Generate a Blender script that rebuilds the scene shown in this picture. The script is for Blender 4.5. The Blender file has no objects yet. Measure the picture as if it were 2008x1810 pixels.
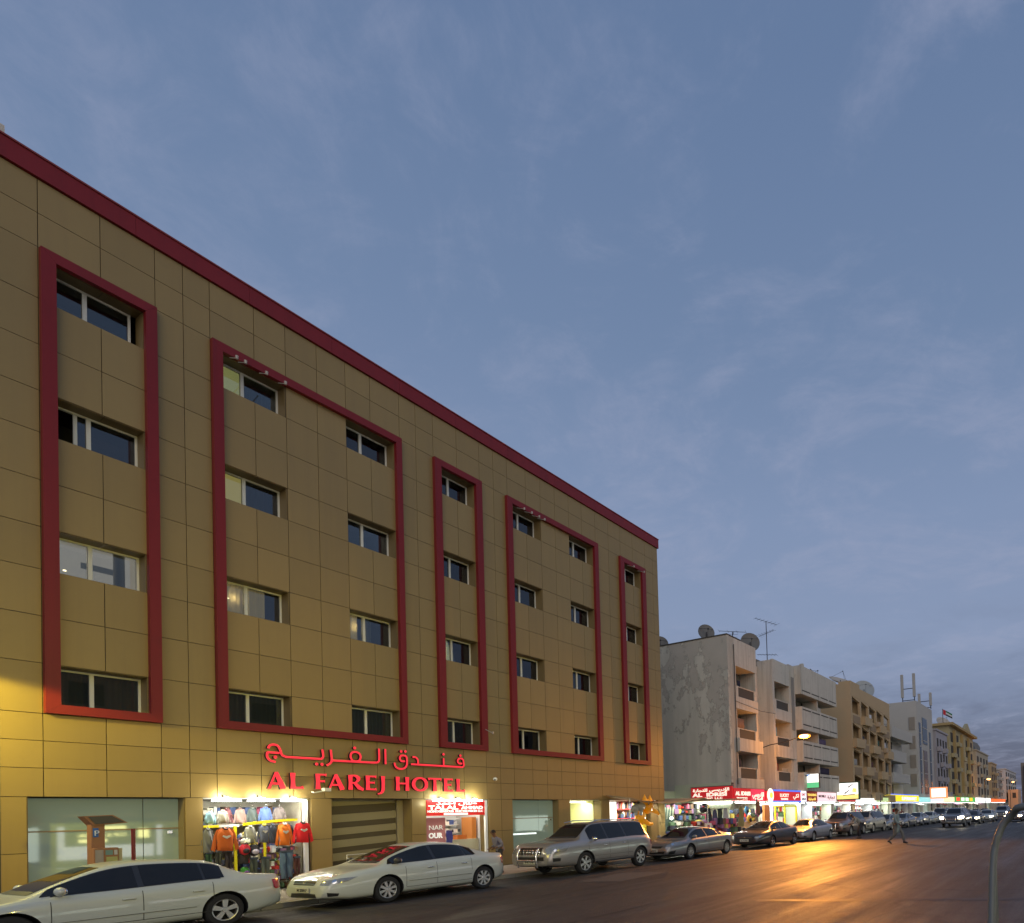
import bpy, bmesh, math, random
from mathutils import Vector, Matrix
from mathutils.bvhtree import BVHTree
from mathutils.geometry import delaunay_2d_cdt
random.seed(7)
PI = math.pi
sc = bpy.context.scene
COL = sc.collection

# ------------------------------------------------------------------ camera
cam_d = bpy.data.cameras.new('camera')
cam = bpy.data.objects.new('camera', cam_d)
COL.objects.link(cam)
r_ = (0.44417484, -0.89528529, -0.03424843)
u_ = (-0.00274247, -0.0395847, 0.99921245)
f_ = (0.89593593, 0.44373111, 0.02003782)
H = 1.85
cam.matrix_world = Matrix(((r_[0], u_[0], -f_[0], 0), (r_[1], u_[1], -f_[1], 0), (r_[2], u_[2], -f_[2], H), (0, 0, 0, 1)))
cam_d.sensor_fit = 'HORIZONTAL'
cam_d.sensor_width = 36
cam_d.lens = 1218.28765 / 2008 * 36
cam_d.shift_x = (1004 - 1517.522) / 2008
cam_d.shift_y = (1569.833 - 905) / 2008
cam_d.clip_start = 0.1
cam_d.clip_end = 6000
sc.camera = cam

# ------------------------------------------------------------------ world, afterglow, exposure
sc.view_settings.view_transform = 'Standard'
sc.view_settings.look = 'None'
sc.view_settings.gamma = 1
sc.view_settings.use_curve_mapping = False
sc.view_settings.exposure = 0
sc.render.engine = 'CYCLES'
sc.cycles.use_denoising = True
sc.cycles.max_bounces = 6
sc.cycles.diffuse_bounces = 3
sc.cycles.glossy_bounces = 3
sc.cycles.transparent_max_bounces = 8
sc.cycles.sample_clamp_indirect = 4
sc.cycles.sample_clamp_direct = 0
sc.cycles.caustics_reflective = False
sc.cycles.caustics_refractive = False


def lin(r, g, b):
    return tuple(((c / 255) / 12.92 if c / 255 < .04045 else ((c / 255 + .055) / 1.055) ** 2.4) for c in (r, g, b)) + (1,)


W = bpy.data.worlds.new('World')
sc.world = W
W.use_nodes = True
nt = W.node_tree
nt.nodes.clear()


def N(t, kind, **kw):
    n = t.nodes.new(kind)
    for k, v in kw.items():
        setattr(n, k, v)
    return n


def math_node(t, op, a, b=None, c=None, clamp=False):
    n = N(t, 'ShaderNodeMath', operation=op, use_clamp=clamp)
    for i, v in enumerate((a, b, c)):
        if v is None:
            continue
        if isinstance(v, (int, float)):
            n.inputs[i].default_value = v
        else:
            t.links.new(v, n.inputs[i])
    return n.outputs[0]


def mixc(t, fac, a, b, blend='MIX'):
    n = N(t, 'ShaderNodeMix', data_type='RGBA', blend_type=blend)
    for i, v in ((0, fac), (6, a), (7, b)):
        if isinstance(v, (int, float)):
            n.inputs[i].default_value = v
        elif isinstance(v, tuple):
            n.inputs[i].default_value = v
        else:
            t.links.new(v, n.inputs[i])
    return n.outputs[2]


def ramp(t, fac, stops, interp='LINEAR'):
    n = N(t, 'ShaderNodeValToRGB')
    n.color_ramp.interpolation = interp
    e = n.color_ramp.elements
    while len(e) < len(stops):
        e.new(.5)
    for i, (p, c) in enumerate(stops):
        e[i].position = p
        e[i].color = c if isinstance(c, tuple) else (c, c, c, 1)
    t.links.new(fac, n.inputs[0])
    return n.outputs[0]


def noise(t, vec, scale, detail=4, rough=.55, dist=0):
    n = N(t, 'ShaderNodeTexNoise')
    n.inputs['Scale'].default_value = scale
    n.inputs['Detail'].default_value = detail
    n.inputs['Roughness'].default_value = rough
    n.inputs['Distortion'].default_value = dist
    if vec is not None:
        t.links.new(vec, n.inputs['Vector'])
    return n.outputs['Fac']


tc = N(nt, 'ShaderNodeTexCoord')
sep = N(nt, 'ShaderNodeSeparateXYZ')
nt.links.new(tc.outputs['Generated'], sep.inputs[0])
el = math_node(nt, 'MAXIMUM', sep.outputs['Z'], 0.0)
sky = ramp(nt, el, [(0.0, lin(84, 88, 108)), (.06, lin(90, 98, 122)), (.15, lin(120, 132, 161)), (.25, lin(135, 150, 181)),
                    (.42, lin(127, 145, 178)), (.60, lin(112, 133, 167)), (.78, lin(101, 123, 159)), (1, lin(95, 118, 154))])
# a cloud layer seen in perspective: direction projected on a flat deck
den = math_node(nt, 'ADD', el, .13)
cx_ = math_node(nt, 'DIVIDE', sep.outputs['X'], den)
cy_ = math_node(nt, 'DIVIDE', sep.outputs['Y'], den)
cmb = N(nt, 'ShaderNodeCombineXYZ')
nt.links.new(cx_, cmb.inputs[0]); nt.links.new(cy_, cmb.inputs[1])
mp = N(nt, 'ShaderNodeMapping')
mp.inputs['Rotation'].default_value = (0, 0, .45)
mp.inputs['Scale'].default_value = (1.25, 1.0, 1)
nt.links.new(cmb.outputs[0], mp.inputs[0])
c1 = noise(nt, mp.outputs[0], 1.7, 9, .64, .8)
c2 = noise(nt, mp.outputs[0], 6.5, 7, .66, .5)
cc = math_node(nt, 'ADD', math_node(nt, 'MULTIPLY', c1, .65), math_node(nt, 'MULTIPLY', c2, .35))
wisp = ramp(nt, cc, [(.45, 0.0), (.66, 1.0)], 'EASE')
sky2 = mixc(nt, math_node(nt, 'MULTIPLY', wisp, .48), sky, lin(152, 160, 187))
dark = ramp(nt, noise(nt, mp.outputs[0], 1.9, 8, .6, .3), [(.45, 0.0), (.7, 1.0)], 'EASE')
low = ramp(nt, el, [(0.0, 1.0), (.32, 0.0)])
sky3 = mixc(nt, math_node(nt, 'MULTIPLY', math_node(nt, 'MULTIPLY', dark, low), .75), sky2, lin(84, 92, 118))
nish = N(nt, 'ShaderNodeTexSky', sky_type='NISHITA')
nish.sun_disc = False
nish.sun_elevation = math.radians(2)
nish.sun_rotation = math.radians(235)
SKY = mixc(nt, 1.0, sky3, mixc(nt, 1.0, nish.outputs[0], (.012, .012, .012, 1), 'MULTIPLY'), 'ADD')
bg = N(nt, 'ShaderNodeBackground')
bg.inputs['Strength'].default_value = .98
nt.links.new(SKY, bg.inputs[0])
wo = N(nt, 'ShaderNodeOutputWorld')
nt.links.new(bg.outputs[0], wo.inputs[0])

sun_d = bpy.data.lights.new('afterglow', 'SUN')
sun_d.energy = 1.05
sun_d.angle = math.radians(55)
sun_d.color = (1, .87, .71)
sun = bpy.data.objects.new('afterglow', sun_d)
COL.objects.link(sun)
sun.rotation_euler = Vector((.72, .62, -.28)).to_track_quat('-Z', 'Y').to_euler()


def lamp(name, kind, loc, energy, color, size=.2, rot=None, spot=None, sizey=None, parent=None):
    d = bpy.data.lights.new(name, kind)
    d.energy = energy
    d.color = color
    if kind == 'AREA':
        d.size = size
        if sizey:
            d.shape = 'RECTANGLE'; d.size_y = sizey
    else:
        d.shadow_soft_size = size
    if kind == 'SPOT' and spot:
        d.spot_size = math.radians(spot[0]); d.spot_blend = spot[1]
    o = bpy.data.objects.new(name, d)
    COL.objects.link(o)
    o.location = loc
    if rot is not None:
        o.rotation_euler = Vector(rot).to_track_quat('-Z', 'Y').to_euler()
    return o


# ------------------------------------------------------------------ materials
MATS = {}


def mat(name, color=(.5, .5, .5), rough=.6, metal=0., emit=0., ecol=None, var=0., vs=2., bump=0., bs=20., coat=0., spec=.5, alpha=1., trans=0., objvar=0., ior=None):
    if name in MATS:
        return MATS[name]
    m = bpy.data.materials.new(name)
    m.use_nodes = True
    t = m.node_tree
    b = t.nodes['Principled BSDF']
    c = tuple(color) + (1,) if len(color) == 3 else tuple(color)
    b.inputs['Base Color'].default_value = c
    b.inputs['Roughness'].default_value = rough
    b.inputs['Metallic'].default_value = metal
    b.inputs['Specular IOR Level'].default_value = spec
    b.inputs['Alpha'].default_value = alpha
    b.inputs['Coat Weight'].default_value = coat
    b.inputs['Coat Roughness'].default_value = .04
    b.inputs['Transmission Weight'].default_value = trans
    if ior:
        b.inputs['IOR'].default_value = ior
    if emit:
        b.inputs['Emission Color'].default_value = tuple(ecol or color) + (1,)
        b.inputs['Emission Strength'].default_value = emit
    if var or bump or objvar:
        geo = N(t, 'ShaderNodeNewGeometry')
        pos = geo.outputs['Position']
    if var or objvar:
        col = c
        if var:
            f = noise(t, pos, vs, 6, .6)
            f2 = noise(t, pos, vs * 9, 4, .6)
            ff = math_node(t, 'ADD', math_node(t, 'MULTIPLY', f, .7), math_node(t, 'MULTIPLY', f2, .3))
            k = math_node(t, 'MULTIPLY_ADD', math_node(t, 'SUBTRACT', ff, .5), var * 3, 1.0)
            col = mixc(t, 1.0, c, k, 'MULTIPLY')
        if objvar:
            oi = N(t, 'ShaderNodeObjectInfo')
            k2 = math_node(t, 'MULTIPLY_ADD', math_node(t, 'SUBTRACT', oi.outputs['Random'], .5), objvar * 2, 1.0)
            col = mixc(t, 1.0, col, k2, 'MULTIPLY')
        t.links.new(col, b.inputs['Base Color'])
    if bump:
        nb = noise(t, pos, bs, 5, .6)
        bn = N(t, 'ShaderNodeBump')
        bn.inputs['Strength'].default_value = bump
        bn.inputs['Distance'].default_value = .02
        t.links.new(nb, bn.inputs['Height'])
        t.links.new(bn.outputs[0], b.inputs['Normal'])
    MATS[name] = m
    return m


def S(r, g, b):
    return lin(r, g, b)[:3]


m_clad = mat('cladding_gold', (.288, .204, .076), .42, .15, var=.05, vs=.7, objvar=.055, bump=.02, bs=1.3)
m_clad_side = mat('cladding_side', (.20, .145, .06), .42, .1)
m_joint = mat('joint_dark', (.035, .03, .025), .8)
m_red = mat('red_metal', (.185, .014, .018), .45, 0, var=.03, vs=1, spec=.3)
m_white = mat('white_aluminium', (.72, .72, .64), .4)
m_black = mat('black_rubber', (.02, .02, .02), .75)
m_dark = mat('dark_plastic', (.03, .03, .032), .5)
m_chrome = mat('chrome', (.75, .75, .75), .15, 1)
m_silver = mat('rim_silver', (.55, .55, .54), .3, .8)
m_room = mat('room_dark', (.10, .09, .08), .9)
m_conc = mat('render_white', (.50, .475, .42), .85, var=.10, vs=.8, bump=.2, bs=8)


def stain(m, c, amt):
    t = m.node_tree
    b = t.nodes['Principled BSDF']
    src = b.inputs['Base Color'].links[0].from_socket
    geo = N(t, 'ShaderNodeNewGeometry')
    mp_ = N(t, 'ShaderNodeMapping'); mp_.inputs['Scale'].default_value = (2.2, 2.2, .10)
    t.links.new(geo.outputs['Position'], mp_.inputs[0])
    st = ramp(t, noise(t, mp_.outputs[0], 1.3, 6, .65), [(.48, 0.0), (.72, 1.0)])
    bl = ramp(t, noise(t, geo.outputs['Position'], 2.1, 7, .7), [(.55, 0.0), (.7, 1.0)])
    f = math_node(t, 'MAXIMUM', math_node(t, 'MULTIPLY', st, amt), math_node(t, 'MULTIPLY', bl, amt * .6))
    t.links.new(mixc(t, f, src, c), b.inputs['Base Color'])


stain(m_conc, (.22, .20, .165, 1), .6)
stain(m_clad, (.20, .14, .065, 1), .28)
stain(m_red, (.11, .012, .014, 1), .4)


def plaster():
    m = mat('peeling_plaster', (.5, .5, .45), .9, bump=.25, bs=6)
    t = m.node_tree
    b = t.nodes['Principled BSDF']
    geo = N(t, 'ShaderNodeNewGeometry')
    p = geo.outputs['Position']
    mpn = N(t, 'ShaderNodeMapping')
    mpn.inputs['Scale'].default_value = (1, 1.3, .9)
    t.links.new(p, mpn.inputs[0])
    n1 = noise(t, mpn.outputs[0], .75, 10, .70, .15)
    sp = N(t, 'ShaderNodeSeparateXYZ')
    t.links.new(p, sp.inputs[0])
    # flaking is worst in the upper part near the street corner
    h = math_node(t, 'MULTIPLY', math_node(t, 'SUBTRACT', sp.outputs['Z'], 6.0), .022)
    s = math_node(t, 'MULTIPLY', math_node(t, 'SUBTRACT', 23.6, sp.outputs['Y']), .022)
    v = math_node(t, 'ADD', math_node(t, 'ADD', n1, h), s)
    edge = ramp(t, v, [(.60, 0.0), (.615, 1.0)])
    rim = ramp(t, v, [(.585, 0.0), (.60, 1.0), (.615, 1.0), (.63, 0.0)])
    fine = noise(t, p, 1.1, 7, .65)
    base = mixc(t, fine, (.46, .46, .39, 1), (.60, .59, .52, 1))
    st = N(t, 'ShaderNodeMapping')
    st.inputs['Scale'].default_value = (1, 1.6, .06)
    t.links.new(p, st.inputs[0])
    streak = ramp(t, noise(t, st.outputs[0], 1.2, 5, .6), [(.4, 0.0), (.7, 1.0)])
    base = mixc(t, math_node(t, 'MULTIPLY', streak, .45), base, (.34, .35, .31, 1))
    grey = mixc(t, fine, (.37, .36, .31, 1), (.47, .45, .40, 1))
    c = mixc(t, edge, base, grey)
    c = mixc(t, math_node(t, 'MULTIPLY', rim, .32), c, (.14, .14, .12, 1))
    t.links.new(c, b.inputs['Base Color'])
    bn = [n for n in t.nodes if n.type == 'BUMP'][0]
    bn.inputs['Distance'].default_value = .05
    inv = math_node(t, 'SUBTRACT', 1.0, edge)
    mixh = math_node(t, 'ADD', math_node(t, 'MULTIPLY', inv, .8), math_node(t, 'MULTIPLY', fine, .4))
    t.links.new(mixh, bn.inputs['Height'])
    bn.inputs['Strength'].default_value = .5
    return m


def asphalt():
    m = mat('asphalt', (.05, .05, .05), .5, bump=.9, bs=60)
    t = m.node_tree
    b = t.nodes['Principled BSDF']
    b.inputs['Specular IOR Level'].default_value = .55
    geo = N(t, 'ShaderNodeNewGeometry')
    p = geo.outputs['Position']
    mpn = N(t, 'ShaderNodeMapping')
    mpn.inputs['Scale'].default_value = (.25, 1, 1)
    t.links.new(p, mpn.inputs[0])
    lane = noise(t, mpn.outputs[0], .55, 6, .6, .4)
    grit = noise(t, p, 38, 3, .7)
    grit2 = noise(t, p, 9, 4, .7)
    stainn = ramp(t, noise(t, p, 1.6, 7, .68, .3), [(.52, 0.0), (.66, 1.0)])
    grit3 = ramp(t, noise(t, p, 15, 3, .6), [(.56, 0.0), (.68, 1.0)])
    c = mixc(t, lane, (.017, .0155, .014, 1), (.045, .039, .033, 1))
    c = mixc(t, math_node(t, 'MULTIPLY', ramp(t, grit, [(.5, 0.0), (.75, 1.0)]), .7), c, (.17, .155, .13, 1))
    c = mixc(t, math_node(t, 'MULTIPLY', grit3, .5), c, (.10, .09, .075, 1))
    c = mixc(t, math_node(t, 'MULTIPLY', stainn, .6), c, (.010, .010, .010, 1))
    # a few wandering cracks
    vo = N(t, 'ShaderNodeTexVoronoi', feature='DISTANCE_TO_EDGE')
    vo.inputs['Scale'].default_value = .16
    wob = N(t, 'ShaderNodeMapping')
    t.links.new(p, wob.inputs[0])
    nz = N(t, 'ShaderNodeTexNoise'); nz.inputs['Scale'].default_value = .7; nz.inputs['Detail'].default_value = 6
    t.links.new(p, nz.inputs['Vector'])
    va = N(t, 'ShaderNodeVectorMath', operation='MULTIPLY_ADD')
    t.links.new(nz.outputs['Color'], va.inputs[0]); va.inputs[1].default_value = (1.6, 1.6, 0); t.links.new(p, va.inputs[2])
    t.links.new(va.outputs[0], vo.inputs['Vector'])
    crack = ramp(t, vo.outputs['Distance'], [(0.0, 1.0), (.006, 1.0), (.012, 0.0)])
    c = mixc(t, math_node(t, 'MULTIPLY', crack, .75), c, (.012, .011, .010, 1))
    t.links.new(c, b.inputs['Base Color'])
    mr_ = N(t, 'ShaderNodeMapping'); mr_.inputs['Scale'].default_value = (.07, 1.1, 1)
    t.links.new(p, mr_.inputs[0])
    track = math_node(t, 'MULTIPLY', math_node(t, 'SUBTRACT', noise(t, mr_.outputs[0], 1.4, 6, .65, .2), .5), .7)
    r0 = math_node(t, 'ADD', ramp(t, lane, [(.3, .46), (.7, .60)]), math_node(t, 'MULTIPLY', grit2, .12))
    r = math_node(t, 'ADD', r0, track, clamp=True)
    t.links.new(r, b.inputs['Roughness'])
    bn = [n for n in t.nodes if n.type == 'BUMP'][0]
    bn.inputs['Distance'].default_value = .02
    t.links.new(math_node(t, 'ADD', grit, math_node(t, 'MULTIPLY', grit2, .8)), bn.inputs['Height'])
    return m


def glass_mat(name, tint=(.5, .55, .55), gloss=.12, rough=.02):
    if name in MATS:
        return MATS[name]
    m = bpy.data.materials.new(name)
    m.use_nodes = True
    t = m.node_tree
    t.nodes.clear()
    o = N(t, 'ShaderNodeOutputMaterial')
    tr = N(t, 'ShaderNodeBsdfTransparent'); tr.inputs[0].default_value = tuple(tint) + (1,)
    gl = N(t, 'ShaderNodeBsdfGlossy'); gl.inputs['Roughness'].default_value = rough
    gl.inputs[0].default_value = (.9, .95, 1, 1)
    lw = N(t, 'ShaderNodeFresnel'); lw.inputs['IOR'].default_value = 1.6
    f = math_node(t, 'ADD', lw.outputs[0], gloss, clamp=True)
    mx = N(t, 'ShaderNodeMixShader')
    t.links.new(f, mx.inputs[0]); t.links.new(tr.outputs[0], mx.inputs[1]); t.links.new(gl.outputs[0], mx.inputs[2])
    t.links.new(mx.outputs[0], o.inputs[0])
    MATS[name] = m
    return m


m_pane = glass_mat('window_glass', (.55, .58, .56), .03)
m_clear = glass_mat('shop_glass', (.85, .9, .88), .02)

# ------------------------------------------------------------------ mesh helpers


class MB:
    def __init__(s):
        s.v = []; s.f = []; s.mi = []

    def add(s, vs, fs, mi=0):
        n = len(s.v)
        s.v += [tuple(v) for v in vs]
        s.f += [tuple(i + n for i in f) for f in fs]
        s.mi += [mi] * len(fs)
        return s

    def box(s, x0, x1, y0, y1, z0, z1, mi=0, M=None):
        vs = [(x, y, z) for x in (x0, x1) for y in (y0, y1) for z in (z0, z1)]
        if M is not None:
            vs = [M @ Vector(v) for v in vs]
        return s.add(vs, [(0, 1, 3, 2), (4, 6, 7, 5), (0, 4, 5, 1), (2, 3, 7, 6), (0, 2, 6, 4), (1, 5, 7, 3)], mi)

    def prism(s, poly, a, b, axis='y', mi=0, M=None):
        # poly in the plane's two other coordinates; extruded from a to b along axis
        def P(p, t):
            q = {'y': (p[0], t, p[1]), 'x': (t, p[0], p[1]), 'z': (p[0], p[1], t)}[axis]
            return M @ Vector(q) if M is not None else q
        n = len(poly)
        vs = [P(p, a) for p in poly] + [P(p, b) for p in poly]
        fs = [tuple(range(n)), tuple(range(2 * n - 1, n - 1, -1))]
        fs += [(i, i + n, (i + 1) % n + n, (i + 1) % n) for i in range(n)]
        return s.add(vs, fs, mi)

    def tube(s, pts, r, n=8, mi=0, closed=False, caps=True):
        pts = [Vector(p) for p in pts]
        rs = r if isinstance(r, (list, tuple)) else [r] * len(pts)
        base = len(s.v)
        up = None
        k = len(pts)
        for i, p in enumerate(pts):
            if closed:
                d = pts[(i + 1) % k] - pts[i - 1]
            else:
                d = pts[min(i + 1, k - 1)] - pts[max(i - 1, 0)]
            d.normalize()
            if up is None:
                up = Vector((0, 0, 1)) if abs(d.z) < .9 else Vector((1, 0, 0))
            a = d.cross(up)
            if a.length < 1e-6:
                a = d.orthogonal()
            a.normalize()
            bb = a.cross(d).normalized()
            up = bb
            for j in range(n):
                t = 2 * PI * j / n
                s.v.append(tuple(p + a * math.cos(t) * rs[i] + bb * math.sin(t) * rs[i]))
        m = k if closed else k - 1
        for i in range(m):
            for j in range(n):
                a0 = base + i * n + j; a1 = base + i * n + (j + 1) % n
                b0 = base + ((i + 1) % k) * n + j; b1 = base + ((i + 1) % k) * n + (j + 1) % n
                s.f.append((a0, a1, b1, b0)); s.mi.append(mi)
        if caps and not closed:
            s.f.append(tuple(base + j for j in range(n - 1, -1, -1))); s.mi.append(mi)
            s.f.append(tuple(base + (k - 1) * n + j for j in range(n))); s.mi.append(mi)
        return s

    def lathe(s, prof, n=24, c=(0, 0, 0), axis='z', mi=0, M=None):
        base = len(s.v)
        for (r, h) in prof:
            for j in range(n):
                t = 2 * PI * j / n
                a, b = r * math.cos(t), r * math.sin(t)
                q = {'z': (a, b, h), 'y': (a, h, b), 'x': (h, a, b)}[axis]
                q = Vector(q) + Vector(c)
                if M is not None:
                    q = M @ q
                s.v.append(tuple(q))
        for i in range(len(prof) - 1):
            for j in range(n):
                s.f.append((base + i * n + j, base + i * n + (j + 1) % n, base + (i + 1) * n + (j + 1) % n, base + (i + 1) * n + j))
                s.mi.append(mi)
        return s

    def blob(s, c, r, seg=8, mi=0, jit=0.):
        base = len(s.v)
        rx, ry, rz = (r, r, r) if isinstance(r, (int, float)) else r
        rings = seg // 2
        for i in range(rings + 1):
            ph = PI * i / rings
            for j in range(seg):
                t = 2 * PI * j / seg
                k = 1 + random.uniform(-jit, jit)
                s.v.append((c[0] + rx * k * math.sin(ph) * math.cos(t), c[1] + ry * k * math.sin(ph) * math.sin(t), c[2] + rz * k * math.cos(ph)))
        for i in range(rings):
            for j in range(seg):
                s.f.append((base + i * seg + j, base + (i + 1) * seg + j, base + (i + 1) * seg + (j + 1) % seg, base + i * seg + (j + 1) % seg))
                s.mi.append(mi)
        return s

    def build(s, name, m, parent=None, smooth=None, world=True, bevel=0., **props):
        me = bpy.data.meshes.new(name)
        off = Vector((0, 0, 0))
        if parent is not None and world:
            off = parent.matrix_basis.translation if parent.parent is None else Vector((0, 0, 0))
            q = parent
            off = Vector((0, 0, 0))
            while q is not None:
                off = off + Vector(q.location)
                q = q.parent
        vs = [(v[0] - off[0], v[1] - off[1], v[2] - off[2]) for v in s.v] if world else s.v
        me.from_pydata(vs, [], s.f)
        ms = m if isinstance(m, (list, tuple)) else [m]
        for x in ms:
            me.materials.append(x)
        if len(ms) > 1:
            me.polygons.foreach_set('material_index', s.mi)
        me.validate()
        bm = bmesh.new(); bm.from_mesh(me)
        bmesh.ops.recalc_face_normals(bm, faces=bm.faces)
        if bevel:
            bmesh.ops.bevel(bm, geom=list(bm.edges), offset=bevel, segments=2, affect='EDGES', profile=.5)
        bm.to_mesh(me); bm.free()
        if smooth is not None:
            me.polygons.foreach_set('use_smooth', [True] * len(me.polygons))
            me.set_sharp_from_angle(angle=math.radians(smooth))
        o = bpy.data.objects.new(name, me)
        COL.objects.link(o)
        if parent is not None:
            o.parent = parent
        for k, v in props.items():
            o[k] = v
        return o


def thing(name, label, cat, loc=(0, 0, 0), rotz=0, group=None):
    o = bpy.data.objects.new(name, None)
    COL.objects.link(o)
    o.location = loc
    o.rotation_euler = (0, 0, rotz)
    o.empty_display_size = .3
    o['label'] = label; o['category'] = cat
    if group:
        o['group'] = group
    return o


def tag(o, label, cat, group=None):
    o['label'] = label; o['category'] = cat
    if group:
        o['group'] = group
    return o


def struct(o):
    o['kind'] = 'structure'
    return o


def rigid(mesh_obj):
    return mesh_obj


# unit box shared by all panels and other simple repeated pieces
_ub = MB().box(-.5, .5, -.5, .5, -.5, .5)
_me = bpy.data.meshes.new('panel')
_me.from_pydata(_ub.v, [], _ub.f); _me.update()
_bm = bmesh.new(); _bm.from_mesh(_me); bmesh.ops.recalc_face_normals(_bm, faces=_bm.faces); _bm.to_mesh(_me); _bm.free()
UNIT = {}


def piece(name, m, parent, x0, x1, y0, y1, z0, z1, **props):
    key = m.name
    if key not in UNIT:
        q = _me.copy(); q.materials.append(m); UNIT[key] = q
    o = bpy.data.objects.new(name, UNIT[key])
    COL.objects.link(o)
    off = Vector((0, 0, 0)); q = parent
    while q is not None:
        off += Vector(q.location); q = q.parent
    o.location = Vector(((x0 + x1) / 2, (y0 + y1) / 2, (z0 + z1) / 2)) - off
    o.scale = (abs(x1 - x0), abs(y1 - y0), abs(z1 - z0))
    o.parent = parent
    for k, v in props.items():
        o[k] = v
    return o


# ---- lettering
AR = {'ا': 'FE8D FE8E', 'إ': 'FE87 FE88', 'د': 'FEA9 FEAA', 'ر': 'FEAD FEAE', 'ة': 'FE93 FE94', 'و': 'FEED FEEE',
      'ل': 'FEDD FEDE FEDF FEE0', 'ي': 'FEF1 FEF2 FEF3 FEF4', 'س': 'FEB1 FEB2 FEB3 FEB4', 'ت': 'FE95 FE96 FE97 FE98',
      'ج': 'FE9D FE9E FE9F FEA0', 'م': 'FEE1 FEE2 FEE3 FEE4', 'ح': 'FEA1 FEA2 FEA3 FEA4', 'ط': 'FEC1 FEC2 FEC3 FEC4',
      'ك': 'FED9 FEDA FEDB FEDC', 'ن': 'FEE5 FEE6 FEE7 FEE8', 'ب': 'FE8F FE90 FE91 FE92'}


def shape_ar(s):
    out = []
    for i, ch in enumerate(s):
        if ch not in AR:
            out.append(ch); continue
        fm = AR[ch].split()
        pj = i > 0 and s[i - 1] in AR and len(AR[s[i - 1]].split()) == 4
        nj = len(fm) == 4 and i + 1 < len(s) and s[i + 1] in AR
        k = (3 if pj and nj else 2 if nj else 1 if pj else 0)
        out.append(chr(int(fm[k], 16)))
    return ''.join(reversed(out))


def text(body, m, parent, loc, size, rotz=0., extrude=.01, width=None, bold=0., name='lettering', align='LEFT', tilt=0):
    cu = bpy.data.curves.new(name, 'FONT')
    cu.body = body
    cu.size = size
    cu.extrude = extrude
    cu.offset = bold
    cu.align_x = align
    cu.resolution_u = 3
    t = bpy.data.objects.new(name, cu)
    COL.objects.link(t)
    dg = bpy.context.evaluated_depsgraph_get()
    me = bpy.data.meshes.new_from_object(t.evaluated_get(dg))
    bpy.data.objects.remove(t)
    bpy.data.curves.remove(cu)
    if width and len(me.vertices):
        xs = [v.co.x for v in me.vertices]
        k = width / max(1e-6, max(xs) - min(xs))
        c = min(xs)
        for v in me.vertices:
            v.co.x = (v.co.x - c) * k
    me.materials.clear(); me.materials.append(m)
    o = bpy.data.objects.new(name, me)
    COL.objects.link(o)
    off = Vector((0, 0, 0)); q = parent
    while q is not None:
        off += Vector(q.location); q = q.parent
    o.location = Vector(loc) - off
    o.rotation_euler = (PI / 2, tilt, rotz)
    if parent is not None:
        o.parent = parent
    return o


def dup(root, label=None, group=None, loc=None, rotz=None):
    r = root.copy(); COL.objects.link(r)
    if loc is not None:
        r.location = loc
    if rotz is not None:
        r.rotation_euler = (0, 0, rotz)
    if label:
        r['label'] = label
    if group:
        r['group'] = group
    for ch in list(root.children):
        c = ch.copy(); COL.objects.link(c); c.parent = r
        for g in list(ch.children):
            d = g.copy(); COL.objects.link(d); d.parent = c
    return r


SODIUM = (1, .36, .05)
WARM = (1, .76, .38)
FLUO = (.92, 1, .90)
# ------------------------------------------------------------------ ground
ROAD_EDGE = 17.2
struct(MB().add([(-60, -60, -.02), (900, -60, -.02), (900, 200, -.02), (-60, 200, -.02)], [(0, 1, 2, 3)]).build('ground', mat('dusty_ground', (.22, .19, .15), .9, var=.1, vs=.3)))
struct(MB().add([(-40, -6, 0), (700, -6, 0), (700, ROAD_EDGE, 0), (-40, ROAD_EDGE, 0)], [(0, 1, 2, 3)]).build('road', asphalt()))
# tar seam across the road and lighter patched strips
m_tar = mat('tar', (.012, .011, .010), .55)


def strip(pts, w, name):
    # narrow tar line wandering a little
    P = []
    for (a, b) in zip(pts[:-1], pts[1:]):
        n = max(2, int((Vector(b) - Vector(a)).length / .35))
        P += [Vector(a).lerp(Vector(b), k / n) + Vector((random.uniform(-.04, .04), random.uniform(-.04, .04))) for k in range(n)]
    P.append(Vector(pts[-1]))
    mb = MB()
    for i, p in enumerate(P):
        d = (P[min(i + 1, len(P) - 1)] - P[max(i - 1, 0)]).normalized()
        q = Vector((-d.y, d.x)) * w * random.uniform(.3, .7)
        mb.v += [(p.x + q.x, p.y + q.y, .004), (p.x - q.x, p.y - q.y, .004)]
    mb.f = [(2 * i, 2 * i + 1, 2 * i + 3, 2 * i + 2) for i in range(len(P) - 1)]; mb.mi = [0] * len(mb.f)
    return struct(mb.build(name, m_tar))


strip([(11.7, 6.3), (13.1, 1.1)], .30, 'tar_seam')
strip([(7.0, 8.35), (11.08, 8.28), (13.12, 8.24), (15.79, 8.19), (18.87, 8.25), (21.24, 8.07), (27, 8.2)], .045, 'road_crack')
strip([(8.0, 3.6), (9.65, 3.36), (11.16, 3.09), (12.56, 2.74)], .04, 'road_crack')
strip([(9, 12.2), (14, 11.9), (22, 12.0), (40, 12.1)], .06, 'road_crack')
struct(MB().add([(14.3, 12.2, .004), (17.2, 12.5, .004), (16.6, 14.0, .004), (13.9, 13.6, .004)], [(0, 1, 2, 3)]).build('road_patch', mat('patch', (.085, .08, .07), .6, var=.1, vs=6, bump=.3, bs=50)))
m_kerb = mat('kerb_concrete', (.32, .30, .26), .85, var=.12, vs=2)
m_pave = mat('paving', (.26, .23, .19), .8, var=.1, vs=1.5, objvar=.08)
struct(MB().box(-30, 500, ROAD_EDGE + .002, 21.9, -.01, .10).build('pavement', m_pave))
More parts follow.
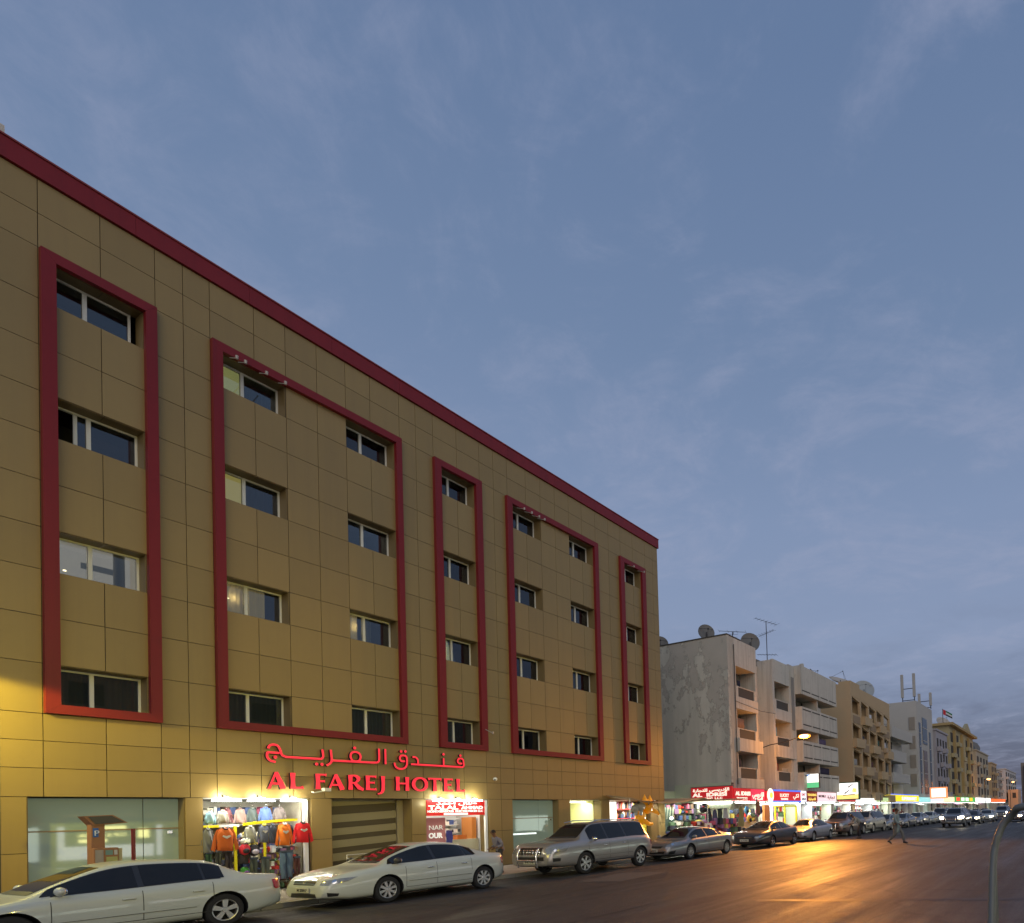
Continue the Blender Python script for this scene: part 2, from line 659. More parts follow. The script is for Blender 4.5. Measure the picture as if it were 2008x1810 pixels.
ks = thing('kerb', 'long pale concrete kerb along the pavement behind the parked cars', 'kerb', (0, ROAD_EDGE, 0))
for i in range(40):
    piece('kerb_stone', m_kerb, ks, -2 + i * 1.2, -2 + i * 1.2 + 1.18, ROAD_EDGE - .15, ROAD_EDGE, -.01, .125)
MB().box(46, 400, ROAD_EDGE - .15, ROAD_EDGE, -.01, .125).build('kerb_run', m_kerb, ks)
# paving slabs close by
pv = MB()
for i in range(46):
    for j in range(7):
        pv.box(-1 + i * .6, -1 + i * .6 + .59, ROAD_EDGE + .03 + j * .53, ROAD_EDGE + .03 + j * .53 + .52, .10, .118)
o = pv.build('paving_slabs', m_pave); o['kind'] = 'stuff'; tag(o, 'small beige paving slabs covering the pavement before the hotel shops', 'paving')

# ------------------------------------------------------------------ hotel
HX0, HX1, D = 4.62, 28.57, 21.0
hotel = thing('hotel_building', 'long gold-clad hotel block with tall red window frames and red roof band', 'building', ((HX0 + HX1) / 2, 26, 0))
XJ = [4.62, 5.25, 6.27, 7.27, 7.83, 8.40, 9.42, 10.215, 11.07, 11.92, 12.70, 13.70, 14.30, 14.97, 15.94, 16.94, 17.60, 18.28, 19.25, 20.06, 20.90, 21.76, 22.60, 23.53, 24.47, 25.38, 26.37, 27.42, 28.10, 28.57]
ZJ = [17.05, 16.25, 15.45, 14.25, 13.17, 12.10, 11.13, 10.03, 8.95, 7.97, 6.90, 5.82, 4.67, 4.05, 3.43, 2.78]
WROW = [(14.25, 15.2), (11.13, 12.10), (7.97, 8.95), (4.88, 5.82)]
WCOL = [(5.50, 7.04), (8.63, 10.205), (11.93, 13.50), (15.22, 16.68), (18.48, 20.05), (21.77, 23.33), (25.60, 26.99)]
openings = [(a, b, c, d) for (a, b) in WCOL for (c, d) in WROW]
SHOPS = [(5.0, 7.72), (8.08, 10.68), (11.26, 13.85), (14.38, 17.0), (18.15, 20.66), (21.37, 23.45), (24.02, 27.95)]


def cut(rect, holes):
    out = [rect]
    for (a, b, c, d) in holes:
        nxt = []
        for (x0, x1, z0, z1) in out:
            if b <= x0 or a >= x1 or d <= z0 or c >= z1:
                nxt.append((x0, x1, z0, z1)); continue
            if a > x0: nxt.append((x0, a, z0, z1))
            if b < x1: nxt.append((b, x1, z0, z1))
            xa, xb = max(a, x0), min(b, x1)
            if c > z0: nxt.append((xa, xb, z0, c))
            if d < z1: nxt.append((xa, xb, d, z1))
        out = nxt
    return [r for r in out if r[1] - r[0] > .02 and r[3] - r[2] > .02]


g = .007
rects = []
for i in range(len(XJ) - 1):
    for j in range(len(ZJ) - 1):
        rects += [(r, 1) for r in cut((XJ[i], XJ[i + 1], ZJ[j + 1], ZJ[j]), openings)]
pill = [(4.62, 5.0), (7.72, 8.08), (10.68, 11.26), (13.85, 14.38), (17.0, 17.6), (17.6, 18.15), (20.66, 21.37), (23.45, 24.02), (27.95, 28.57)]
for a, b in pill:
    rects += [((a, b, 1.52, 2.78), 1), ((a, b, .12, 1.52), 1)]
rects = [r for r, _ in rects]
rects.sort(key=lambda r: -(r[1] - r[0]) * (r[3] - r[2]) / (r[0] ** 1.6))
rest = MB()
for k, (x0, x1, z0, z1) in enumerate(rects):
    dy = random.uniform(0, .003)
    if k < 298:
        piece('panel', m_clad, hotel, x0 + g, x1 - g, D + dy, D + .035, z0 + g, z1 - g)
    else:
        rest.box(x0 + g, x1 - g, D + dy, D + .035, z0 + g, z1 - g)
rest.build('cladding_panels', m_clad, hotel)['kind'] = 'stuff'
# dark backing behind the joints, with the same openings
bk = MB()
for r in cut((HX0, HX1, 2.78, 17.06), openings):
    bk.box(r[0], r[1], D + .037, D + .10, r[2], r[3])
for a, b in pill:
    bk.box(a, b, D + .037, D + .10, .1, 2.779)
bk.build('backing_wall', m_joint, hotel)
# recess linings (gold)
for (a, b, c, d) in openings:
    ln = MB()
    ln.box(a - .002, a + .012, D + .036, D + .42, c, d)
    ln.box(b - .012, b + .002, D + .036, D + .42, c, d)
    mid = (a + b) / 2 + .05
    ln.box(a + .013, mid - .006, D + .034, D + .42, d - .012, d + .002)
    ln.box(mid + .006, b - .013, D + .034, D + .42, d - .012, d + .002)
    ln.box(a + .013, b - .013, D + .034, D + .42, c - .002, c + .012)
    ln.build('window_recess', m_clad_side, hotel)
# body behind
body = MB()
body.box(HX0, HX1, 23.2, 36, 0, 17.2)
body.box(HX0, HX0 + .08, 21.1, 23.2, 0, 17.2)
body.box(HX1 - .08, HX1, 21.1, 23.2, 0, 17.2)
body.box(HX0 + .08, HX1 - .08, D + .1, 23.2, 16.9, 17.2)
body.box(HX0 + .08, HX1 - .08, D + .1, 23.2, 2.86, 3.0)
body.build('building_core', m_clad_side, hotel)
# side cladding at the far corner
for z0, z1 in zip(ZJ[1:], ZJ[:-1]):
    piece('side_panel', m_clad, hotel, HX1 + .002, HX1 + .035, D + .04, D + 1.2, z0 + g, z1 - g)
# red roof band, built of long sheets
xs = [4.6, 6.9, 9.3, 11.5, 13.7, 15.9, 18.3, 20.9, 23.5, 26.3, 28.64]
for a, b in zip(xs[:-1], xs[1:]):
    piece('roof_band_sheet', m_red, hotel, a + .003, b - .003, 20.93, 21.25, 17.06, 17.545)
MB().box(4.59, 28.65, 20.90, 21.5, 17.546, 17.585).build('roof_coping', mat('coping_red', (.20, .03, .03), .5), hotel)
# tall red frames round the window columns
FR = [(5.26, 5.50, 7.04, 7.26, 0), (8.40, 8.63, 13.50, 13.70, 0), (14.93, 15.20, 16.68, 16.95, 0), (18.15, 18.42, 23.32, 23.58, 0), (25.22, 25.52, 27.0, 27.30, 0)]
for (a, ai, bi, b, _) in FR:
    y0, y1 = 20.86, 20.998
    zt, zti, zbi, zb = 15.43, 15.19, 4.89, 4.68
    fo = bpy.data.objects.new('red_frame', None); COL.objects.link(fo); fo.parent = hotel
    fo.location = Vector((a, D, zb)) - Vector(hotel.location)
    for nm, poly in (('frame_upright', [(a, zb), (ai, zbi), (ai, zti), (a, zt)]), ('frame_upright', [(b, zb), (bi, zbi), (bi, zti), (b, zt)]),
                     ('frame_head', [(a + .004, zt), (ai + .004, zti), (bi - .004, zti), (b - .004, zt)]), ('frame_sill', [(a + .004, zb), (ai + .004, zbi), (bi - .004, zbi), (b - .004, zb)])):
        MB().prism(poly, y0, y1, 'y').build(nm, m_red, fo)

# windows
m_curt = mat('curtain_pale', (.55, .50, .38), .9)
m_curt_lit = mat('curtain_lit', (.6, .5, .3), .9, emit=.35, ecol=(.72, .52, .25))
m_curt_grey = mat('curtain_grey', (.25, .26, .25), .9, emit=.03, ecol=(.35, .4, .38))
m_lit_yel = mat('lit_room_wall', (.6, .55, .25), .9, emit=.85, ecol=(.72, .68, .26))
m_lit_gold = mat('lit_room_wall_gold', (.6, .5, .2), .9, emit=.9, ecol=(.80, .62, .20))
m_lit_dim = mat('dim_room_wall', (.5, .4, .05), .9, emit=.5, ecol=(.50, .40, .03))
m_lit_grey = mat('lit_room_grey', (.5, .47, .44), .9, emit=.6, ecol=(.62, .55, .50))
m_bulb = mat('bulb', (1, .9, .7), .5, emit=9, ecol=(1, .78, .5))


def curtain(a, b, z0, z1, y, m, par, n=None):
    mb = MB()
    n = n or int((b - a) / .035)
    vs = []
    for i in range(n + 1):
        x = a + (b - a) * i / n
        yy = y + .035 * math.sin(i * 1.9 + a * 7) + .012 * math.sin(i * .7)
        vs += [(x, yy, z0), (x + .01 * math.sin(i), yy, z1)]
    mb.add(vs, [(2 * i, 2 * i + 2, 2 * i + 3, 2 * i + 1) for i in range(n)])
    return mb.build('curtain', m, par, smooth=180)


KIND = {}
plan = [['dark', 'sash', 'grey', 'cd'], ['yel', 'gold', 'clit', 'cd'], ['dim', 'dark', 'chalf', 'cd'], ['dark', 'dark', 'cleft', 'cd2'], ['dark', 'dark', 'cpale', 'dark'], ['dark', 'dark', 'cpale', 'cd2'], ['dark', 'dark', 'dark', 'dark']]
for ci, (a, b) in enumerate(WCOL):
    for ri, (c, d) in enumerate(WROW):
        k = plan[ci][ri]
        y = D + .40
        w = bpy.data.objects.new('window', None); COL.objects.link(w); w.parent = hotel
        w.location = Vector(((a + b) / 2, y, c)) - Vector(hotel.location)
        f = MB()
        fw = .05
        xa, xb = a + .013, b - .013 - (.10 if ri == 0 and ci == 0 else 0)
        mid = xa + (xb - xa) * .42
        f.box(xa, xb, y, y + .07, d - .013 - fw, d - .013)
        f.box(xa, xb, y, y + .07, c + .013, c + .013 + fw)
        f.box(xa, xa + fw, y, y + .07, c + .013 + fw, d - .013 - fw)
        f.box(xb - fw, xb, y, y + .07, c + .013 + fw, d - .013 - fw)
        f.box(mid - .045, mid + .035, y - .012, y + .068, c + .013 + fw, d - .013 - fw)
        if k == 'sash':
            f.box(mid - .26, mid - .19, y + .01, y + .06, c + .013 + fw, d - .013 - fw)
        f.build('window_frame', m_white, w, bevel=.004)
        za, zb_ = c + .013 + fw, d - .013 - fw
        x_l0 = xa + fw
        if k == 'sash':
            x_l0 = mid - .19
        MB().box(x_l0, mid - .045, y + .03, y + .036, za, zb_).build('pane', m_pane, w)
        MB().box(mid + .035, xb - fw, y + .022, y + .028, za, zb_).build('pane', m_pane, w)
        rm = MB()
        ra, rb, yb = a - .12, b + .12, 22.95
        rm.box(ra, rb, yb, yb + .05, c - .35, d + .25)
        rm.box(ra - .05, ra, y + .08, yb, c - .35, d + .25); rm.box(rb, rb + .05, y + .08, yb, c - .35, d + .25)
        rm.box(ra, rb, y + .08, yb, c - .4, c - .35); rm.box(ra, rb, y + .08, yb, d + .25, d + .30)
        mr = {'yel': m_lit_yel, 'gold': m_lit_gold, 'dim': m_lit_dim, 'grey': m_lit_grey}.get(k, m_room)
        rm.build('room', mr if k == 'grey' else m_room, w)
        if k in ('yel', 'gold', 'dim'):
            MB().box(a - .1, mid + .12, y + .35, y + .37, c - .1, d + .2).build('blind', mr, w)
            curtain(mid + .14, b + .05, c - .2, d, y + .45, m_room, w)
        if k == 'grey':
            MB().blob((a + .42, y + .75, d - .55), (.035, .035, .018)).build('room_light', m_bulb, w, smooth=60)
            curtain(b - .42, b - .20, c, d, y + .22, m_curt, w)
            MB().box(mid + .1, mid + .9, y + .9, y + .95, d - .34, d - .2).build('beam', m_curt_grey, w)
        if k == 'clit':
            curtain(a, b - .38, c, d, y + .2, m_curt_lit, w)
            MB().blob((a + .30, y + .12, c + .52), (.022, .02, .012)).build('room_light', m_bulb, w, smooth=60)
        if k == 'chalf':
            curtain(a, mid - .1, c, d, y + .2, m_curt_lit, w); curtain(mid, b - .55, c, d, y + .2, m_curt_grey, w)
        if k == 'cleft':
            curtain(a, mid + .12, c, d, y + .2, mat('curtain_bright', (.8, .75, .4), .9, emit=.75, ecol=(.78, .72, .32)), w); curtain(mid + .15, b, c, d, y + .22, m_curt_grey, w)
        if k == 'cpale':
            curtain(a, mid, c, d, y + .2, m_curt, w); curtain(mid, mid + .45, c, d, y + .2, m_curt_lit if ci == 5 else m_curt, w)
        if k in ('clit', 'chalf', 'cleft', 'grey', 'cpale'):
            lamp('curtain_fill_light', 'POINT', ((a + b) / 2 - .35, y + .085, d - .38), {'clit': 3.2, 'grey': 1.6, 'cleft': 3, 'chalf': 2.6, 'cpale': 2.6}[k], (1, .74, .40) if k != 'grey' else (1, .86, .76), .04)  # added point light between pane and curtain, brings out the folds
        if k in ('cd', 'cd2'):
            curtain(a, b if k == 'cd' else mid + .1, c, d, y + .25, m_curt_grey, w)
# small rooftop post at the near end
o = MB().box(4.66, 4.84, 21.3, 21.5, 17.2, 18.05).build('roof_post', m_conc); tag(o, 'stubby grey post on the hotel roof at the left edge of the photo', 'post')

# ---- facade spot brackets
m_spotw = mat('spot_grey', (.36, .34, .30), .5)


def bracket(x, z, drop=True, label='', y=20.86):
    t = thing('spotlight', label, 'spotlight', (x, y, z), group='small white spotlights on the red window frames')
    MB().tube([(x, y - .005, z - .2), (x - .03, y - .42, z - .38)], .012, 6).build('arm', m_spotw, t)
    MB().lathe([(0, 0), (.03, 0), (.038, .09), (.0, .095)], 10, (x - .03, y - .46, z - .42)).build('lamp_head', m_spotw, t, smooth=40)
    return t


SL = 'white spotlight %s %s'
for i, (x, w_) in enumerate([(8.78, 'first from the left'), (8.98, 'second from the left'), (9.48, 'third from the left'), (9.95, 'fourth from the left')]):
    bracket(x, 15.30, label=SL % (w_, 'along the biggest red frame top'))
for i, (x, w_) in enumerate([(18.65, 'nearest the left corner'), (19.05, 'just left of the middle'), (19.45, 'just right of the middle'), (19.75, 'farthest right')]):
    bracket(x, 15.30, label=SL % (w_, 'on the second-widest red frame top'))
for i, (x, w_) in enumerate([(25.75, 'nearer the left'), (26.6, 'nearer the right')]):
    bracket(x, 15.30, label=SL % (w_, 'on the last red frame top'))
bracket(16.82, 5.72, label='small white spotlight low on the single-column frame right of the big one')
# dome camera
t = thing('security_camera', 'round white dome camera on the gold wall right of the hotel name', 'camera', (17.26, 20.99, 3.58))
MB().blob((17.26, 20.90, 3.58), .075, 12).build('dome', m_white, t, smooth=60)
MB().blob((17.21, 20.86, 3.56), .035, 8).build('lens', m_dark, t, smooth=60)
MB().tube([(17.26, 20.99, 3.60), (17.26, 20.92, 3.60)], .04, 8).build('mount', m_white, t)
t = thing('flood_lamp', 'white flood lamp on a short arm between the letters and the clothes shop', 'lamp', (10.83, 20.99, 2.99))
MB().tube([(10.70, 20.99, 2.98), (10.55, 20.55, 2.93), (10.85, 20.5, 3.0)], .02, 6).build('arm', m_white, t)
MB().box(10.75, 10.95, 20.42, 20.56, 2.97, 3.07).build('lamp_head', m_white, t, bevel=.01)

# ---- hotel name
m_sign_red = mat('sign_red_glow', (.35, .01, .02), .4, emit=.92, ecol=(1.0, .028, .055))
m_sign_side = mat('sign_return', (.012, .014, .014), .5)


def stroke_mesh(mb, pts, w, y, depth=.09, dz=0):
    # ribbon with mitred joints extruded towards the wall: front face and sides
    n = len(pts)
    L, R = [], []
    for i in range(n):
        p = Vector(pts[i][:2]); a = Vector(pts[max(i - 1, 0)][:2]); b = Vector(pts[min(i + 1, n - 1)][:2])
        d1 = (p - a).normalized() if i > 0 else (b - p).normalized()
        d2 = (b - p).normalized() if i < n - 1 else d1
        d = (d1 + d2)
        d = d.normalized() if d.length > .3 else d1
        nn = Vector((-d.y, d.x))
        k = 1 / max(.55, nn.dot(Vector((-d1.y, d1.x))))
        ww = (pts[i][2] if len(pts[i]) > 2 else w) / 2 * k
        L.append(p + nn * ww); R.append(p - nn * ww)
    for i in range(n - 1):
        q = [L[i], L[i + 1], R[i + 1], R[i]]
        base = len(mb.v)
        mb.v += [(v.x, y, v.y) for v in q] + [(v.x, y + depth, v.y) for v in q]
        mb.f += [(base, base + 1, base + 2, base + 3)]; mb.mi += [0]
        sides = [(0, 1), (2, 3)] + ([(3, 0)] if i == 0 else []) + ([(1, 2)] if i == n - 2 else [])
        for s0, s1 in sides:
            mb.f.append((base + s0, base + s0 + 4, base + s1 + 4, base + s1)); mb.mi.append(1)
    return mb


def bez(pts, n=5):
    out = []
    P = [Vector(p) for p in pts]
    for i in range(len(P) - 1):
        p0 = P[i - 1] if i > 0 else P[i] * 2 - P[i + 1]
        p1, p2 = P[i], P[i + 1]
        p3 = P[i + 2] if i + 2 < len(P) else P[i + 1] * 2 - P[i]
        for k in range(n):
            t = k / n
            out.append(.5 * ((2 * p1) + (-p0 + p2) * t + (2 * p0 - 5 * p1 + 4 * p2 - p3) * t * t + (-p0 + 3 * p1 - 3 * p2 + p3) * t ** 3))
    out.append(P[-1])
    return [tuple(v) for v in out]


def dot(mb, x, z, r, y):
    n = 14
    base = len(mb.v)
    for yy in (y, y + .09):
        for j in range(n):
            mb.v.append((x + r * math.cos(2 * PI * j / n), yy, z + r * math.sin(2 * PI * j / n)))
    mb.f.append(tuple(base + j for j in range(n))); mb.mi.append(0)
    for j in range(n):
        mb.f.append((base + j, base + (j + 1) % n, base + n + (j + 1) % n, base + n + j)); mb.mi.append(1)


sign = thing('hotel_sign', 'glowing red hotel name in Arabic and Latin letters on the gold wall', 'sign', (12.7, 20.98, 3.0))
AW = .062
ay = 20.85
groups = [
    ('arabic_letter', [bez([(15.70, 4.31), (15.60, 4.27), (15.57, 4.18), (15.63, 4.11), (15.76, 4.12)]), bez([(15.70, 4.31), (15.79, 4.27), (15.82, 4.16), (15.82, 4.03), (15.74, 3.98), (15.5, 3.98)]), [(15.55, 3.98), (15.0, 3.98)]], [(15.69, 4.41)]),
    ('arabic_letter', [[(15.0, 4.27), (15.0, 3.99)], [(15.03, 3.981), (14.0, 3.981)]], [(15.0, 4.41)]),
    ('arabic_letter', [bez([(13.82, 4.24), (13.93, 4.23), (14.01, 4.15), (14.02, 4.0)]), [(14.05, 3.982), (13.76, 3.982)]], []),
    ('arabic_letter', [bez([(13.52, 4.27), (13.41, 4.25), (13.37, 4.16), (13.42, 4.07), (13.55, 4.07)]), bez([(13.52, 4.27), (13.60, 4.23), (13.62, 4.10), (13.60, 3.92), (13.50, 3.82), (13.34, 3.80), (13.22, 3.87), (13.18, 4.0)])], [(13.42, 4.40), (13.57, 4.41)]),
    ('arabic_letter', [[(12.88, 4.44), (12.88, 3.93)]], []),
    ('arabic_letter', [bez([(12.67, 4.44), (12.67, 4.10), (12.64, 4.0), (12.52, 3.965), (12.1, 3.96)])], []),
    ('arabic_letter', [bez([(11.92, 4.28), (11.81, 4.24), (11.77, 4.12), (11.82, 4.0), (11.92, 3.965)]), bez([(11.92, 4.281), (12.04, 4.23), (12.08, 4.12), (12.03, 4.0), (11.93, 3.967)]), [(12.12, 3.958), (11.19, 3.958)]], [(11.90, 4.40)]),
    ('arabic_letter', [bez([(11.19, 4.29), (11.21, 4.0), (11.18, 3.88), (11.06, 3.79)])], []),
    ('arabic_letter', [bez([(10.95, 4.28), (10.97, 4.08), (10.93, 4.0), (10.84, 3.985), (10.4, 3.985)]), [(10.45, 3.985), (9.95, 3.985)]], [(10.78, 3.82), (10.93, 3.82)]),
    ('arabic_letter', [bez([(9.53, 4.20), (9.56, 4.28), (9.66, 4.325), (9.77, 4.29), (9.83, 4.17), (9.87, 4.04), (9.97, 3.985)]), [(9.81, 4.09), (9.50, 4.09)], bez([(9.51, 4.10), (9.50, 3.97), (9.57, 3.86), (9.71, 3.82)])], [(9.70, 3.96)]),
]
for gi, (nm, strokes, dots) in enumerate(groups):
    mb = MB()
    for k, s_ in enumerate(strokes):
        stroke_mesh(mb, s_, AW, ay + .0012 * k + .0004 * gi)
    for (x, z) in dots:
        dot(mb, x, z, .047, ay)
    me = bpy.data.meshes.new(nm)
    mb2 = mb.build(nm, [m_sign_red, m_sign_side], sign)
zb0, zt0 = 3.055, 3.525
hh = zt0 - zb0


def latin(ch, x0, x1):
    w = x1 - x0
    X = lambda u: x0 + u * w
    Z = lambda v: zb0 + v * hh
    T, t_ = .115, .055  # thick and thin strokes
    S_ = []
    if ch == 'A':
        S_ = [[(X(.06), Z(0), .06), (X(.47), Z(1), .05)], [(X(.47), Z(1), .10), (X(.90), Z(0), .15)], [(X(.24), Z(.30), t_), (X(.72), Z(.30), t_)], [(X(-.02), Z(.02), .03), (X(.18), Z(.02), .03)], [(X(.74), Z(.02), .03), (X(1.02), Z(.02), .03)]]
    if ch == 'L':
        S_ = [[(X(.22), Z(1), .14), (X(.22), Z(.5), .105), (X(.22), Z(0), .13)], [(X(.22), Z(.06), .06), (X(.8), Z(.06), .05), (X(1), Z(.1), .10)]]
    if ch in 'FE':
        S_ = [[(X(.22), Z(1), .14), (X(.22), Z(.5), .105), (X(.22), Z(0), .14)], [(X(.2), Z(.95), .05), (X(.85), Z(.95), .055), (X(1), Z(.93), .10)], [(X(.2), Z(.52), .055), (X(.78), Z(.52), .06), (X(.85), Z(.52), .11)]]
        if ch == 'E':
            S_.append([(X(.2), Z(.05), .05), (X(.85), Z(.05), .055), (X(1), Z(.07), .10)])
    if ch == 'R':
        S_ = [[(X(.17), Z(1), .14), (X(.17), Z(.5), .105), (X(.17), Z(0), .14)], [p + (w2,) for p, w2 in zip(bez([(X(.15), Z(.96)), (X(.5), Z(.95)), (X(.70), Z(.75)), (X(.5), Z(.5)), (X(.2), Z(.47))]), [.05, .05, .05, .055, .06, .07, .09, .10, .115, .12, .115, .10, .09, .075, .06, .05, .05, .05, .05, .05, .05])], [(X(.42), Z(.5), .09), (X(.72), Z(.15), .12), (X(1.02), Z(0), .08)]]
    if ch == 'J':
        S_ = [[p + (w2,) for p, w2 in zip(bez([(X(.75), Z(1)), (X(.75), Z(.4)), (X(.70), Z(0)), (X(.45), Z(-.2)), (X(.05), Z(-.27))], 4), [.14, .12, .11, .105, .105, .105, .11, .11, .105, .10, .09, .08, .07, .055, .05, .04, .03])]]
    if ch == 'H':
        S_ = [[(X(.16), Z(1), .14), (X(.16), Z(.5), .105), (X(.16), Z(0), .14)], [(X(.84), Z(1), .14), (X(.84), Z(.5), .105), (X(.84), Z(0), .14)], [(X(.15), Z(.52), .055), (X(.85), Z(.52), .055)]]
    if ch == 'T':
        S_ = [[(X(.5), Z(1), .11), (X(.5), Z(.5), .105), (X(.5), Z(0), .14)], [(X(0), Z(.90), .10), (X(.12), Z(.95), .06), (X(.88), Z(.95), .06), (X(1), Z(.90), .10)]]
    if ch == 'O':
        n = 28
        pts = []
        for k in range(n + 1):
            a = 2 * PI * k / n
            pts.append((X(.5) + math.cos(a) * w * .42, Z(.5) + math.sin(a) * hh * .47, .055 + .07 * abs(math.cos(a)) ** 1.5))
        S_ = [pts]
    mb = MB()
    for k, s_ in enumerate(S_):
        stroke_mesh(mb, s_, T, ay + .0012 * k)
    mb.build('latin_letter', [m_sign_red, m_sign_side], sign)


for ch, a, b in [('A', 9.51, 9.93), ('L', 10.06, 10.41), ('F', 10.74, 11.05), ('A', 11.1, 11.55), ('R', 11.67, 12.14), ('E', 12.21, 12.56), ('J', 12.58, 12.85), ('H', 13.2, 13.69), ('O', 13.79, 14.36), ('T', 14.38, 14.89), ('E', 14.98, 15.34), ('L', 15.49, 15.84)]:
    latin(ch, a, b)

# ------------------------------------------------------------------ ground floor of the hotel
# shop recess returns in gold
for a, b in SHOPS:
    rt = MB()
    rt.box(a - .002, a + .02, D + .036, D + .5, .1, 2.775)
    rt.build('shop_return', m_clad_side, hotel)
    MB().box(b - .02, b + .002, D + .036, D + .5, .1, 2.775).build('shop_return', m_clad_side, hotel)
m_film = mat('frosted_film', (.22, .28, .22), .03, emit=.10, ecol=(.45, .62, .48), var=.06, vs=.8, spec=1.0, coat=1.0)
for ii, (a, b, lab) in enumerate([(5.0, 7.72, 'wide shop window with pale green frosted glass behind the parking meter'), (18.15, 20.66, 'narrow shop window with pale green frosted glass behind the silver off-roader')]):
    t = thing('shop_window', lab, 'window', ((a + b) / 2, 21.36, .1), group='frosted shop windows of the hotel')
    split = a + (b - a) * (.74 if ii == 0 else .66)
    MB().box(a + .022, split - .008, 21.34, 21.352, .16, 2.76).build('pane', m_film, t)
    MB().box(split + .008, b - .022, 21.345, 21.357, .16, 2.76).build('pane', m_film, t)
    MB().box(a + .022, b - .022, 21.325, 21.339, 1.98, 2.01).build('glazing_bar', mat('brass_bar', (.25, .18, .10), .5), t)
    MB().box(a + .022, b - .022, 21.32, 21.40, .10, .16).build('sill', mat('sill_grey', (.3, .3, .28), .6), t)
    MB().box(b - .26, b - .16, 21.29, 21.32, 1.86, 1.93).build('lock', m_chrome, t)
    if ii:
        MB().box(a + .05, a + 1.5, 21.325, 21.339, 1.30, 1.36).build('light_strip', mat('tube_soft', (1, 1, 1), .5, emit=1.2, ecol=(.85, 1, .95)), t)
# striped shutter
t = thing('striped_shutter', 'wide entrance wall with slanted dark and light stripes under the hotel name', 'shutter', (12.5, 21.5, .1))
m_sd = mat('stripe_dark', (.085, .065, .03), .6, var=.05, vs=3); m_sl = mat('stripe_light', (.30, .26, .14), .6, var=.06, vs=3)
z = -.1
k = 0
zs_ = [.12, .60, .77, 1.02, 1.19, 1.43, 1.59, 1.82, 2.0, 2.26, 2.53, 2.78]
for k in range(len(zs_) - 1):
    z0, z1 = zs_[k], zs_[k + 1]
    dk = k % 2 == 1
    s0, s1 = (.0 if k == 0 else .14), (0 if z1 > 2.7 else .14)
    poly = [(11.28, z0), (13.60, z0 + s0), (13.60, z1 + s1 - .004), (11.28, z1 - .004)]
    MB().prism(poly, 21.5 + (.02 if dk else 0), 21.56, 'y').build('slat', m_sd if dk else m_sl, t)
MB().box(13.62, 13.83, 21.46, 21.52, .12, 2.77).build('door_post', mat('post_tan', (.34, .29, .17), .6, var=.1, vs=4), t)
t = thing('handrail', 'low pale metal handrail before the striped entrance', 'railing', (12.2, 20.4, .1))
MB().tube([(11.35, 20.4, .12), (11.35, 20.4, 1.0), (12.4, 20.4, 1.0), (13.3, 20.4, 1.0), (13.3, 20.4, .12)], .022, 8).build('rail', mat('rail_steel', (.5, .47, .38), .35, .6), t, smooth=60)
MB().tube([(12.3, 20.4, .12), (12.3, 20.4, .98)], .018, 8).build('post', MATS['rail_steel'], t)


def tube_light(t, x0, x1, y, z, e=14, col=(.95, 1, .96), r=.022, name='light_tube'):
    MB().tube([(x0, y, z), (x1, y, z)], r, 8).build(name, mat('tube_%g' % e, (1, 1, 1), .5, emit=e, ecol=col), t, smooth=60)


# ---- clothes shop
cs = thing('clothes_shop', 'brightly lit open clothes shop in the hotel front, hung with jackets', 'shop', (9.38, 22, .1))
m_sw = mat('shop_wall', (.62, .58, .46), .8, var=.35, vs=5)
m_sww = mat('shop_wall_white', (.75, .75, .7), .7)
w = MB(); w.box(8.1, 10.66, 23.0, 23.1, .1, 2.78); w.box(8.09, 8.12, 21.5, 23, .1, 2.78); w.box(10.64, 10.67, 21.5, 23, .1, 2.78)
w.build('wall', m_sw, cs)
MB().box(8.1, 10.66, 21.1, 23, 2.76, 2.85).build('ceiling', m_sww, cs)
MB().box(10.50, 10.60, 21.02, 21.12, .1, 2.74).build('post', mat('white_post', (.8, .8, .8), .5), cs)
for z in (.55, 1.3, 2.02):
    MB().box(8.12, 10.5, 22.3, 22.9, z, z + .03).build('shelf', m_sww, cs)
MB().box(8.10, 9.0, 21.3, 21.34, 1.98, 2.05).build('shelf_edge', m_sww, cs)
for i, x in enumerate((8.35, 9.15, 9.95)):
    tube_light(cs, x - .1, x + .55, 20.93, 2.70, 16)
    MB().blob((x + .2, 20.86, 2.74), (.10, .06, .05)).build('flood_bulb', mat('flood', (1, 1, 1), .5, emit=26, ecol=(1, 1, .93)), cs, smooth=60)
    MB().box(x + .15, x + .25, 20.93, 20.99, 2.80, 2.86).build('bulb_bracket', m_dark, cs)
    lamp('shop_bulb_light', 'POINT', (x + .2, 20.70, 2.82), 24, (1, .90, .58), .05)
lamp('clothes_shop_light', 'AREA', (9.35, 21.0, 2.68), 46, (1, 1, .93), 2.4, (0, .35, -1), sizey=.25)


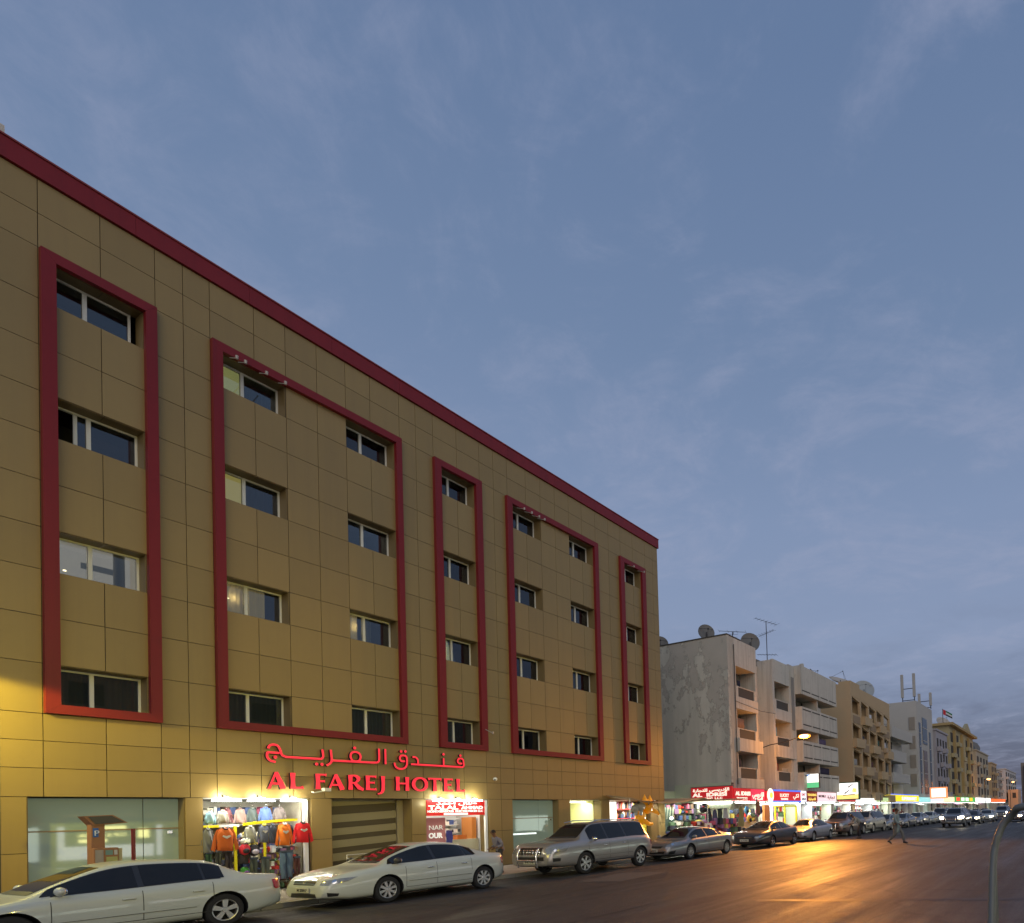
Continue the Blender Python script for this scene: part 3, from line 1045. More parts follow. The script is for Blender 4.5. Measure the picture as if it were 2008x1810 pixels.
def garment(kind, x0, x1, z0, z1, y, label, m, m2=None, group='garments hung in the clothes shop', cat='jacket'):
    t = thing({'jacket': 'jacket', 'shirt': 'shirt', 'jeans': 'jeans', 'bag': 'bag'}[kind], label, cat, ((x0 + x1) / 2, y, z1), group=group)
    w, h = x1 - x0, z1 - z0
    cx = (x0 + x1) / 2
    rnd = random.Random(int(x0 * 100))

    def sheet(name, poly, th, mm):
        # puffed, softly creased cloth volume from an outline
        n = 7
        res = delaunay_2d_cdt([Vector(p) for p in poly] + [Vector((x0 + w * (i + .5) / n, z0 + h * (j + .5) / n)) for i in range(n) for j in range(n)],
                              [(i, (i + 1) % len(poly)) for i in range(len(poly))], [], 1, 1e-4)
        vs, fs = res[0], res[2]
        edge = set()
        from_poly = lambda p: min(((p - Vector(a)).length for a in poly))
        mb = MB()
        P = [Vector(q) for q in poly]

        def dist(p):
            dd = 9
            for i in range(len(P)):
                a, b = P[i], P[(i + 1) % len(P)]
                ab = b - a; k_ = max(0, min(1, (p - a).dot(ab) / ab.length_squared))
                dd = min(dd, (p - a - ab * k_).length)
            return dd
        F_, B_ = [], []
        for p in vs:
            dd = min(1, dist(p) / .06)
            q = th * math.sqrt(dd) * (1 + .5 * math.sin(p.x * 40 + p.y * 13 + x0 * 9)) if dd > 1e-3 else 0
            F_.append((p.x, y - q, p.y)); B_.append((p.x, y + th * .4 * math.sqrt(max(dd, 0)), p.y))
        nv = len(vs)
        mb.add(F_ + B_, [tuple(f) for f in fs] + [tuple(i + nv for i in reversed(f)) for f in fs])
        return mb.build(name, mm, t, smooth=75)
    if kind in ('jacket', 'shirt'):
        sheet('body', [(cx - w * .33, z0 + h * .04), (cx + w * .31, z0), (cx + w * .33, z0 + h * .8), (cx + w * .16, z1 - h * .05), (cx + w * .08, z1 - h * .01), (cx - w * .08, z1), (cx - w * .16, z1 - h * .05), (cx - w * .34, z0 + h * .8)], .06, m)
        for s in (-1, 1):
            sheet('sleeve', [(cx + s * w * .17, z1 - h * .04), (cx + s * w * .34, z1 - h * .09), (cx + s * w * .45, z0 + h * .6), (cx + s * w * .56, z0 + h * .08), (cx + s * w * .40, z0 + h * .0), (cx + s * w * .32, z0 + h * .45), (cx + s * w * .26, z0 + h * .74)][::s], .05, m)
        MB().tube([(cx - w * .09, y - .01, z1), (cx - w * .05, y - .06, z1 - h * .07), (cx + w * .05, y - .06, z1 - h * .07), (cx + w * .09, y - .01, z1)], .022, 8).build('collar', m2 or m, t, smooth=60)
        if m2:
            for s in (-1, 1):
                sheet('stripe', [(cx + s * w * .24, z0 + h * .05), (cx + s * w * .31, z0 + h * .05), (cx + s * w * .36, z0 + h * .6), (cx + s * w * .32, z0 + h * .62)][::s], .075, m2)
            MB().prism([(cx - w * .17, z0 + h * .62), (cx, z0 + h * .52), (cx + w * .17, z0 + h * .62), (cx + w * .13, z0 + h * .67), (cx, z0 + h * .63), (cx - w * .13, z0 + h * .67)], y - .105, y - .07).build('emblem', mat('emblem_grey', (.5, .48, .46), .7), t)
        MB().tube([(cx, y, z1 - .01), (cx, y, z1 + .05), (cx + .02, y, z1 + .07), (cx + .035, y, z1 + .05)], .004, 5).build('hanger_hook', m_chrome, t)
    elif kind == 'jeans':
        sheet('leg', [(cx - w * .42, z1), (cx + w * .02, z1), (cx - w * .02, z0 + h * .2), (cx - w * .05, z0), (cx - w * .36, z0), (cx - w * .44, z0 + h * .5)], .06, m)
        sheet('leg', [(cx - w * .02, z1), (cx + w * .42, z1), (cx + w * .40, z0 + h * .5), (cx + w * .34, z0 + h * .04), (cx + w * .06, z0 + h * .04), (cx + w * .02, z0 + h * .5)], .065, m)
        MB().box(cx - w * .42, cx + w * .42, y - .05, y + .03, z1 - .01, z1 + .05).build('waistband', mat('denim_dark', (.06, .08, .12), .8), t, bevel=.008)
    elif kind == 'bag':
        mb = MB(); mb.blob((cx, y, (z0 + z1) / 2), (w / 2, .12, h / 2), 12, 0, .05); mb.build('body', m, t, smooth=60)
        MB().tube([(cx - w * .2, y - .08, z1 - h * .1), (cx, y - .1, z1 + h * .1), (cx + w * .2, y - .08, z1 - h * .1)], .012, 6).build('strap', m_dark, t)
        MB().blob((cx, y - .09, (z0 + z1) / 2 - h * .12), (w * .32, .06, h * .24), 10).build('pocket', m2 or m, t, smooth=60)
    return t


def cl(name, r, g, b):
    return mat('cloth_' + name, S(r, g, b), .85, var=.08, vs=12)


garment('jacket', 8.02, 8.34, 1.28, 1.96, 21.02, 'plain grey zip jacket hanging at the left end of the clothes shop', cl('grey', 110, 112, 112))
garment('jacket', 8.24, 8.80, 1.32, 1.97, 20.92, 'rust orange long-sleeved jacket with grey emblem at the left of the clothes shop', cl('rust', 186, 92, 36), cl('navy', 45, 48, 60))
garment('jacket', 9.26, 9.60, 1.50, 2.03, 20.95, 'slate blue hooded jacket with yellow piping beside the orange one', cl('slate', 92, 98, 118), cl('yellow', 190, 175, 60))
garment('jacket', 9.52, 9.80, 1.46, 2.03, 21.0, 'dark slate jacket half hidden behind the bright orange one', cl('slate2', 70, 76, 92))
garment('jacket', 9.70, 10.13, 1.38, 2.05, 20.90, 'bright orange zip jacket between the slate and the red jackets', cl('orange', 225, 118, 40), cl('greyw', 190, 190, 195))
garment('jacket', 10.10, 10.62, 1.44, 2.07, 20.84, 'red tracksuit jacket with dark side stripes at the right end of the shop', cl('red', 214, 32, 44), cl('teal', 35, 50, 60))
garment('jeans', 9.78, 10.18, .42, 1.20, 20.95, 'faded blue jeans hanging below the bright orange jacket', cl('denim', 78, 100, 128), cat='jeans')
garment('shirt', 8.70, 8.98, 2.08, 2.50, 21.6, 'red and black checked shirt packed on the top shelf', cl('check', 120, 74, 78), cat='shirt', group='packed shirts on the top shelf')
garment('shirt', 9.00, 9.30, 2.06, 2.50, 21.6, 'pinkish striped shirt second on the top shelf', cl('stripe', 160, 130, 120), cat='shirt', group='packed shirts on the top shelf')
garment('shirt', 9.30, 9.58, 2.07, 2.52, 21.6, 'dark green grey shirt on the top shelf beside the blue one', cl('dgreen', 84, 94, 92), cat='shirt', group='packed shirts on the top shelf')
garment('shirt', 9.57, 9.92, 2.07, 2.54, 21.55, 'denim blue shirt on the top shelf', cl('dblue', 92, 116, 166), cat='shirt', group='packed shirts on the top shelf')
garment('shirt', 9.92, 10.28, 2.10, 2.54, 21.55, 'brown grey shirt on the right of the top shelf', cl('brown', 118, 108, 104), cat='shirt', group='packed shirts on the top shelf')
garment('bag', 8.84, 9.10, 1.18, 1.50, 20.95, 'red school backpack with black pocket in the middle of the shop', cl('bred', 178, 34, 52), cl('blackb', 40, 38, 46), cat='backpack', group='backpacks in the clothes shop')
garment('bag', 9.06, 9.34, 1.14, 1.46, 20.98, 'black and white backpack right of the red one', cl('blackb', 40, 38, 46), cl('lil', 170, 165, 190), cat='backpack', group='backpacks in the clothes shop')
garment('bag', 8.90, 9.14, 1.46, 1.66, 21.02, 'pale cream cap hanging above the backpacks', cl('cream', 205, 208, 190), cat='cap', group='backpacks in the clothes shop')
garment('bag', 8.88, 9.08, .60, .86, 20.98, 'green and purple toy ball below the backpacks', cl('green', 46, 120, 50), cl('purple', 110, 70, 150), cat='toy ball', group='backpacks in the clothes shop')
for i, (a, b, z0, z1, c, lb) in enumerate([(8.12, 8.30, .5, 1.28, (48, 78, 58), 'dark green trousers hanging low at the left of the shop'), (8.34, 8.50, .5, 1.3, (62, 64, 60), 'charcoal trousers hanging under the rust jacket'), (8.55, 8.76, .4, 1.3, (50, 42, 48), 'black trousers with a white stripe beside the rust jacket'), (9.12, 9.34, .35, 1.05, (78, 86, 80), 'grey green trousers in the middle of the shop'), (9.40, 9.64, .3, 1.05, (88, 96, 92), 'light grey trousers left of the jeans'), (10.22, 10.42, .5, 1.0, (96, 60, 62), 'brown trousers right of the jeans')]):
    garment('jeans', a, b, z0, z1, 21.05 + .01 * i, lb, cl('t%d' % i, *c), cat='trousers', group='trousers hung in the clothes shop')
for kd_, a_, b_, z0_, z1_, c_, lb_, ct_ in [
        ('jacket', 8.46, 8.86, 1.30, 1.94, (70, 66, 64), 'dark brown jacket tucked behind the rust orange one', 'jacket'),
        ('jacket', 9.02, 9.34, 1.50, 2.0, (150, 150, 140), 'pale grey jacket between the yellow post and the slate blue jacket', 'jacket'),
        ('jacket', 9.92, 10.30, 1.40, 2.03, (60, 64, 80), 'navy jacket half hidden between the orange and red jackets', 'jacket'),
        ('shirt', 8.16, 8.42, 2.08, 2.40, (150, 190, 205), 'light blue folded shirt at the left of the top shelf', 'shirt'),
        ('shirt', 8.42, 8.70, 2.08, 2.44, (150, 146, 134), 'taupe folded shirt with white collar on the top shelf', 'shirt'),
        ('jacket', 8.86, 9.20, .92, 1.30, (60, 58, 62), 'black cardigan hanging below the backpacks', 'jacket'),
        ('jeans', 10.02, 10.26, .35, 1.12, (64, 70, 84), 'dark jeans close behind the faded blue ones', 'jeans'),
        ('jeans', 8.96, 9.16, .25, .62, (110, 40, 50), 'dark red short trousers low in the middle of the shop', 'trousers')]:
    garment(kd_, a_, b_, z0_, z1_, 21.14, lb_, cl('x%d' % int(a_ * 100), *c_), None, 'garments hung in the clothes shop', ct_)
m_yel = mat('yellow_rail', S(240, 226, 30), .5)
o = MB().prism([(8.97, 2.0), (9.5, 2.06), (10.30, 2.11), (10.30, 2.18), (9.5, 2.14), (8.97, 2.08)], 20.98, 21.03).build('yellow_rail', m_yel); tag(o, 'long bright yellow display rail above the orange and red jackets', 'rail')
o = MB().box(8.06, 8.44, 21.05, 21.1, 1.97, 2.04).build('yellow_rail', m_yel); tag(o, 'short bright yellow rail above the plain grey jacket', 'rail')
o = MB().box(8.78, 8.84, 21.05, 21.1, .2, 2.0).build('yellow_post', m_yel); tag(o, 'upright yellow display post left of the red backpack', 'post')
o = MB().box(9.50, 9.56, 21.12, 21.16, .2, 1.5).build('yellow_post', m_yel); tag(o, 'upright yellow display post behind the slate jackets', 'post')
# clutter of small packed goods on the shelves: one mass
PALC = [S(*c) for c in [(200, 60, 50), (230, 225, 210), (70, 90, 140), (60, 60, 66), (210, 190, 90), (150, 110, 150), (90, 120, 90), (120, 90, 70), (225, 225, 225), (45, 48, 60), (190, 90, 120)]]
m_pal = [mat('goods_%d' % i, c, .7) for i, c in enumerate(PALC)]


def goods(name, x0, x1, y0, y1, shelves, label, wmin=.05, wmax=.14, h=(.08, .22), blobs=.3, rnd=random, pal=None):
    mb = MB()
    pal = pal or list(range(len(m_pal)))
    for z in shelves:
        x = x0
        while x < x1:
            w = rnd.uniform(wmin, wmax); hh_ = rnd.uniform(*h); d = rnd.uniform(.4, 1) * (y1 - y0)
            mi = rnd.choice(pal)
            if rnd.random() < blobs:
                mb.blob((x + w / 2, (y0 + y1) / 2, z + hh_ / 2), (w * .55, d / 2, hh_ / 2), 6, mi, .15)
            else:
                mb.box(x, x + w * .95, y0, y0 + d, z, z + hh_, mi)
            x += w + .004
    o = mb.build(name, m_pal)
    o['kind'] = 'stuff'
    tag(o, label, 'goods')
    return o


goods('packed_goods', 8.14, 10.45, 22.35, 22.8, (.3, .6, .9, 1.34, 1.6, 2.06, 2.35), 'jumble of small packed clothes filling the clothes shop shelves', .06, .16, (.12, .24))
goods('small_wares', 8.80, 10.45, 21.3, 21.6, (.12, .35, .55, .8, 1.0, 1.2, 1.45, 1.65), 'jumble of small bags, toys and belts inside the clothes shop', .05, .13, (.1, .2), .5)

# ---- phone shop
ps = thing('phone_shop', 'bright electronics shop with red name board right of the striped shutter', 'shop', (15.7, 22, .1))
w = MB(); w.box(14.4, 16.98, 22.9, 23.0, .1, 2.78); w.box(14.39, 14.42, 21.5, 22.9, .1, 2.78); w.box(16.96, 16.99, 21.5, 22.9, .1, 2.78)
w.build('wall', m_sww, ps)
MB().box(14.4, 16.98, 21.1, 22.9, 2.765, 2.85).build('ceiling', m_sww, ps)
m_sr = mat('board_red', (.42, .008, .006), .5, emit=.3, ecol=S(235, 20, 16)); m_wl = mat('white_letter', (.8, .8, .78), .5, emit=.5, ecol=(1, 1, .95))
nb = bpy.data.objects.new('name_board', None); COL.objects.link(nb); nb.parent = ps; nb.location = Vector((15.6, 21.1, 2.2)) - Vector(ps.location)
MB().box(14.44, 16.86, 21.06, 21.12, 2.17, 2.74).build('board', m_sr, nb)
text('TALAL', m_wl, nb, (14.50, 21.055, 2.40), .20, width=1.2, bold=.006)
text('AHMAD', m_wl, nb, (15.82, 21.055, 2.40), .17, width=.95, bold=.006)
text('HOMOGENEOUS  ELECTRONICES LLC', m_wl, nb, (14.47, 21.055, 2.29), .11, width=2.3, bold=.003)
text(shape_ar('طلال احمد'), m_wl, nb, (14.8, 21.055, 2.58), .17, width=1.7, bold=.004)
MB().box(15.10, 16.1, 21.045, 21.055, 2.19, 2.26).build('phone_strip', m_wl, nb)
for z in (1.2, 1.5, 1.8, 2.05):
    MB().box(15.35, 16.65, 22.3, 22.8, z, z + .025).build('shelf', m_sww, ps)
goods('boxed_phones', 15.35, 16.65, 22.32, 22.6, (1.225, 1.525, 1.825), 'white and blue boxed phones on the electronics shop shelves', .05, .12, (.10, .2), .1, pal=[1, 8, 8, 2, 8, 1, 3])
MB().box(14.46, 15.27, 21.22, 21.24, .15, 2.10).build('poster', mat('poster_mauve', S(158, 104, 104), .5, emit=.22, ecol=S(150, 100, 100), var=.2, vs=5), ps)
text('NAR', mat('poster_white', (.7, .7, .68), .5, emit=.25), ps, (14.62, 21.215, 1.66), .24, width=.55, name='poster_lettering')
text('OUR', mat('poster_white2', (.8, .8, .76), .5, emit=.5), ps, (14.60, 21.215, 1.36), .26, width=.55, bold=.01, name='poster_lettering')
MB().box(15.32, 15.56, 21.24, 21.26, 1.15, 1.62).build('small_poster', mat('poster_blue', S(60, 60, 130), .5, var=.5, vs=12), ps)
MB().box(16.68, 16.88, 21.6, 22.2, .15, 2.1).build('cupboard', mat('wood_orange', S(215, 140, 70), .5), ps)
MB().box(15.3, 16.9, 21.5, 21.9, .15, 1.25).build('counter', mat('counter', (.5, .48, .36), .5), ps)
MB().box(16.0, 16.4, 21.55, 21.8, 1.25, 1.42).build('orange_box', mat('wood_orange2', S(214, 120, 50), .6), ps)
MB().box(16.86, 16.96, 21.04, 21.12, .1, 2.74).build('post', MATS['white_post'], ps)
for i, x in enumerate((14.75, 15.45, 16.15)):
    tube_light(ps, x - .15, x + .5, 20.93, 2.72, 18)
    MB().blob((x + .12, 20.86, 2.75), (.11, .06, .05)).build('flood_bulb', MATS['flood'], ps, smooth=60)
    MB().box(x + .07, x + .17, 20.93, 20.99, 2.81, 2.87).build('bulb_bracket', m_dark, ps)
    lamp('phone_bulb_light', 'POINT', (x + .12, 20.70, 2.88), 17, (1, .97, .66), .05)
lamp('phone_shop_light', 'AREA', (15.7, 21.5, 2.7), 30, (1, 1, .92), 2.2, (0, .3, -1), sizey=.5)
lamp('phone_step_light', 'POINT', (14.40, 20.75, 2.62), 5, (.95, 1, .85), .05)

# ---- storeroom with yellow green walls
st = thing('storeroom', 'open lit storeroom with yellow-green walls and stacked boxes in the hotel front', 'shop', (22.6, 22, .1))
w = MB(); w.box(21.39, 23.43, 23.0, 23.1, .1, 2.78); w.box(21.38, 21.42, 21.5, 23, .1, 2.78); w.box(23.40, 23.44, 21.5, 23, .1, 2.78)
w.build('wall', mat('lime_wall', (.62, .62, .34), .8, var=.05, vs=1), st)
MB().box(21.4, 23.43, 21.1, 23, 2.765, 2.85).build('ceiling', m_sww, st)
tube_light(st, 21.6, 23.4, 22.0, 2.7, 9, (1, 1, .8))
lamp('storeroom_light', 'AREA', (22.6, 21.9, 2.65), 60, (1, 1, .74), 1.8, (0, .2, -1), sizey=.6)
o = MB().box(21.46, 22.0, 22.4, 22.9, 1.65, 2.2).build('yellow_cabinet', mat('cab_yellow', S(235, 190, 30), .5)); tag(o, 'yellow wall cabinet at the left of the storeroom', 'cabinet')
o = MB().box(21.46, 22.0, 22.0, 22.5, 1.05, 1.60).build('blue_crate', mat('crate_blue', S(40, 50, 170), .5), bevel=.02); tag(o, 'blue crate under the yellow cabinet in the storeroom', 'crate')
for i, (x, z, lb) in enumerate([(22.1, 1.1, 'lower grey box in the storeroom stack'), (22.15, 1.42, 'upper grey box in the storeroom stack')]):
    o = MB().box(x, x + .55, 21.9, 22.4, z, z + .30).build('box', mat('box_grey', (.30, .29, .24), .7), bevel=.02); tag(o, lb, 'box', 'boxes in the storeroom')
o = MB().box(22.0, 23.6, 21.8, 22.6, .1, 1.09).build('bench', mat('bench', (.25, .24, .2), .7)); tag(o, 'low grey bench carrying the boxes in the storeroom', 'bench')
o = MB().blob((23.1, 22.2, 1.22), (.35, .25, .14), 10, 0, .08).build('folded_cloth', mat('fold', (.10, .11, .14), .9), smooth=60); tag(o, 'dark folded cloths on the storeroom bench', 'cloth')
# ---- toy shop at the far end of the hotel front
ty = thing('toy_shop', 'glaringly lit toy shop at the far end of the hotel front under a tan canopy', 'shop', (26.4, 22, .1))
w = MB(); w.box(24.04, 27.93, 22.8, 22.9, .1, 2.78); w.box(24.03, 24.06, 21.5, 22.8, .1, 2.78)
MB().box(24.06, 27.93, 21.1, 22.8, 2.765, 2.85).build('ceiling', m_sww, ty)
w.build('wall', m_sww, ty)
MB().box(24.10, 25.0, 21.42, 21.46, .2, 2.7).build('light_panel', mat('light_panel', (1, 1, .95), .5, emit=1.5, ecol=(1, .97, .85)), ty)
m_shred = mat('shelf_red', S(220, 40, 40), .5, emit=.2)
for z in (.8, 1.3, 1.8, 2.3):
    MB().box(25.1, 27.9, 21.9, 22.3, z, z + .05).build('shelf', m_shred, ty)
goods('toys', 25.1, 27.9, 21.9, 22.25, (.2, .85, 1.35, 1.85, 2.35), 'boxed toys on the red shelves of the toy shop', .08, .2, (.2, .38), .3)
MB().box(26.6, 26.75, 20.9, 21.0, .1, 2.4).build('yellow_upright', m_yel, ty)
lamp('toy_shop_light', 'AREA', (26.4, 21.4, 2.6), 70, (1, .97, .8), 2.4, (0, .1, -1), sizey=.6)
t = thing('bare_bulb', 'bare glaring lamp hanging beside the toys at the hotel corner', 'lamp', (28.35, 20.4, 2.0))
MB().blob((28.35, 20.4, 1.75), .07, 12).build('bulb', mat('bulb_glare', (1, 1, 1), .5, emit=60, ecol=(1, 1, .88)), t, smooth=60)
MB().tube([(28.35, 20.4, 1.8), (28.35, 20.4, 2.5)], .01, 5).build('cable', m_dark, t)
lamp('bare_bulb_light', 'POINT', (28.35, 20.25, 1.75), 40, (1, 1, .85), .08)
# inflatable toys hanging in front
m_infy = mat('inflatable_yellow', S(244, 168, 12), .35, coat=.3, emit=.06); m_infg = mat('inflatable_grey', (.30, .31, .27), .4, coat=.3); m_infb = mat('inflatable_dark', (.03, .03, .03), .4)
t = thing('inflatable_toy', 'yellow orange inflatable animal toy hanging before the toy shop', 'inflatable toy', (26.4, 20.5, 2.0), group='inflatable toys hanging before the toy shop')
b = MB(); b.blob((26.35, 20.5, 2.42), (.42, .25, .40), 12); b.blob((25.75, 20.5, 1.85), (.38, .22, .45), 12); b.tube([(26.5, 20.5, 2.3), (27.0, 20.45, 2.15), (27.2, 20.4, 2.0)], [.16, .12, .07], 8); b.tube([(25.9, 20.45, 1.7), (26.3, 20.4, 1.5), (26.6, 20.4, 1.5)], [.16, .12, .08], 8); b.tube([(25.6, 20.5, 1.9), (25.2, 20.45, 1.6)], [.16, .08], 8)
b.build('body', m_infy, t, smooth=70)
b = MB(); b.lathe([(.0, .34), (.10, .14), (.14, 0)], 8, (26.15, 20.5, 2.72)); b.build('ear', m_infy, t, smooth=40)
b = MB(); b.lathe([(.0, .34), (.10, .14), (.14, 0)], 8, (26.6, 20.5, 2.70)); b.build('ear', m_infy, t, smooth=40)
MB().blob((26.20, 20.28, 2.56), (.07, .03, .05), 8).build('eye', m_infb, t, smooth=60)
t = thing('inflatable_toy', 'grey inflatable elephant-like toy hanging left of the yellow one', 'inflatable toy', (25.3, 20.2, 2.3), group='inflatable toys hanging before the toy shop')
b = MB(); b.blob((25.35, 20.2, 2.42), (.42, .2, .24), 12); b.blob((24.95, 20.2, 2.32), (.22, .18, .2), 10); b.tube([(24.85, 20.2, 2.3), (24.6, 20.2, 2.15), (24.5, 20.2, 1.95)], [.09, .07, .05], 8)
for xx in (25.1, 25.5):
    b.tube([(xx, 20.2, 2.3), (xx - .1, 20.2, 1.98)], [.1, .08], 8)
b.build('body', m_infg, t, smooth=70)
MB().blob((25.05, 20.05, 2.62), (.14, .05, .08), 8).build('ear', m_infb, t, smooth=60)
# tan canopy across the alley
t = thing('canopy', 'sagging tan cloth canopy spanning from the hotel end over the market alley', 'canopy', (29.5, 20.5, 2.7))
mb = MB(); nx, ny = 28, 8
for i in range(nx + 1):
    for j in range(ny + 1):
        x = 23.7 + 12.2 * i / nx; v = j / ny
        y = 19.7 + (24.6 - 19.7) * v
        zf = 2.86 - .30 * math.sin(PI * min(1, (x - 23.7) / 6.8)) if x < 30.5 else 2.86 - .12 * math.sin(PI * (x - 30.5) / 5.4)
        if x < 28.6:
            y = 19.7 + 1.28 * v
        mb.v.append((x, y, zf + .10 * v + .03 * math.sin(x * 5 + v * 3)))
for i in range(nx):
    for j in range(ny):
        a = i * (ny + 1) + j
        mb.f.append((a, a + ny + 1, a + ny + 2, a + 1)); mb.mi.append(0)
o = mb.build('cloth', mat('canvas_tan', (.34, .27, .16), .9, var=.08, vs=2), t, smooth=80)
sm = o.modifiers.new('thick', 'SOLIDIFY'); sm.thickness = .02
MB().tube([(24.0, 19.72, 2.8), (24.0, 19.72, .1)], .02, 6).build('pole', m_chrome, t)
MB().tube([(31.0, 19.72, 2.8), (31.0, 19.72, .1)], .02, 6).build('pole', m_chrome, t)
# alley stall
al = thing('alley_wall', 'pale green plastered wall closing the market alley', 'wall', (32, 25, 0))
MB().box(28.62, 36.05, 25.6, 25.8, 0, 3.6).build('wall', mat('alley_green', (.42, .48, .34), .85, var=.08, vs=1), al)
MB().box(36.02, 36.094, 21.05, 25.58, 2.3, 4.02).build('low_render', mat('alley_render', (.50, .55, .42), .85, var=.06, vs=1), al)
o = MB().prism([(28.9, .9), (31.4, 1.0), (30.9, 2.3), (29.3, 2.5)], 22.2, 22.26).build('striped_tarp', mat('tarp_green', (.10, .16, .15), .8, var=.3, vs=2)); tag(o, 'dark green tarpaulin hung across the left of the market alley', 'tarpaulin')
for k in range(5):
    x = 29.7 + k * .28
    o = MB().prism([(x, 1.7), (x + .12, 1.7), (x + .28, 2.4), (x + .16, 2.4)], 22.16, 22.19).build('tarp_stripe', mat('tarp_pale', (.42, .45, .36), .8)); tag(o, ['leftmost', 'second from left', 'middle', 'second from right', 'rightmost'][k] + ' slanted pale strip on the dark green tarpaulin', 'cloth strip', 'strips on the green tarpaulin')
HG = [('jacket', 32.2, 32.8, 1.4, 2.3, (60, 66, 76), 'dark grey jacket hanging at the left of the market stall', 'jacket'), ('jacket', 32.9, 33.5, 1.3, 2.2, (86, 90, 120), 'bluish hooded jacket in the market alley', 'jacket'),
      ('jeans', 33.5, 34.1, 1.0, 2.2, (72, 84, 76), 'grey green trousers hanging in the market alley', 'trousers'), ('shirt', 34.2, 34.8, 1.5, 2.3, (190, 196, 200), 'white shirt hanging in the market alley', 'shirt'),
      ('jacket', 36.2, 36.9, 1.0, 2.4, (146, 140, 92), 'long khaki overcoat hanging at the corner shop', 'coat'), ('bag', 37.1, 37.6, 1.8, 2.4, (96, 160, 200), 'round light blue bag hanging under the corner sign', 'bag'),
      ('bag', 37.4, 38.0, 1.2, 1.8, (222, 170, 70), 'golden yellow bag hanging at the corner shop', 'bag'), ('bag', 38.7, 39.25, 1.6, 2.4, (236, 90, 150), 'pink rucksack hanging under the corner sign', 'bag'), ('bag', 39.2, 39.6, 1.8, 2.4, (50, 80, 140), 'dark blue rucksack beside the pink one', 'bag'),
      ('bag', 31.5, 32.3, 2.0, 2.35, (70, 80, 90), 'slate duffel bag tied under the canopy', 'bag')]
for kd, a, b, z0, z1, c, lb, ct in HG:
    garment(kd, a, b, z0, z1, 20.6, lb, cl('h%d' % int(a * 10), *c), cl('blackb', 40, 38, 46) if kd == 'bag' else None, 'goods hung at the market corner', ct)
goods('market_pile', 28.9, 36.0, 20.4, 21.4, (.1, .4, .7, 1.0, 1.25), 'heaped bags, toys and folded cloth on the market alley tables', .15, .45, (.2, .42), .6)
goods('market_pile', 29.2, 35.9, 22.6, 23.2, (1.2, 1.6, 2.0, 2.3), 'goods hung along the back of the market alley', .12, .35, (.2, .4), .5)
lamp('alley_light', 'AREA', (32.5, 22.0, 2.6), 150, (.9, 1, .82), 5, (0, 0, -1), sizey=1.2)
lamp('alley_up_light', 'POINT', (34.6, 23.6, 2.35), 25, (.88, 1, .74), .2)
# ------------------------------------------------------------------ the row of buildings beyond
m_plast = plaster()
m_pier = mat('pier_grey', (.40, .38, .33), .85, var=.10, vs=1, bump=.15, bs=8)
m_grille = mat('grille_dark', (.06, .055, .045), .7)
m_opening = mat('opening_dark', (.05, .045, .04), .9)
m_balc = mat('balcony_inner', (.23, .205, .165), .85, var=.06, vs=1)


def cloth_on(x0, x1, z0, z1, y, c, label):
    mb = MB(); n = 6
    for i in range(n + 1):
        x = x0 + (x1 - x0) * i / n
        mb.v += [(x, y + .05 * math.sin(i * 2.1), z0 + random.uniform(-.06, .06)), (x, y + .02 * math.sin(i * 2.1), z1)]
    mb.f = [(2 * i, 2 * i + 2, 2 * i + 3, 2 * i + 1) for i in range(n)]; mb.mi = [0] * n
    o = mb.build('laundry', cl('l%d_%d' % (int(x0 * 10), int(z0 * 10)), *c), smooth=180)
    sm = o.modifiers.new('t', 'SOLIDIFY'); sm.thickness = .02
    return tag(o, label, 'laundry', 'washing hung on the balconies')


def dish(x, y, z, r, label, face=(-.5, -1, .5), m=None):
    t = thing('satellite_dish', label, 'satellite dish', (x, y, z), group='satellite dishes on the roofs')
    q = Vector(face).to_track_quat('Z', 'Y').to_matrix().to_4x4()
    c = Vector((x, y, z + r * 1.1))
    M_ = Matrix.Translation(c) @ q
    prof = [(r * k / 6, -.22 * r * (1 - (k / 6) ** 2)) for k in range(7)]
    prof += [(r * k / 6, -.22 * r * (1 - (k / 6) ** 2) - .03) for k in range(6, -1, -1)]
    MB().lathe(prof, 22, M=M_).build('reflector', m or mat('dish_grey', (.13, .13, .125), .6), t, smooth=50)
    tip = M_ @ Vector((0, 0, r * .75))
    e1 = M_ @ Vector((0, -r * .95, 0)); e2 = M_ @ Vector((r * .8, r * .4, 0)); e3 = M_ @ Vector((-r * .8, r * .4, 0))
    a = MB()
    for e in (e1, e2, e3):
        a.tube([e, tip], .015, 5)
    a.build('feed_arm', m_dark, t)
    MB().blob(tip, .07, 8).build('receiver', m_dark, t)
    MB().tube([(x, y, z), tuple(c)], .04, 6).build('mast', m_dark, t)
    return t


def antenna(x, y, z, h, label, n=7, ang=.5):
    t = thing('tv_antenna', label, 'antenna', (x, y, z), group='television aerials on the roofs')
    MB().tube([(x, y, z), (x, y, z + h)], .035, 6).build('mast', m_dark, t)
    a = MB()
    for (hh_, L_, an) in ((h, 2.0, ang), (h * .72, 1.5, ang + 1.9), (h * .2, 1.6, ang - .9)):
        d = Vector((math.cos(an), math.sin(an), .12)); s = Vector((-d.y, d.x, 0))
        c = Vector((x, y, z + hh_))
        a.tube([c - d * L_ / 2, c + d * L_ / 2], .018, 5)
        for k in range(n):
            p = c + d * L_ * (k / (n - 1) - .5)
            w = .42 - .03 * k
            a.tube([p - s * w, p + s * w], .009, 4)
    a.build('boom', m_dark, t)
    return t


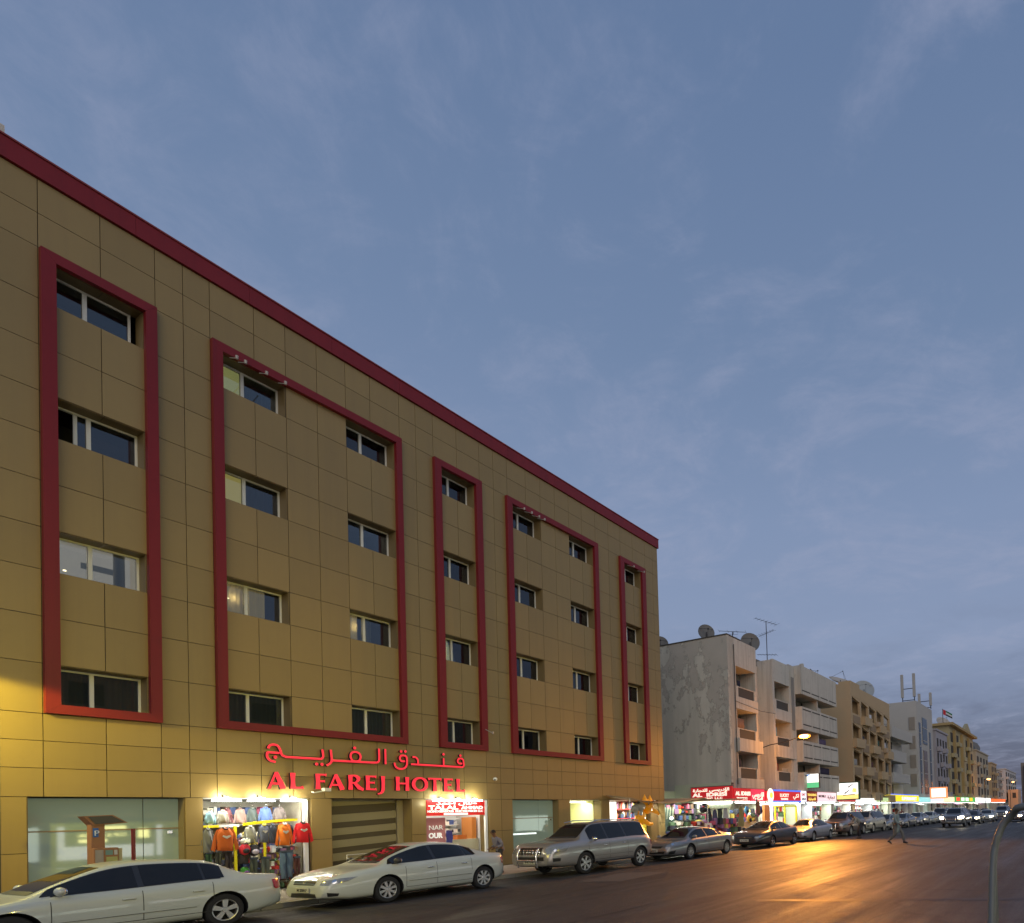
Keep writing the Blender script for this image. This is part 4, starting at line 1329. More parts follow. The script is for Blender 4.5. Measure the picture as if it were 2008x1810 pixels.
# --- flaking white block
b2 = thing('flaking_block', 'dirty white four-storey block with flaking side wall next to the hotel', 'building', (38, 27, 0))
MB().box(36.1, 36.4, 21.0, 36, 4.0, 14.0).box(36.1, 36.4, 23.0, 36, 0, 3.99).build('side_wall', m_plast, b2)
MB().box(36.05, 38.0, 20.98, 29.5, 14.003, 14.07).build('roof_edge', mat('roof_dark', (.07, .065, .055), .8), b2)
MB().box(36.42, 37.0, 21.003, 22.3, 3.62, 13.98).build('pier', m_pier, b2)
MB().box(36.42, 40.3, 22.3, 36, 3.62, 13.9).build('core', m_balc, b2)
MB().box(36.42, 40.3, 23.4, 36, 0, 3.6).build('lower_core', m_pier, b2)


def balcony_bay(par, x0, x1, yf, tops, low, out=.25, inner=22.3, roof=13.98):
    # tops: list of (opening top, parapet top, inset bottom)
    MB().box(x0, x1, yf, yf + .2, tops[0][0], roof).build('parapet_top', m_conc, par)
    MB().box(x0, x0 + .18, yf + .01, inner - .01, low, tops[0][0] - .002).build('jamb', m_conc, par)
    MB().box(x1 - .18, x1, yf + .01, inner - .01, low, tops[0][0] - .002).build('jamb', m_conc, par)
    for k, (zt, zp, zi) in enumerate(tops):
        nxt = tops[k + 1][0] if k + 1 < len(tops) else low
        MB().box(x0 + .19, x1 - .19, yf + .21, inner - .01, zt, zt + .14).build('ceiling_slab', m_conc, par)
        f = MB()
        ox = out if k else .05
        f.box(x0 - .02, x1 + ox, yf - ox, yf + .12, nxt, zi)
        f.box(x0 + .19, x0 + .42, yf - .01, yf + .12, zi + .002, zp)
        f.box(x1 - .42, x1 - .19, yf - .01, yf + .12, zi + .002, zp)
        f.box(x0 + .43, x1 - .43, yf + .02, yf + .12, zp - .06, zp)
        f.build('parapet', m_conc, par)
        MB().box(x0 + .43, x1 - .43, yf + .06, yf + .10, zi + .002, zp - .062).build('grille', m_grille, par)
        MB().box(x0 + .9, x1 - .9, inner - .04, inner - .012, zi - .4, zt - .25).build('balcony_door', mat('door_brown', (.09, .07, .05), .7), par)


tops = [(12.1, 10.72, 9.98), (9.14, 7.82, 7.07), (6.17, 5.1, 4.31)]
balcony_bay(b2, 37.0, 40.2, 21.0, tops, 3.63)
MB().box(40.22, 42.8, 22.25, 36, 0, 13.3).build('link_wall', m_conc, b2)
b3 = thing('banded_block', 'long white block with slotted balcony bands above a row of lit shops', 'building', (49, 27, 0))
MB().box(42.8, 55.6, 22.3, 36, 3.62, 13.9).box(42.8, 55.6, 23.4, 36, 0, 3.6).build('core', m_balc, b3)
MB().box(42.8, 43.0, 21.0, 22.3, 3.64, 13.7).build('side_fin', m_conc, b3)
balcony_bay(b3, 43.0, 46.1, 21.0, tops, 3.63, roof=13.8)
MB().box(46.12, 47.3, 21.1, 22.3, 3.64, 14.0).build('pier', m_conc, b3)
MB().box(46.35, 46.95, 21.03, 21.098, 8.6, 13.0).build('louvre_strip', mat('louvre_grey', (.22, .21, .19), .7), b3)
MB().tube([(46.15, 21.0, 3.7), (46.15, 21.0, 13.4)], .05, 6).build('drain_pipe', m_pier, b3)
BX0, BX1, YB = 47.3, 55.6, 20.55
bands = [(11.71, 14.1, [12.02]), (8.73, 10.65, [10.43, 9.16]), (6.04, 7.80, [7.52, 6.39]), (3.62, 5.14, [4.86])]
for (z0, z1, sl) in bands:
    MB().box(BX0, BX1, YB, YB + .16, z0, z1).box(BX0, BX1, YB + .162, 22.28, z0, z0 + .15).box(BX0, BX0 + .15, YB + .162, 22.28, z0 + .152, z1).box(BX1 - .15, BX1, YB + .162, 22.28, z0 + .152, z1).build('balcony_band', m_conc, b3)
    for zz in sl:
        for k in range(4):
            piece('slot', m_grille, b3, BX0 + .2 + k * 2.05, BX0 + 1.95 + k * 2.05, YB - .012, YB + .05, zz - .05, zz + .05)
for k, x in enumerate((48.8, 51.2, 53.3)):
    for z0, z1 in ((10.2, 11.6), (7.2, 8.6), (4.6, 5.95)):
        MB().box(x, x + 1.2, 22.25, 22.29, z0 - .6, z1).build('window', m_opening, b3)
MB().box(51.3, 51.5, 20.8, 22.2, 10.65, 11.70).box(51.3, 51.5, 20.8, 22.2, 7.81, 8.72).box(51.3, 51.5, 20.8, 22.2, 5.15, 6.03).build('divider', m_conc, b3)
MB().box(50.0, 50.3, 21.5, 21.8, 14.0, 14.9).build('vent_pipe', m_conc, b3)
cloth_on(37.25, 38.0, 10.75, 11.35, 21.5, (150, 150, 170), 'pale grey washing on the top balcony next to the hotel')
cloth_on(38.1, 38.5, 10.8, 11.3, 21.45, (40, 40, 60), 'black washing on the top balcony next to the hotel')
cloth_on(37.8, 38.8, 7.75, 8.6, 21.4, (128, 100, 84), 'brown blanket drying on the middle balcony of the flaking block')
cloth_on(37.2, 37.7, 7.8, 8.5, 21.4, (150, 154, 165), 'pale shirts drying on the middle balcony of the flaking block')
cloth_on(37.3, 38.2, 4.95, 5.7, 21.4, (46, 48, 66), 'dark washing on the lowest balcony of the flaking block')
cloth_on(43.4, 44.1, 7.8, 8.6, 21.4, (110, 160, 185), 'light blue washing on the middle balcony right of the flaking block')
cloth_on(43.3, 44.2, 4.9, 5.8, 21.4, (120, 60, 50), 'red brown washing on a low balcony right of the flaking block')
cloth_on(44.4, 45.6, 4.9, 5.4, 21.2, (160, 150, 130), 'beige sheet over the rail of a low balcony')
cloth_on(51.8, 52.6, 10.5, 11.2, 21.0, (170, 165, 155), 'white sheet drying behind the top slotted band')
cloth_on(52.0, 53.6, 7.8, 8.4, 21.0, (90, 80, 110), 'violet washing behind the middle slotted band')
cloth_on(51.8, 54.2, 5.1, 5.8, 21.0, (50, 45, 70), 'row of dark shirts drying behind the lowest slotted band')
o = MB().box(40.5, 42.0, 21.6, 22.1, 3.7, 4.5).build('air_conditioner', mat('ac_beige', (.40, .30, .20), .7), bevel=.03); tag(o, 'beige air conditioner box in the recess between the two white blocks', 'air conditioner')
dish(36.6, 26.9, 13.7, .62, 'dark satellite dish half hidden behind the hotel corner', face=(-.8, -.7, .3))
dish(36.9, 23.1, 14.03, .60, 'grey satellite dish on the roof edge of the flaking block', face=(-.7, -.8, .25))
dish(40.75, 21.7, 13.85, .74, 'large grey satellite dish on the front right corner of the flaking block', face=(-.85, -.75, .2))
dish(53.8, 22.0, 14.1, .6, 'small dark dish on the slotted block roof', face=(.3, -.8, .6))
antenna(43.7, 21.8, 13.7, 3.3, 'tall television aerial on the white block right of the big dish', ang=2.6)
antenna(39.0, 22.2, 14.0, 1.1, 'small broken aerial between the two dishes', n=4, ang=1.9)

# --- tan block
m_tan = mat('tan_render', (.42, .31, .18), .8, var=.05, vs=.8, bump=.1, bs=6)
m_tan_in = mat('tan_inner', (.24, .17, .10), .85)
b4 = thing('tan_block', 'tan block with a grid of deep angular balcony openings', 'building', (68, 27, 0))
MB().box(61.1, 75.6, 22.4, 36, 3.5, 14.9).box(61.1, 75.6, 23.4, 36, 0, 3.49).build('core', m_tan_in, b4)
MB().box(61.08, 61.3, 21.0, 36, 0, 15.0).build('side_wall', m_tan, b4)
MB().box(61.32, 64.3, 21.05, 22.38, 14.9, 15.35).box(61.3, 75.6, 22.4, 30, 14.9, 15.1).build('roof_block', m_tan, b4)
cols4 = [(61.5, 64.0), (64.5, 66.85), (67.3, 69.75), (70.1, 72.5), (72.95, 75.2)]
rows4 = [(12.0, 13.75), (9.25, 10.95), (6.55, 8.25), (3.95, 5.55)]
ops4 = [(a, b, c - .12 * i, d - .12 * i) for i, (a, b) in enumerate(cols4) for (c, d) in rows4]
fr4 = MB()
for r in cut((61.302, 75.6, 3.5, 14.898), ops4):
    fr4.box(r[0], r[1], 21.0, 21.25, r[2], r[3])
fr4.build('front_wall', m_tan, b4)
for i, (a, b, c, d) in enumerate(ops4):
    mb = MB()
    mb.box(a - .1, a, 21.252, 22.4, c - .05, d + .05)
    mb.box(a, b + .05, 21.252, 22.4, c - .1, c - .002)
    mb.prism([(a, d), (b, d), (b, d - .35)], 21.02, 21.3, 'y')
    mb.build('balcony_recess', m_tan, b4)
    MB().box(a + .3, b - .5, 22.33, 22.38, c + .05, d - .2).build('window', m_opening, b4)
    ci_, ri_ = i // 4, i % 4
    if (ci_ + ri_) % 2 == 0:
        MB().box(a + .1, b - .1, 20.96, 20.998, c - 1.0, c - .22).build('louvre', mat('tan_louvre', (.26, .19, .12), .8), b4)
    else:
        MB().box(a - .15, b + .12, 20.55, 20.998, c - .85, c + .05).build('balcony_box', m_tan, b4)
dish(66.5, 24.0, 15.2, 1.35, 'large pale satellite dish on the roof of the tan block', face=(-.3, -.55, 1.2), m=mat('dish_pale', (.42, .38, .32), .6))
dish(72.6, 23.2, 15.1, 1.3, 'grey satellite dish at the right end of the tan block roof', face=(-.9, -.6, .5), m=mat('dish_mesh', (.30, .33, .34), .6))

for k_, (i_, j_, c_) in enumerate([(0, 2, (150, 150, 150)), (1, 1, (60, 60, 70)), (2, 0, (200, 205, 210)), (2, 2, (90, 60, 60)), (3, 1, (60, 90, 80)), (4, 1, (205, 205, 215)), (4, 3, (70, 70, 80))]):
    a_, b_ = cols4[i_]; c0_, d0_ = rows4[j_]
    cloth_on(a_ + .3, b_ - .4, c0_ - .1, c0_ + .75, 21.4, c_, ['pale', 'charcoal', 'white', 'maroon', 'green', 'bright white', 'grey'][k_] + ' washing in a balcony of the tan block, column ' + ['one', 'two', 'three', 'three', 'four', 'five', 'five'][k_])
for k_, (x_, z_) in enumerate([(63.9, 8.9), (66.9, 6.0), (69.5, 11.4), (72.4, 8.6)]):
    o = MB().box(x_, x_ + .8, 20.6, 20.99, z_, z_ + .55).build('air_conditioner', MATS['ac_beige'], bevel=.03); tag(o, 'beige air conditioner box on the tan block front, ' + ['low left', 'lowest', 'highest', 'right-hand'][k_] + ' one', 'air conditioner', 'air conditioners on the tan block')
o = MB().tube([(36.9, 20.95, 13.5), (36.92, 20.95, 9), (36.88, 20.95, 3.9)], .03, 6).tube([(36.95, 20.93, 9.6), (40.2, 20.7, 9.3), (43, 20.9, 9.5)], .018, 5).build('cable', m_dark); tag(o, 'dark cable running down the front pier of the flaking block', 'cable')

# --- low block with curved balconies
m_gry = mat('far_white', (.42, .41, .38), .85, var=.06, vs=.5)
b5 = thing('curved_balcony_block', 'lower white block with projecting rounded balconies beyond the tan one', 'building', (81, 27, 0))
MB().box(76.0, 87.0, 22.6, 36, 3.5, 11.6).box(76, 87, 23.4, 36, 0, 3.49).build('core', m_gry, b5)
for z0, z1, xe in ((10.9, 12.3, 86.5), (7.9, 9.3, 82.8), (5.2, 6.4, 84.5)):
    MB().box(76.0, xe, 20.9, 21.05, z0, z1).box(75.98, 76.15, 21.052, 22.6, z0, z1).box(76.15, xe, 21.052, 22.58, z0, z0 + .15).build('balcony', m_gry, b5)
    MB().tube([(xe, 21.6, z0), (xe, 21.6, z1)], .7, 16).build('balcony_corner', m_gry, b5, smooth=50)
    for xx in (77.2, 80.0):
        MB().box(xx, xx + 1.6, 22.5, 22.59, z0 - 1.5, z0 - .1).build('window', m_opening, b5)
antenna(78.0, 22.5, 12.2, 3.0, 'branching television aerial on the block with rounded balconies', ang=2.4)
b5b = thing('rear_block', 'plain white block rising behind the rounded balconies', 'building', (84, 35, 0))
MB().box(73, 86, 27.0, 40, 0, 17.8).build('wall', m_gry, b5b)
MB().box(74, 74.05, 26.95, 26.99, 15, 16).build('window', m_opening, b5b)
# --- tall white block with vertical stripes
b6 = thing('striped_tower_block', 'tall pale block with dark vertical window strips and roof antennas', 'building', (96, 27, 0))
MB().box(91.3, 102.0, 21.3, 36, 3.5, 17.7).build('wall', m_gry, b6)
MB().box(91.3, 102.0, 23.4, 36, 0, 3.49).build('lower_wall', m_gry, b6)
for a, b, z0, z1, mm in [(92.4, 93.4, 4.0, 14.6, 'blue'), (94.6, 97.6, 11.6, 15.6, 'blue'), (94.8, 97.2, 4, 10.6, 'brown'), (99.2, 100.2, 4, 13.8, 'blue')]:
    MB().box(a, b, 21.22, 21.3, z0, z1).build('window_strip', mat('strip_' + mm, {'blue': (.05, .075, .11), 'brown': (.14, .09, .06)}[mm], .25), b6)
    for zz in range(int(z0) + 1, int(z1), 2):
        MB().box(a, b, 21.19, 21.215, zz, zz + .12).build('glazing_bar', m_gry, b6)
for zz in (5, 7.8, 10.6, 13.4):
    MB().box(91.22, 91.298, 21.6, 22.5, zz, zz + 1.9).build('side_window', mat('sidewin', (.25, .22, .18), .7), b6)


def cell_mast(x, y, z, h, label):
    t = thing('phone_mast', label, 'antenna', (x, y, z), group='phone masts on the tall block')
    for dx in (-.9, .9):
        MB().tube([(x, y + dx, z), (x, y + dx, z + h)], .07, 6).build('pole', m_dark, t)
        MB().box(x - .25, x + .1, y + dx - .20, y + dx + .20, z + h * .2, z + h).build('antenna_panel', mat('ant_grey', (.36, .35, .32), .6), t, bevel=.04)
    MB().tube([(x, y - .9, z + h * .5), (x, y + .9, z + h * .5)], .06, 6).build('crossbar', m_dark, t)
    MB().tube([(x, y - .9, z + h * .1), (x, y + .9, z + h * .1)], .06, 6).build('crossbar', m_dark, t)


cell_mast(93.0, 22.8, 17.7, 4.4, 'taller twin phone mast on the near end of the striped tower block')
cell_mast(100.5, 22.0, 17.7, 2.6, 'shorter twin phone mast on the far end of the striped tower block')

# --- further blocks
m_lil = mat('far_lilac', (.34, .33, .36), .85); m_yb = mat('far_yellow', (.38, .33, .19), .85, var=.05, vs=.4); m_dim = mat('far_beige', (.36, .33, .25), .85)
FARB = [('lilac_block', 'pale lilac block with narrow windows beyond the striped tower block', 104, 113.5, 21.2, 14.6, m_lil, 4, 4),
        ('yellow_block', 'ornate yellow block with overhanging cornice and a flag on its roof', 114.5, 142, 21.0, 16.6, m_yb, 5, 5),
        ('beige_block', 'beige block with open top floor beyond the yellow one', 146, 166, 21.0, 14.4, m_dim, 4, 4),
        ('small_beige_block', 'smaller beige block further down the street', 172, 183, 21.0, 13.0, m_tan, 3, 4),
        ('grey_block', 'narrow grey block near the end of the street', 186, 196, 21.0, 11.8, m_gry, 3, 4),
        ('white_end_block', 'white block at the far end of the street', 205, 240, 21.0, 13.0, mat('far_end', (.46, .46, .45), .85), 5, 4)]
for nm, lb, x0, x1, y0, zt, mm, nc, nr in FARB:
    b = thing(nm, lb, 'building', ((x0 + x1) / 2, 27, 0))
    MB().box(x0, x1, y0, 36, 3.4, zt).box(x0, x1, 23.4, 36, 0, 3.39).build('wall', mm, b)
    w = (x1 - x0) / nc
    for i in range(nc):
        for j in range(nr):
            z0 = 4.2 + j * (zt - 4.6) / nr
            xa = x0 + w * (i + .25)
            MB().box(xa, xa + w * .45, y0 - .06, y0 + .02, z0, z0 + 1.7).build('window', m_opening, b)
            if (i + j) % 2:
                MB().box(xa - .3, xa + w * .45 + .3, y0 - .7, y0 - .065, z0 - .5, z0 + .25).build('balcony', mm, b)
    for j in range(nr):
        z0 = 4.2 + j * (zt - 4.6) / nr
        MB().box(x0 - .05, x0 + .02, y0 + 1.0, y0 + 2.2, z0, z0 + 1.5).build('window', m_opening, b)
    if nm == 'yellow_block':
        MB().box(x0 - .8, x1 + .8, y0 - .9, 36, zt, zt + .45).build('cornice', mat('cornice_gold', (.36, .26, .11), .8), b)
        MB().prism([(126, zt + .45), (134, zt + .45), (130, zt + 2.0)], y0 - .9, y0 - .3, 'y').build('gable', mm, b)
        for xx in (118, 126, 134):
            MB().box(xx, xx + 1.0, y0 - .5, y0 - .01, 4, zt - .6).build('pilaster', mat('cornice_gold', (.36, .26, .11), .8), b)
    else:
        MB().box(x0 - .2, x1 + .2, y0 - .2, 36, zt, zt + .3).build('parapet', mm, b)
dish(126, 24, 17.0, 1.6, 'pale dish on the yellow block roof', face=(-.6, -.7, .8), m=MATS['dish_pale'])
dish(158, 23, 14.7, 1.6, 'dish on the beige block roof near the end of the street', face=(-.6, -.7, .6))
fl = thing('flag', 'red, green, white and black flag flying over the yellow block', 'flag', (123, 23.6, 17.05))
MB().tube([(123, 23.6, 17.05), (123, 23.6, 21.0)], .06, 6).build('flagpole', m_dark, fl)
for nm, c, q in (('red_stripe', (.5, .02, .03), [(23.5, 20.9), (23.0, 20.6), (23.0, 19.6), (23.5, 19.9)]), ('green_stripe', (.02, .16, .05), [(22.98, 20.6), (21.8, 19.8), (21.8, 19.5), (22.98, 20.28)]), ('white_stripe', (.6, .6, .6), [(22.98, 20.27), (21.8, 19.49), (21.8, 19.2), (22.98, 19.94)]), ('black_stripe', (.02, .02, .02), [(22.98, 19.93), (21.8, 19.19), (21.8, 18.9), (22.98, 19.6)])):
    MB().prism(q, 122.98, 123.02, 'x').build(nm, mat('flag_' + nm, c, .8), fl)
# block closing the street on the right
b = thing('brown_end_block', 'brown block with a dark red pillar closing the street at the right', 'building', (262, 16, 0))
MB().box(250, 275, 3, 20, 0, 17.5).build('wall', mat('end_brown', (.20, .17, .14), .85), b)
MB().box(248.6, 249.98, 15.6, 18.6, 0, 16.5).build('red_pillar', m_red, b)
for j in range(4):
    MB().box(249.8, 249.99, 4, 14.5, 3.6 + j * 3.4, 5.6 + j * 3.4).build('window_band', m_opening, b)
b = thing('orange_lit_house', 'low house glowing orange under a street lamp at the far end', 'building', (212, 19, 0))
MB().box(206, 216, 17.6, 20.5, 0, 6.6).build('wall', mat('orange_house', (.5, .34, .22), .85), b)
MB().box(205.9, 206, 18.2, 19.2, 4, 5.6).build('window', m_opening, b)

# ------------------------------------------------------------------ shops under the row
m_w = {}


def board(par, x0, x1, z0, z1, y, c, e, words=(), name='name_board'):
    nb = bpy.data.objects.new(name, None); COL.objects.link(nb); nb.parent = par; nb.location = Vector((x0, y, z0)) - Vector(par.location)
    mm = mat('board_%d_%d_%d_%g' % (*c, e), S(*c), .5, emit=e)
    MB().box(x0, x1, y, y + .18, z0, z1).build('board', mm, nb)
    for (s, tx, tz, sz, wd, mt) in words:
        text(s, mt, nb, (tx, y - .012, tz), sz, width=wd, bold=.008)
    return nb


m_tw = mat('lit_white_letter', (.9, .88, .7), .5, emit=.8, ecol=(1, .97, .82))
m_tn = mat('dark_letter', (.1, .05, .05), .5)
m_ty = mat('lit_yellow_letter', (.9, .7, .2), .5, emit=.9, ecol=(1, .75, .15))
# corner shop with its two-sided red sign
ids = thing('corner_sign', 'long red shop sign wrapping the corner of the flaking block with white lettering', 'sign', (36.05, 21, 2.9))
m_idr = mat('idrisi_red', S(208, 44, 50), .5, emit=.42, ecol=S(200, 36, 44))
MB().box(35.85, 36.03, 20.86, 24.1, 2.88, 3.76).build('side_board', m_idr, ids)
m_id2 = mat('sign_frame', (.15, .14, .12), .6)
MB().box(35.82, 36.06, 20.82, 24.14, 3.762, 3.81).build('frame_top', m_id2, ids)
text('AL  IDRISI', m_tw, ids, (35.835, 24.0, 3.13), .33, rotz=-PI / 2, width=2.75, bold=.014)
text('TRADING  L.L.C', m_tw, ids, (35.835, 23.6, 2.92), .19, rotz=-PI / 2, width=2.0, bold=.008)
text(shape_ar('الإدريسي للتجارة'), m_tw, ids, (35.835, 23.95, 3.47), .27, rotz=-PI / 2, width=2.9, bold=.008)
MB().box(36.06, 38.42, 20.80, 20.98, 2.78, 3.62).build('front_board', m_idr, ids)
MB().box(38.44, 40.5, 20.80, 20.98, 2.76, 3.60).build('front_board', mat('idrisi_pink', S(224, 60, 92), .5, emit=.6, ecol=S(230, 62, 96)), ids)
text('AL IDRISI', m_tw, ids, (36.2, 20.785, 3.14), .36, width=2.1, bold=.014)
text('TRADING', m_tw, ids, (36.35, 20.785, 2.86), .2, width=1.5, bold=.008)
text(shape_ar('الإدريسي'), m_tw, ids, (38.6, 20.785, 3.08), .42, width=1.75, bold=.012)
text(shape_ar('للتجارة'), m_tw, ids, (38.95, 20.785, 2.84), .2, width=1.2, bold=.006)
sh = thing('corner_shop', 'brightly lit corner shop hung with bags under the long red sign', 'shop', (38, 22, .1))


def shop_room(par, x0, x1, wallc=(.62, .66, .52), e=0.):
    mm = mat('shoproom_%.2f_%g' % (wallc[0], e), wallc, .8, emit=e, ecol=(.8, 1, .82)) if e else mat('shoproom_%.2f' % wallc[0], wallc, .8, var=.1, vs=2)
    w = MB(); w.box(x0, x1, 23.2, 23.3, .1, 3.4); w.box(x0, x0 + .04, 21.3, 23.2, .1, 3.4); w.box(x1 - .04, x1, 21.3, 23.2, .1, 3.4)
    w.build('wall', mm, par)
    MB().box(x0, x1, 20.9, 23.2, 2.76, 2.82).build('ceiling', m_sww, par)


shop_room(sh, 36.2, 40.6)
tube_light(sh, 36.3, 40.4, 20.85, 2.66, 10, (.93, 1, .93), .05)
MB().box(35.90, 35.98, 20.9, 24.0, 2.62, 2.72).build('side_tube', mat('tube_10', (1, 1, 1), .5, emit=10, ecol=(.93, 1, .93)), sh)
o = MB().box(37.0, 40.5, 21.5, 22.2, .1, 1.3).build('counter', mat('cardboard', (.42, .30, .16), .8, var=.2, vs=2)); tag(o, 'cardboard boxes and counter inside the corner shop', 'counter')
goods('corner_goods', 36.3, 40.5, 21.4, 22.0, (1.3, 1.6, 1.9), 'hung bags and toys filling the corner shop', .2, .5, (.25, .38), .6)
lamp('corner_shop_light', 'AREA', (38.3, 21.3, 2.6), 130, (.94, 1, .88), 4, (0, -.25, -1), sizey=.5)

SHOPROW = [
    # name, label, x0, x1, board colour, emission, words, board z0,z1
    ('lucky_shop', 'shop with a blue-edged red name board and yellow door frame', 40.6, 46.9, (196, 34, 40), .7, 2.78, 3.5),
    ('white_board_shop', 'small shop under a white name board between the blue-edged and dark red boards', 46.95, 48.1, (236, 240, 250), 1.1, 2.72, 3.6),
    ('dark_red_board_shop', 'shop under a dark red board with golden writing', 48.15, 50.5, (130, 30, 20), .6, 2.72, 3.58),
    ('pink_board_shop', 'shop under a pink and white name board at the end of the banded block', 50.55, 55.2, (250, 214, 222), .9, 2.7, 3.55),
    ('red_board_shop', 'shop with small red boards beyond the large picture sign', 56.0, 60.8, (200, 60, 60), .7, 2.75, 3.1),
    ('white_strip_shop', 'white-lit shop under the tan block, nearest the picture sign', 61.2, 68.0, (240, 245, 240), 1.3, 2.7, 3.1),
    ('pale_green_strip_shop', 'shop under a pale green strip at the middle of the tan block', 68.2, 74.4, (190, 214, 150), .8, 2.8, 3.2),
]
for k, (nm, lb, x0, x1, c, e, z0, z1) in enumerate(SHOPROW):
    s = thing(nm, lb, 'shop', ((x0 + x1) / 2, 22, .1))
    shop_room(s, x0, x1, [(.62, .66, .52), (.68, .66, .6), (.6, .62, .66)][k % 3])
    words = ()
    if nm == 'lucky_shop':
        words = (('LUCKY', 43.0, 3.08, .36, 1.6, m_tw), (shape_ar('لكي'), 45.4, 3.05, .4, 1.1, m_tw), ('TRADING', 43.1, 2.85, .18, 1.3, m_tw))
    if nm == 'dark_red_board_shop':
        words = (('TRADING', 48.3, 3.2, .28, 2.0, m_ty), (shape_ar('للتجارة'), 48.5, 2.85, .28, 1.6, m_ty))
    if nm == 'white_board_shop':
        words = (('DAY', 47.1, 3.2, .3, .8, MATS['board_red']), ('SALE', 47.1, 2.85, .25, .85, m_tn))
    if nm == 'pink_board_shop':
        words = (('MOBILE', 50.8, 3.1, .3, 1.7, m_tn), (shape_ar('تجارة'), 52.9, 3.0, .4, 1.9, m_tn))
    nb = board(s, x0, x1, z0, z1, 20.75, c, e, words)
    if nm == 'lucky_shop':
        mbl = mat('blue_edge', S(70, 110, 235), .5, emit=1.0)
        for za, zb in ((2.66, 2.775), (3.505, 3.62)):
            MB().box(41.9, x1, 20.72, 20.93, za, zb).build('blue_edge', mbl, nb)
        MB().lathe([(0, 0), (.52, 0), (.52, .03), (0, .03)], 20, (41.3, 20.70, 3.18), 'y').build('oval_emblem', mat('oval_white', (.9, .9, .8), .5, emit=1.1, ecol=(1, .98, .8)), nb)
        MB().lathe([(0, 0), (.22, 0), (.22, .03), (0, .03)], 16, (41.35, 20.66, 3.18), 'y').build('oval_core', mat('oval_yel', (.9, .8, .1), .5, emit=.9, ecol=(1, .85, .1)), nb)
        for xx in (42.6, 44.3, 46.5):
            MB().box(xx, xx + .14, 21.0, 21.1, .1, 2.3).build('yellow_frame', m_yel, s)
        MB().box(42.6, 46.64, 20.99, 21.11, 2.302, 2.42).build('yellow_frame', m_yel, s)
        MB().box(40.8, 41.6, 21.0, 21.2, .1, 2.5).build('orange_door', MATS['wood_orange'], s)
        MB().box(41.8, 42.05, 20.95, 21.05, .1, 2.6).build('light_post', mat('tube_4', (1, 1, 1), .5, emit=2.5, ecol=(.8, .92, 1)), s)
    tube_light(s, x0 + .3, x1 - .3, 20.85, 2.62, 7, (.92, 1, .95), .035)
    MB().box(x0 + .3, x1 - .3, 22.2, 22.22, 2.45, 2.6).build('inner_tube', mat('tube_inner', (1, 1, 1), .5, emit=6, ecol=(.92, 1, .95)), s)
    goods('shop_goods', x0 + .2, x1 - .2, 22.3, 23.0, (.1, .6, 1.1, 1.55, 1.95), 'mixed goods on the shelves of the ' + nm.replace('_', ' '), .15, .5, (.25, .45), .3)
    lamp('shop_light', 'AREA', ((x0 + x1) / 2, 21.6, 2.55), 24 * (x1 - x0), (.93, 1, .92), (x1 - x0) * .8, (0, -.3, -1), sizey=.5)

FARSHOP = [('yellow_board_shop', 'shop with a bright yellow name board and blue edge beyond the tan block', 74.6, 88.4, (240, 216, 30), 1.0, 2.75, 3.6),
           ('teal_board_shop', 'shop with small pale teal boards past the yellow board', 88.8, 96, (150, 220, 220), .9, 2.75, 3.4),
           ('picture_board_shop', 'shop under a pale board below the orange-framed sign', 96.5, 106, (220, 225, 235), 1.0, 2.7, 3.5),
           ('cream_board_shop', 'shop with glowing cream boards before the green ones', 106.5, 116, (240, 224, 180), 1.1, 2.8, 3.6),
           ('green_board_shop', 'row of shops with green and white lit boards below the yellow block', 117, 140, (60, 170, 80), .8, 2.8, 3.7),
           ('white_board_row', 'shops with glaring white boards beyond the green ones', 142, 166, (245, 245, 245), 1.5, 2.8, 3.7),
           ('orange_board_row', 'last shops with orange and red lights at the end of the street', 168, 200, (240, 110, 50), .9, 2.8, 3.6)]
for k, (nm, lb, x0, x1, c, e, z0, z1) in enumerate(FARSHOP):
    s = thing(nm, lb, 'shop', ((x0 + x1) / 2, 22, .1))
    shop_room(s, x0, x1, (.55, .60, .55), .16)
    xx = x0
    while xx < x1 - 1.5:
        MB().box(xx, xx + .5, 20.95, 21.6, .1, 2.7).build('pier', m_pier, s)
        w_ = random.uniform(2.6, 4.6)
        if random.random() < .45:
            MB().prism([(20.95, 2.55), (19.6, 2.2), (19.6, 2.26), (20.95, 2.62)], xx + .2, xx + w_ - .2, 'x').build('awning', m_pal[random.randrange(11)], s)
        xx += w_
    nb = board(s, x0, x1, z0, z1, 20.75, c, e)
    if nm == 'yellow_board_shop':
        MB().box(x0, x1, 20.74, 20.95, 3.605, 3.72).box(x0, x1, 20.74, 20.95, 2.6, 2.745).build('blue_edge', MATS['blue_edge'], nb)
        MB().box(x0 - .2, x0 - .02, 20.75, 22.2, 2.75, 3.6).build('side_board', MATS['board_240_216_30_1'], nb)
        text('SUPERMARKET', mat('wl2', (.9, .9, .9), .5, emit=1.2), nb, (79, 20.73, 2.95), .6, width=8, bold=.01)
    if nm == 'green_board_shop':
        for xa, cc_ in ((118, (240, 70, 50)), (123, (230, 240, 225)), (128, (230, 240, 230)), (133, (240, 190, 40))):
            MB().box(xa, xa + 3.5, 20.70, 20.745, 2.95, 3.6).build('board_patch', mat('bp_%d' % xa, S(*cc_), .5, emit=1.2), nb)
    tube_light(s, x0 + .1, x1 - .1, 20.85, 2.62, 3, (.92, 1, .95), .05)
    goods('shop_goods', x0 + .2, x1 - .2, 22.0, 22.6, (.1, .8, 1.4, 2.0), 'goods glowing behind the windows of the ' + nm.replace('_', ' '), .4, 1.4, (.4, .6), .2)
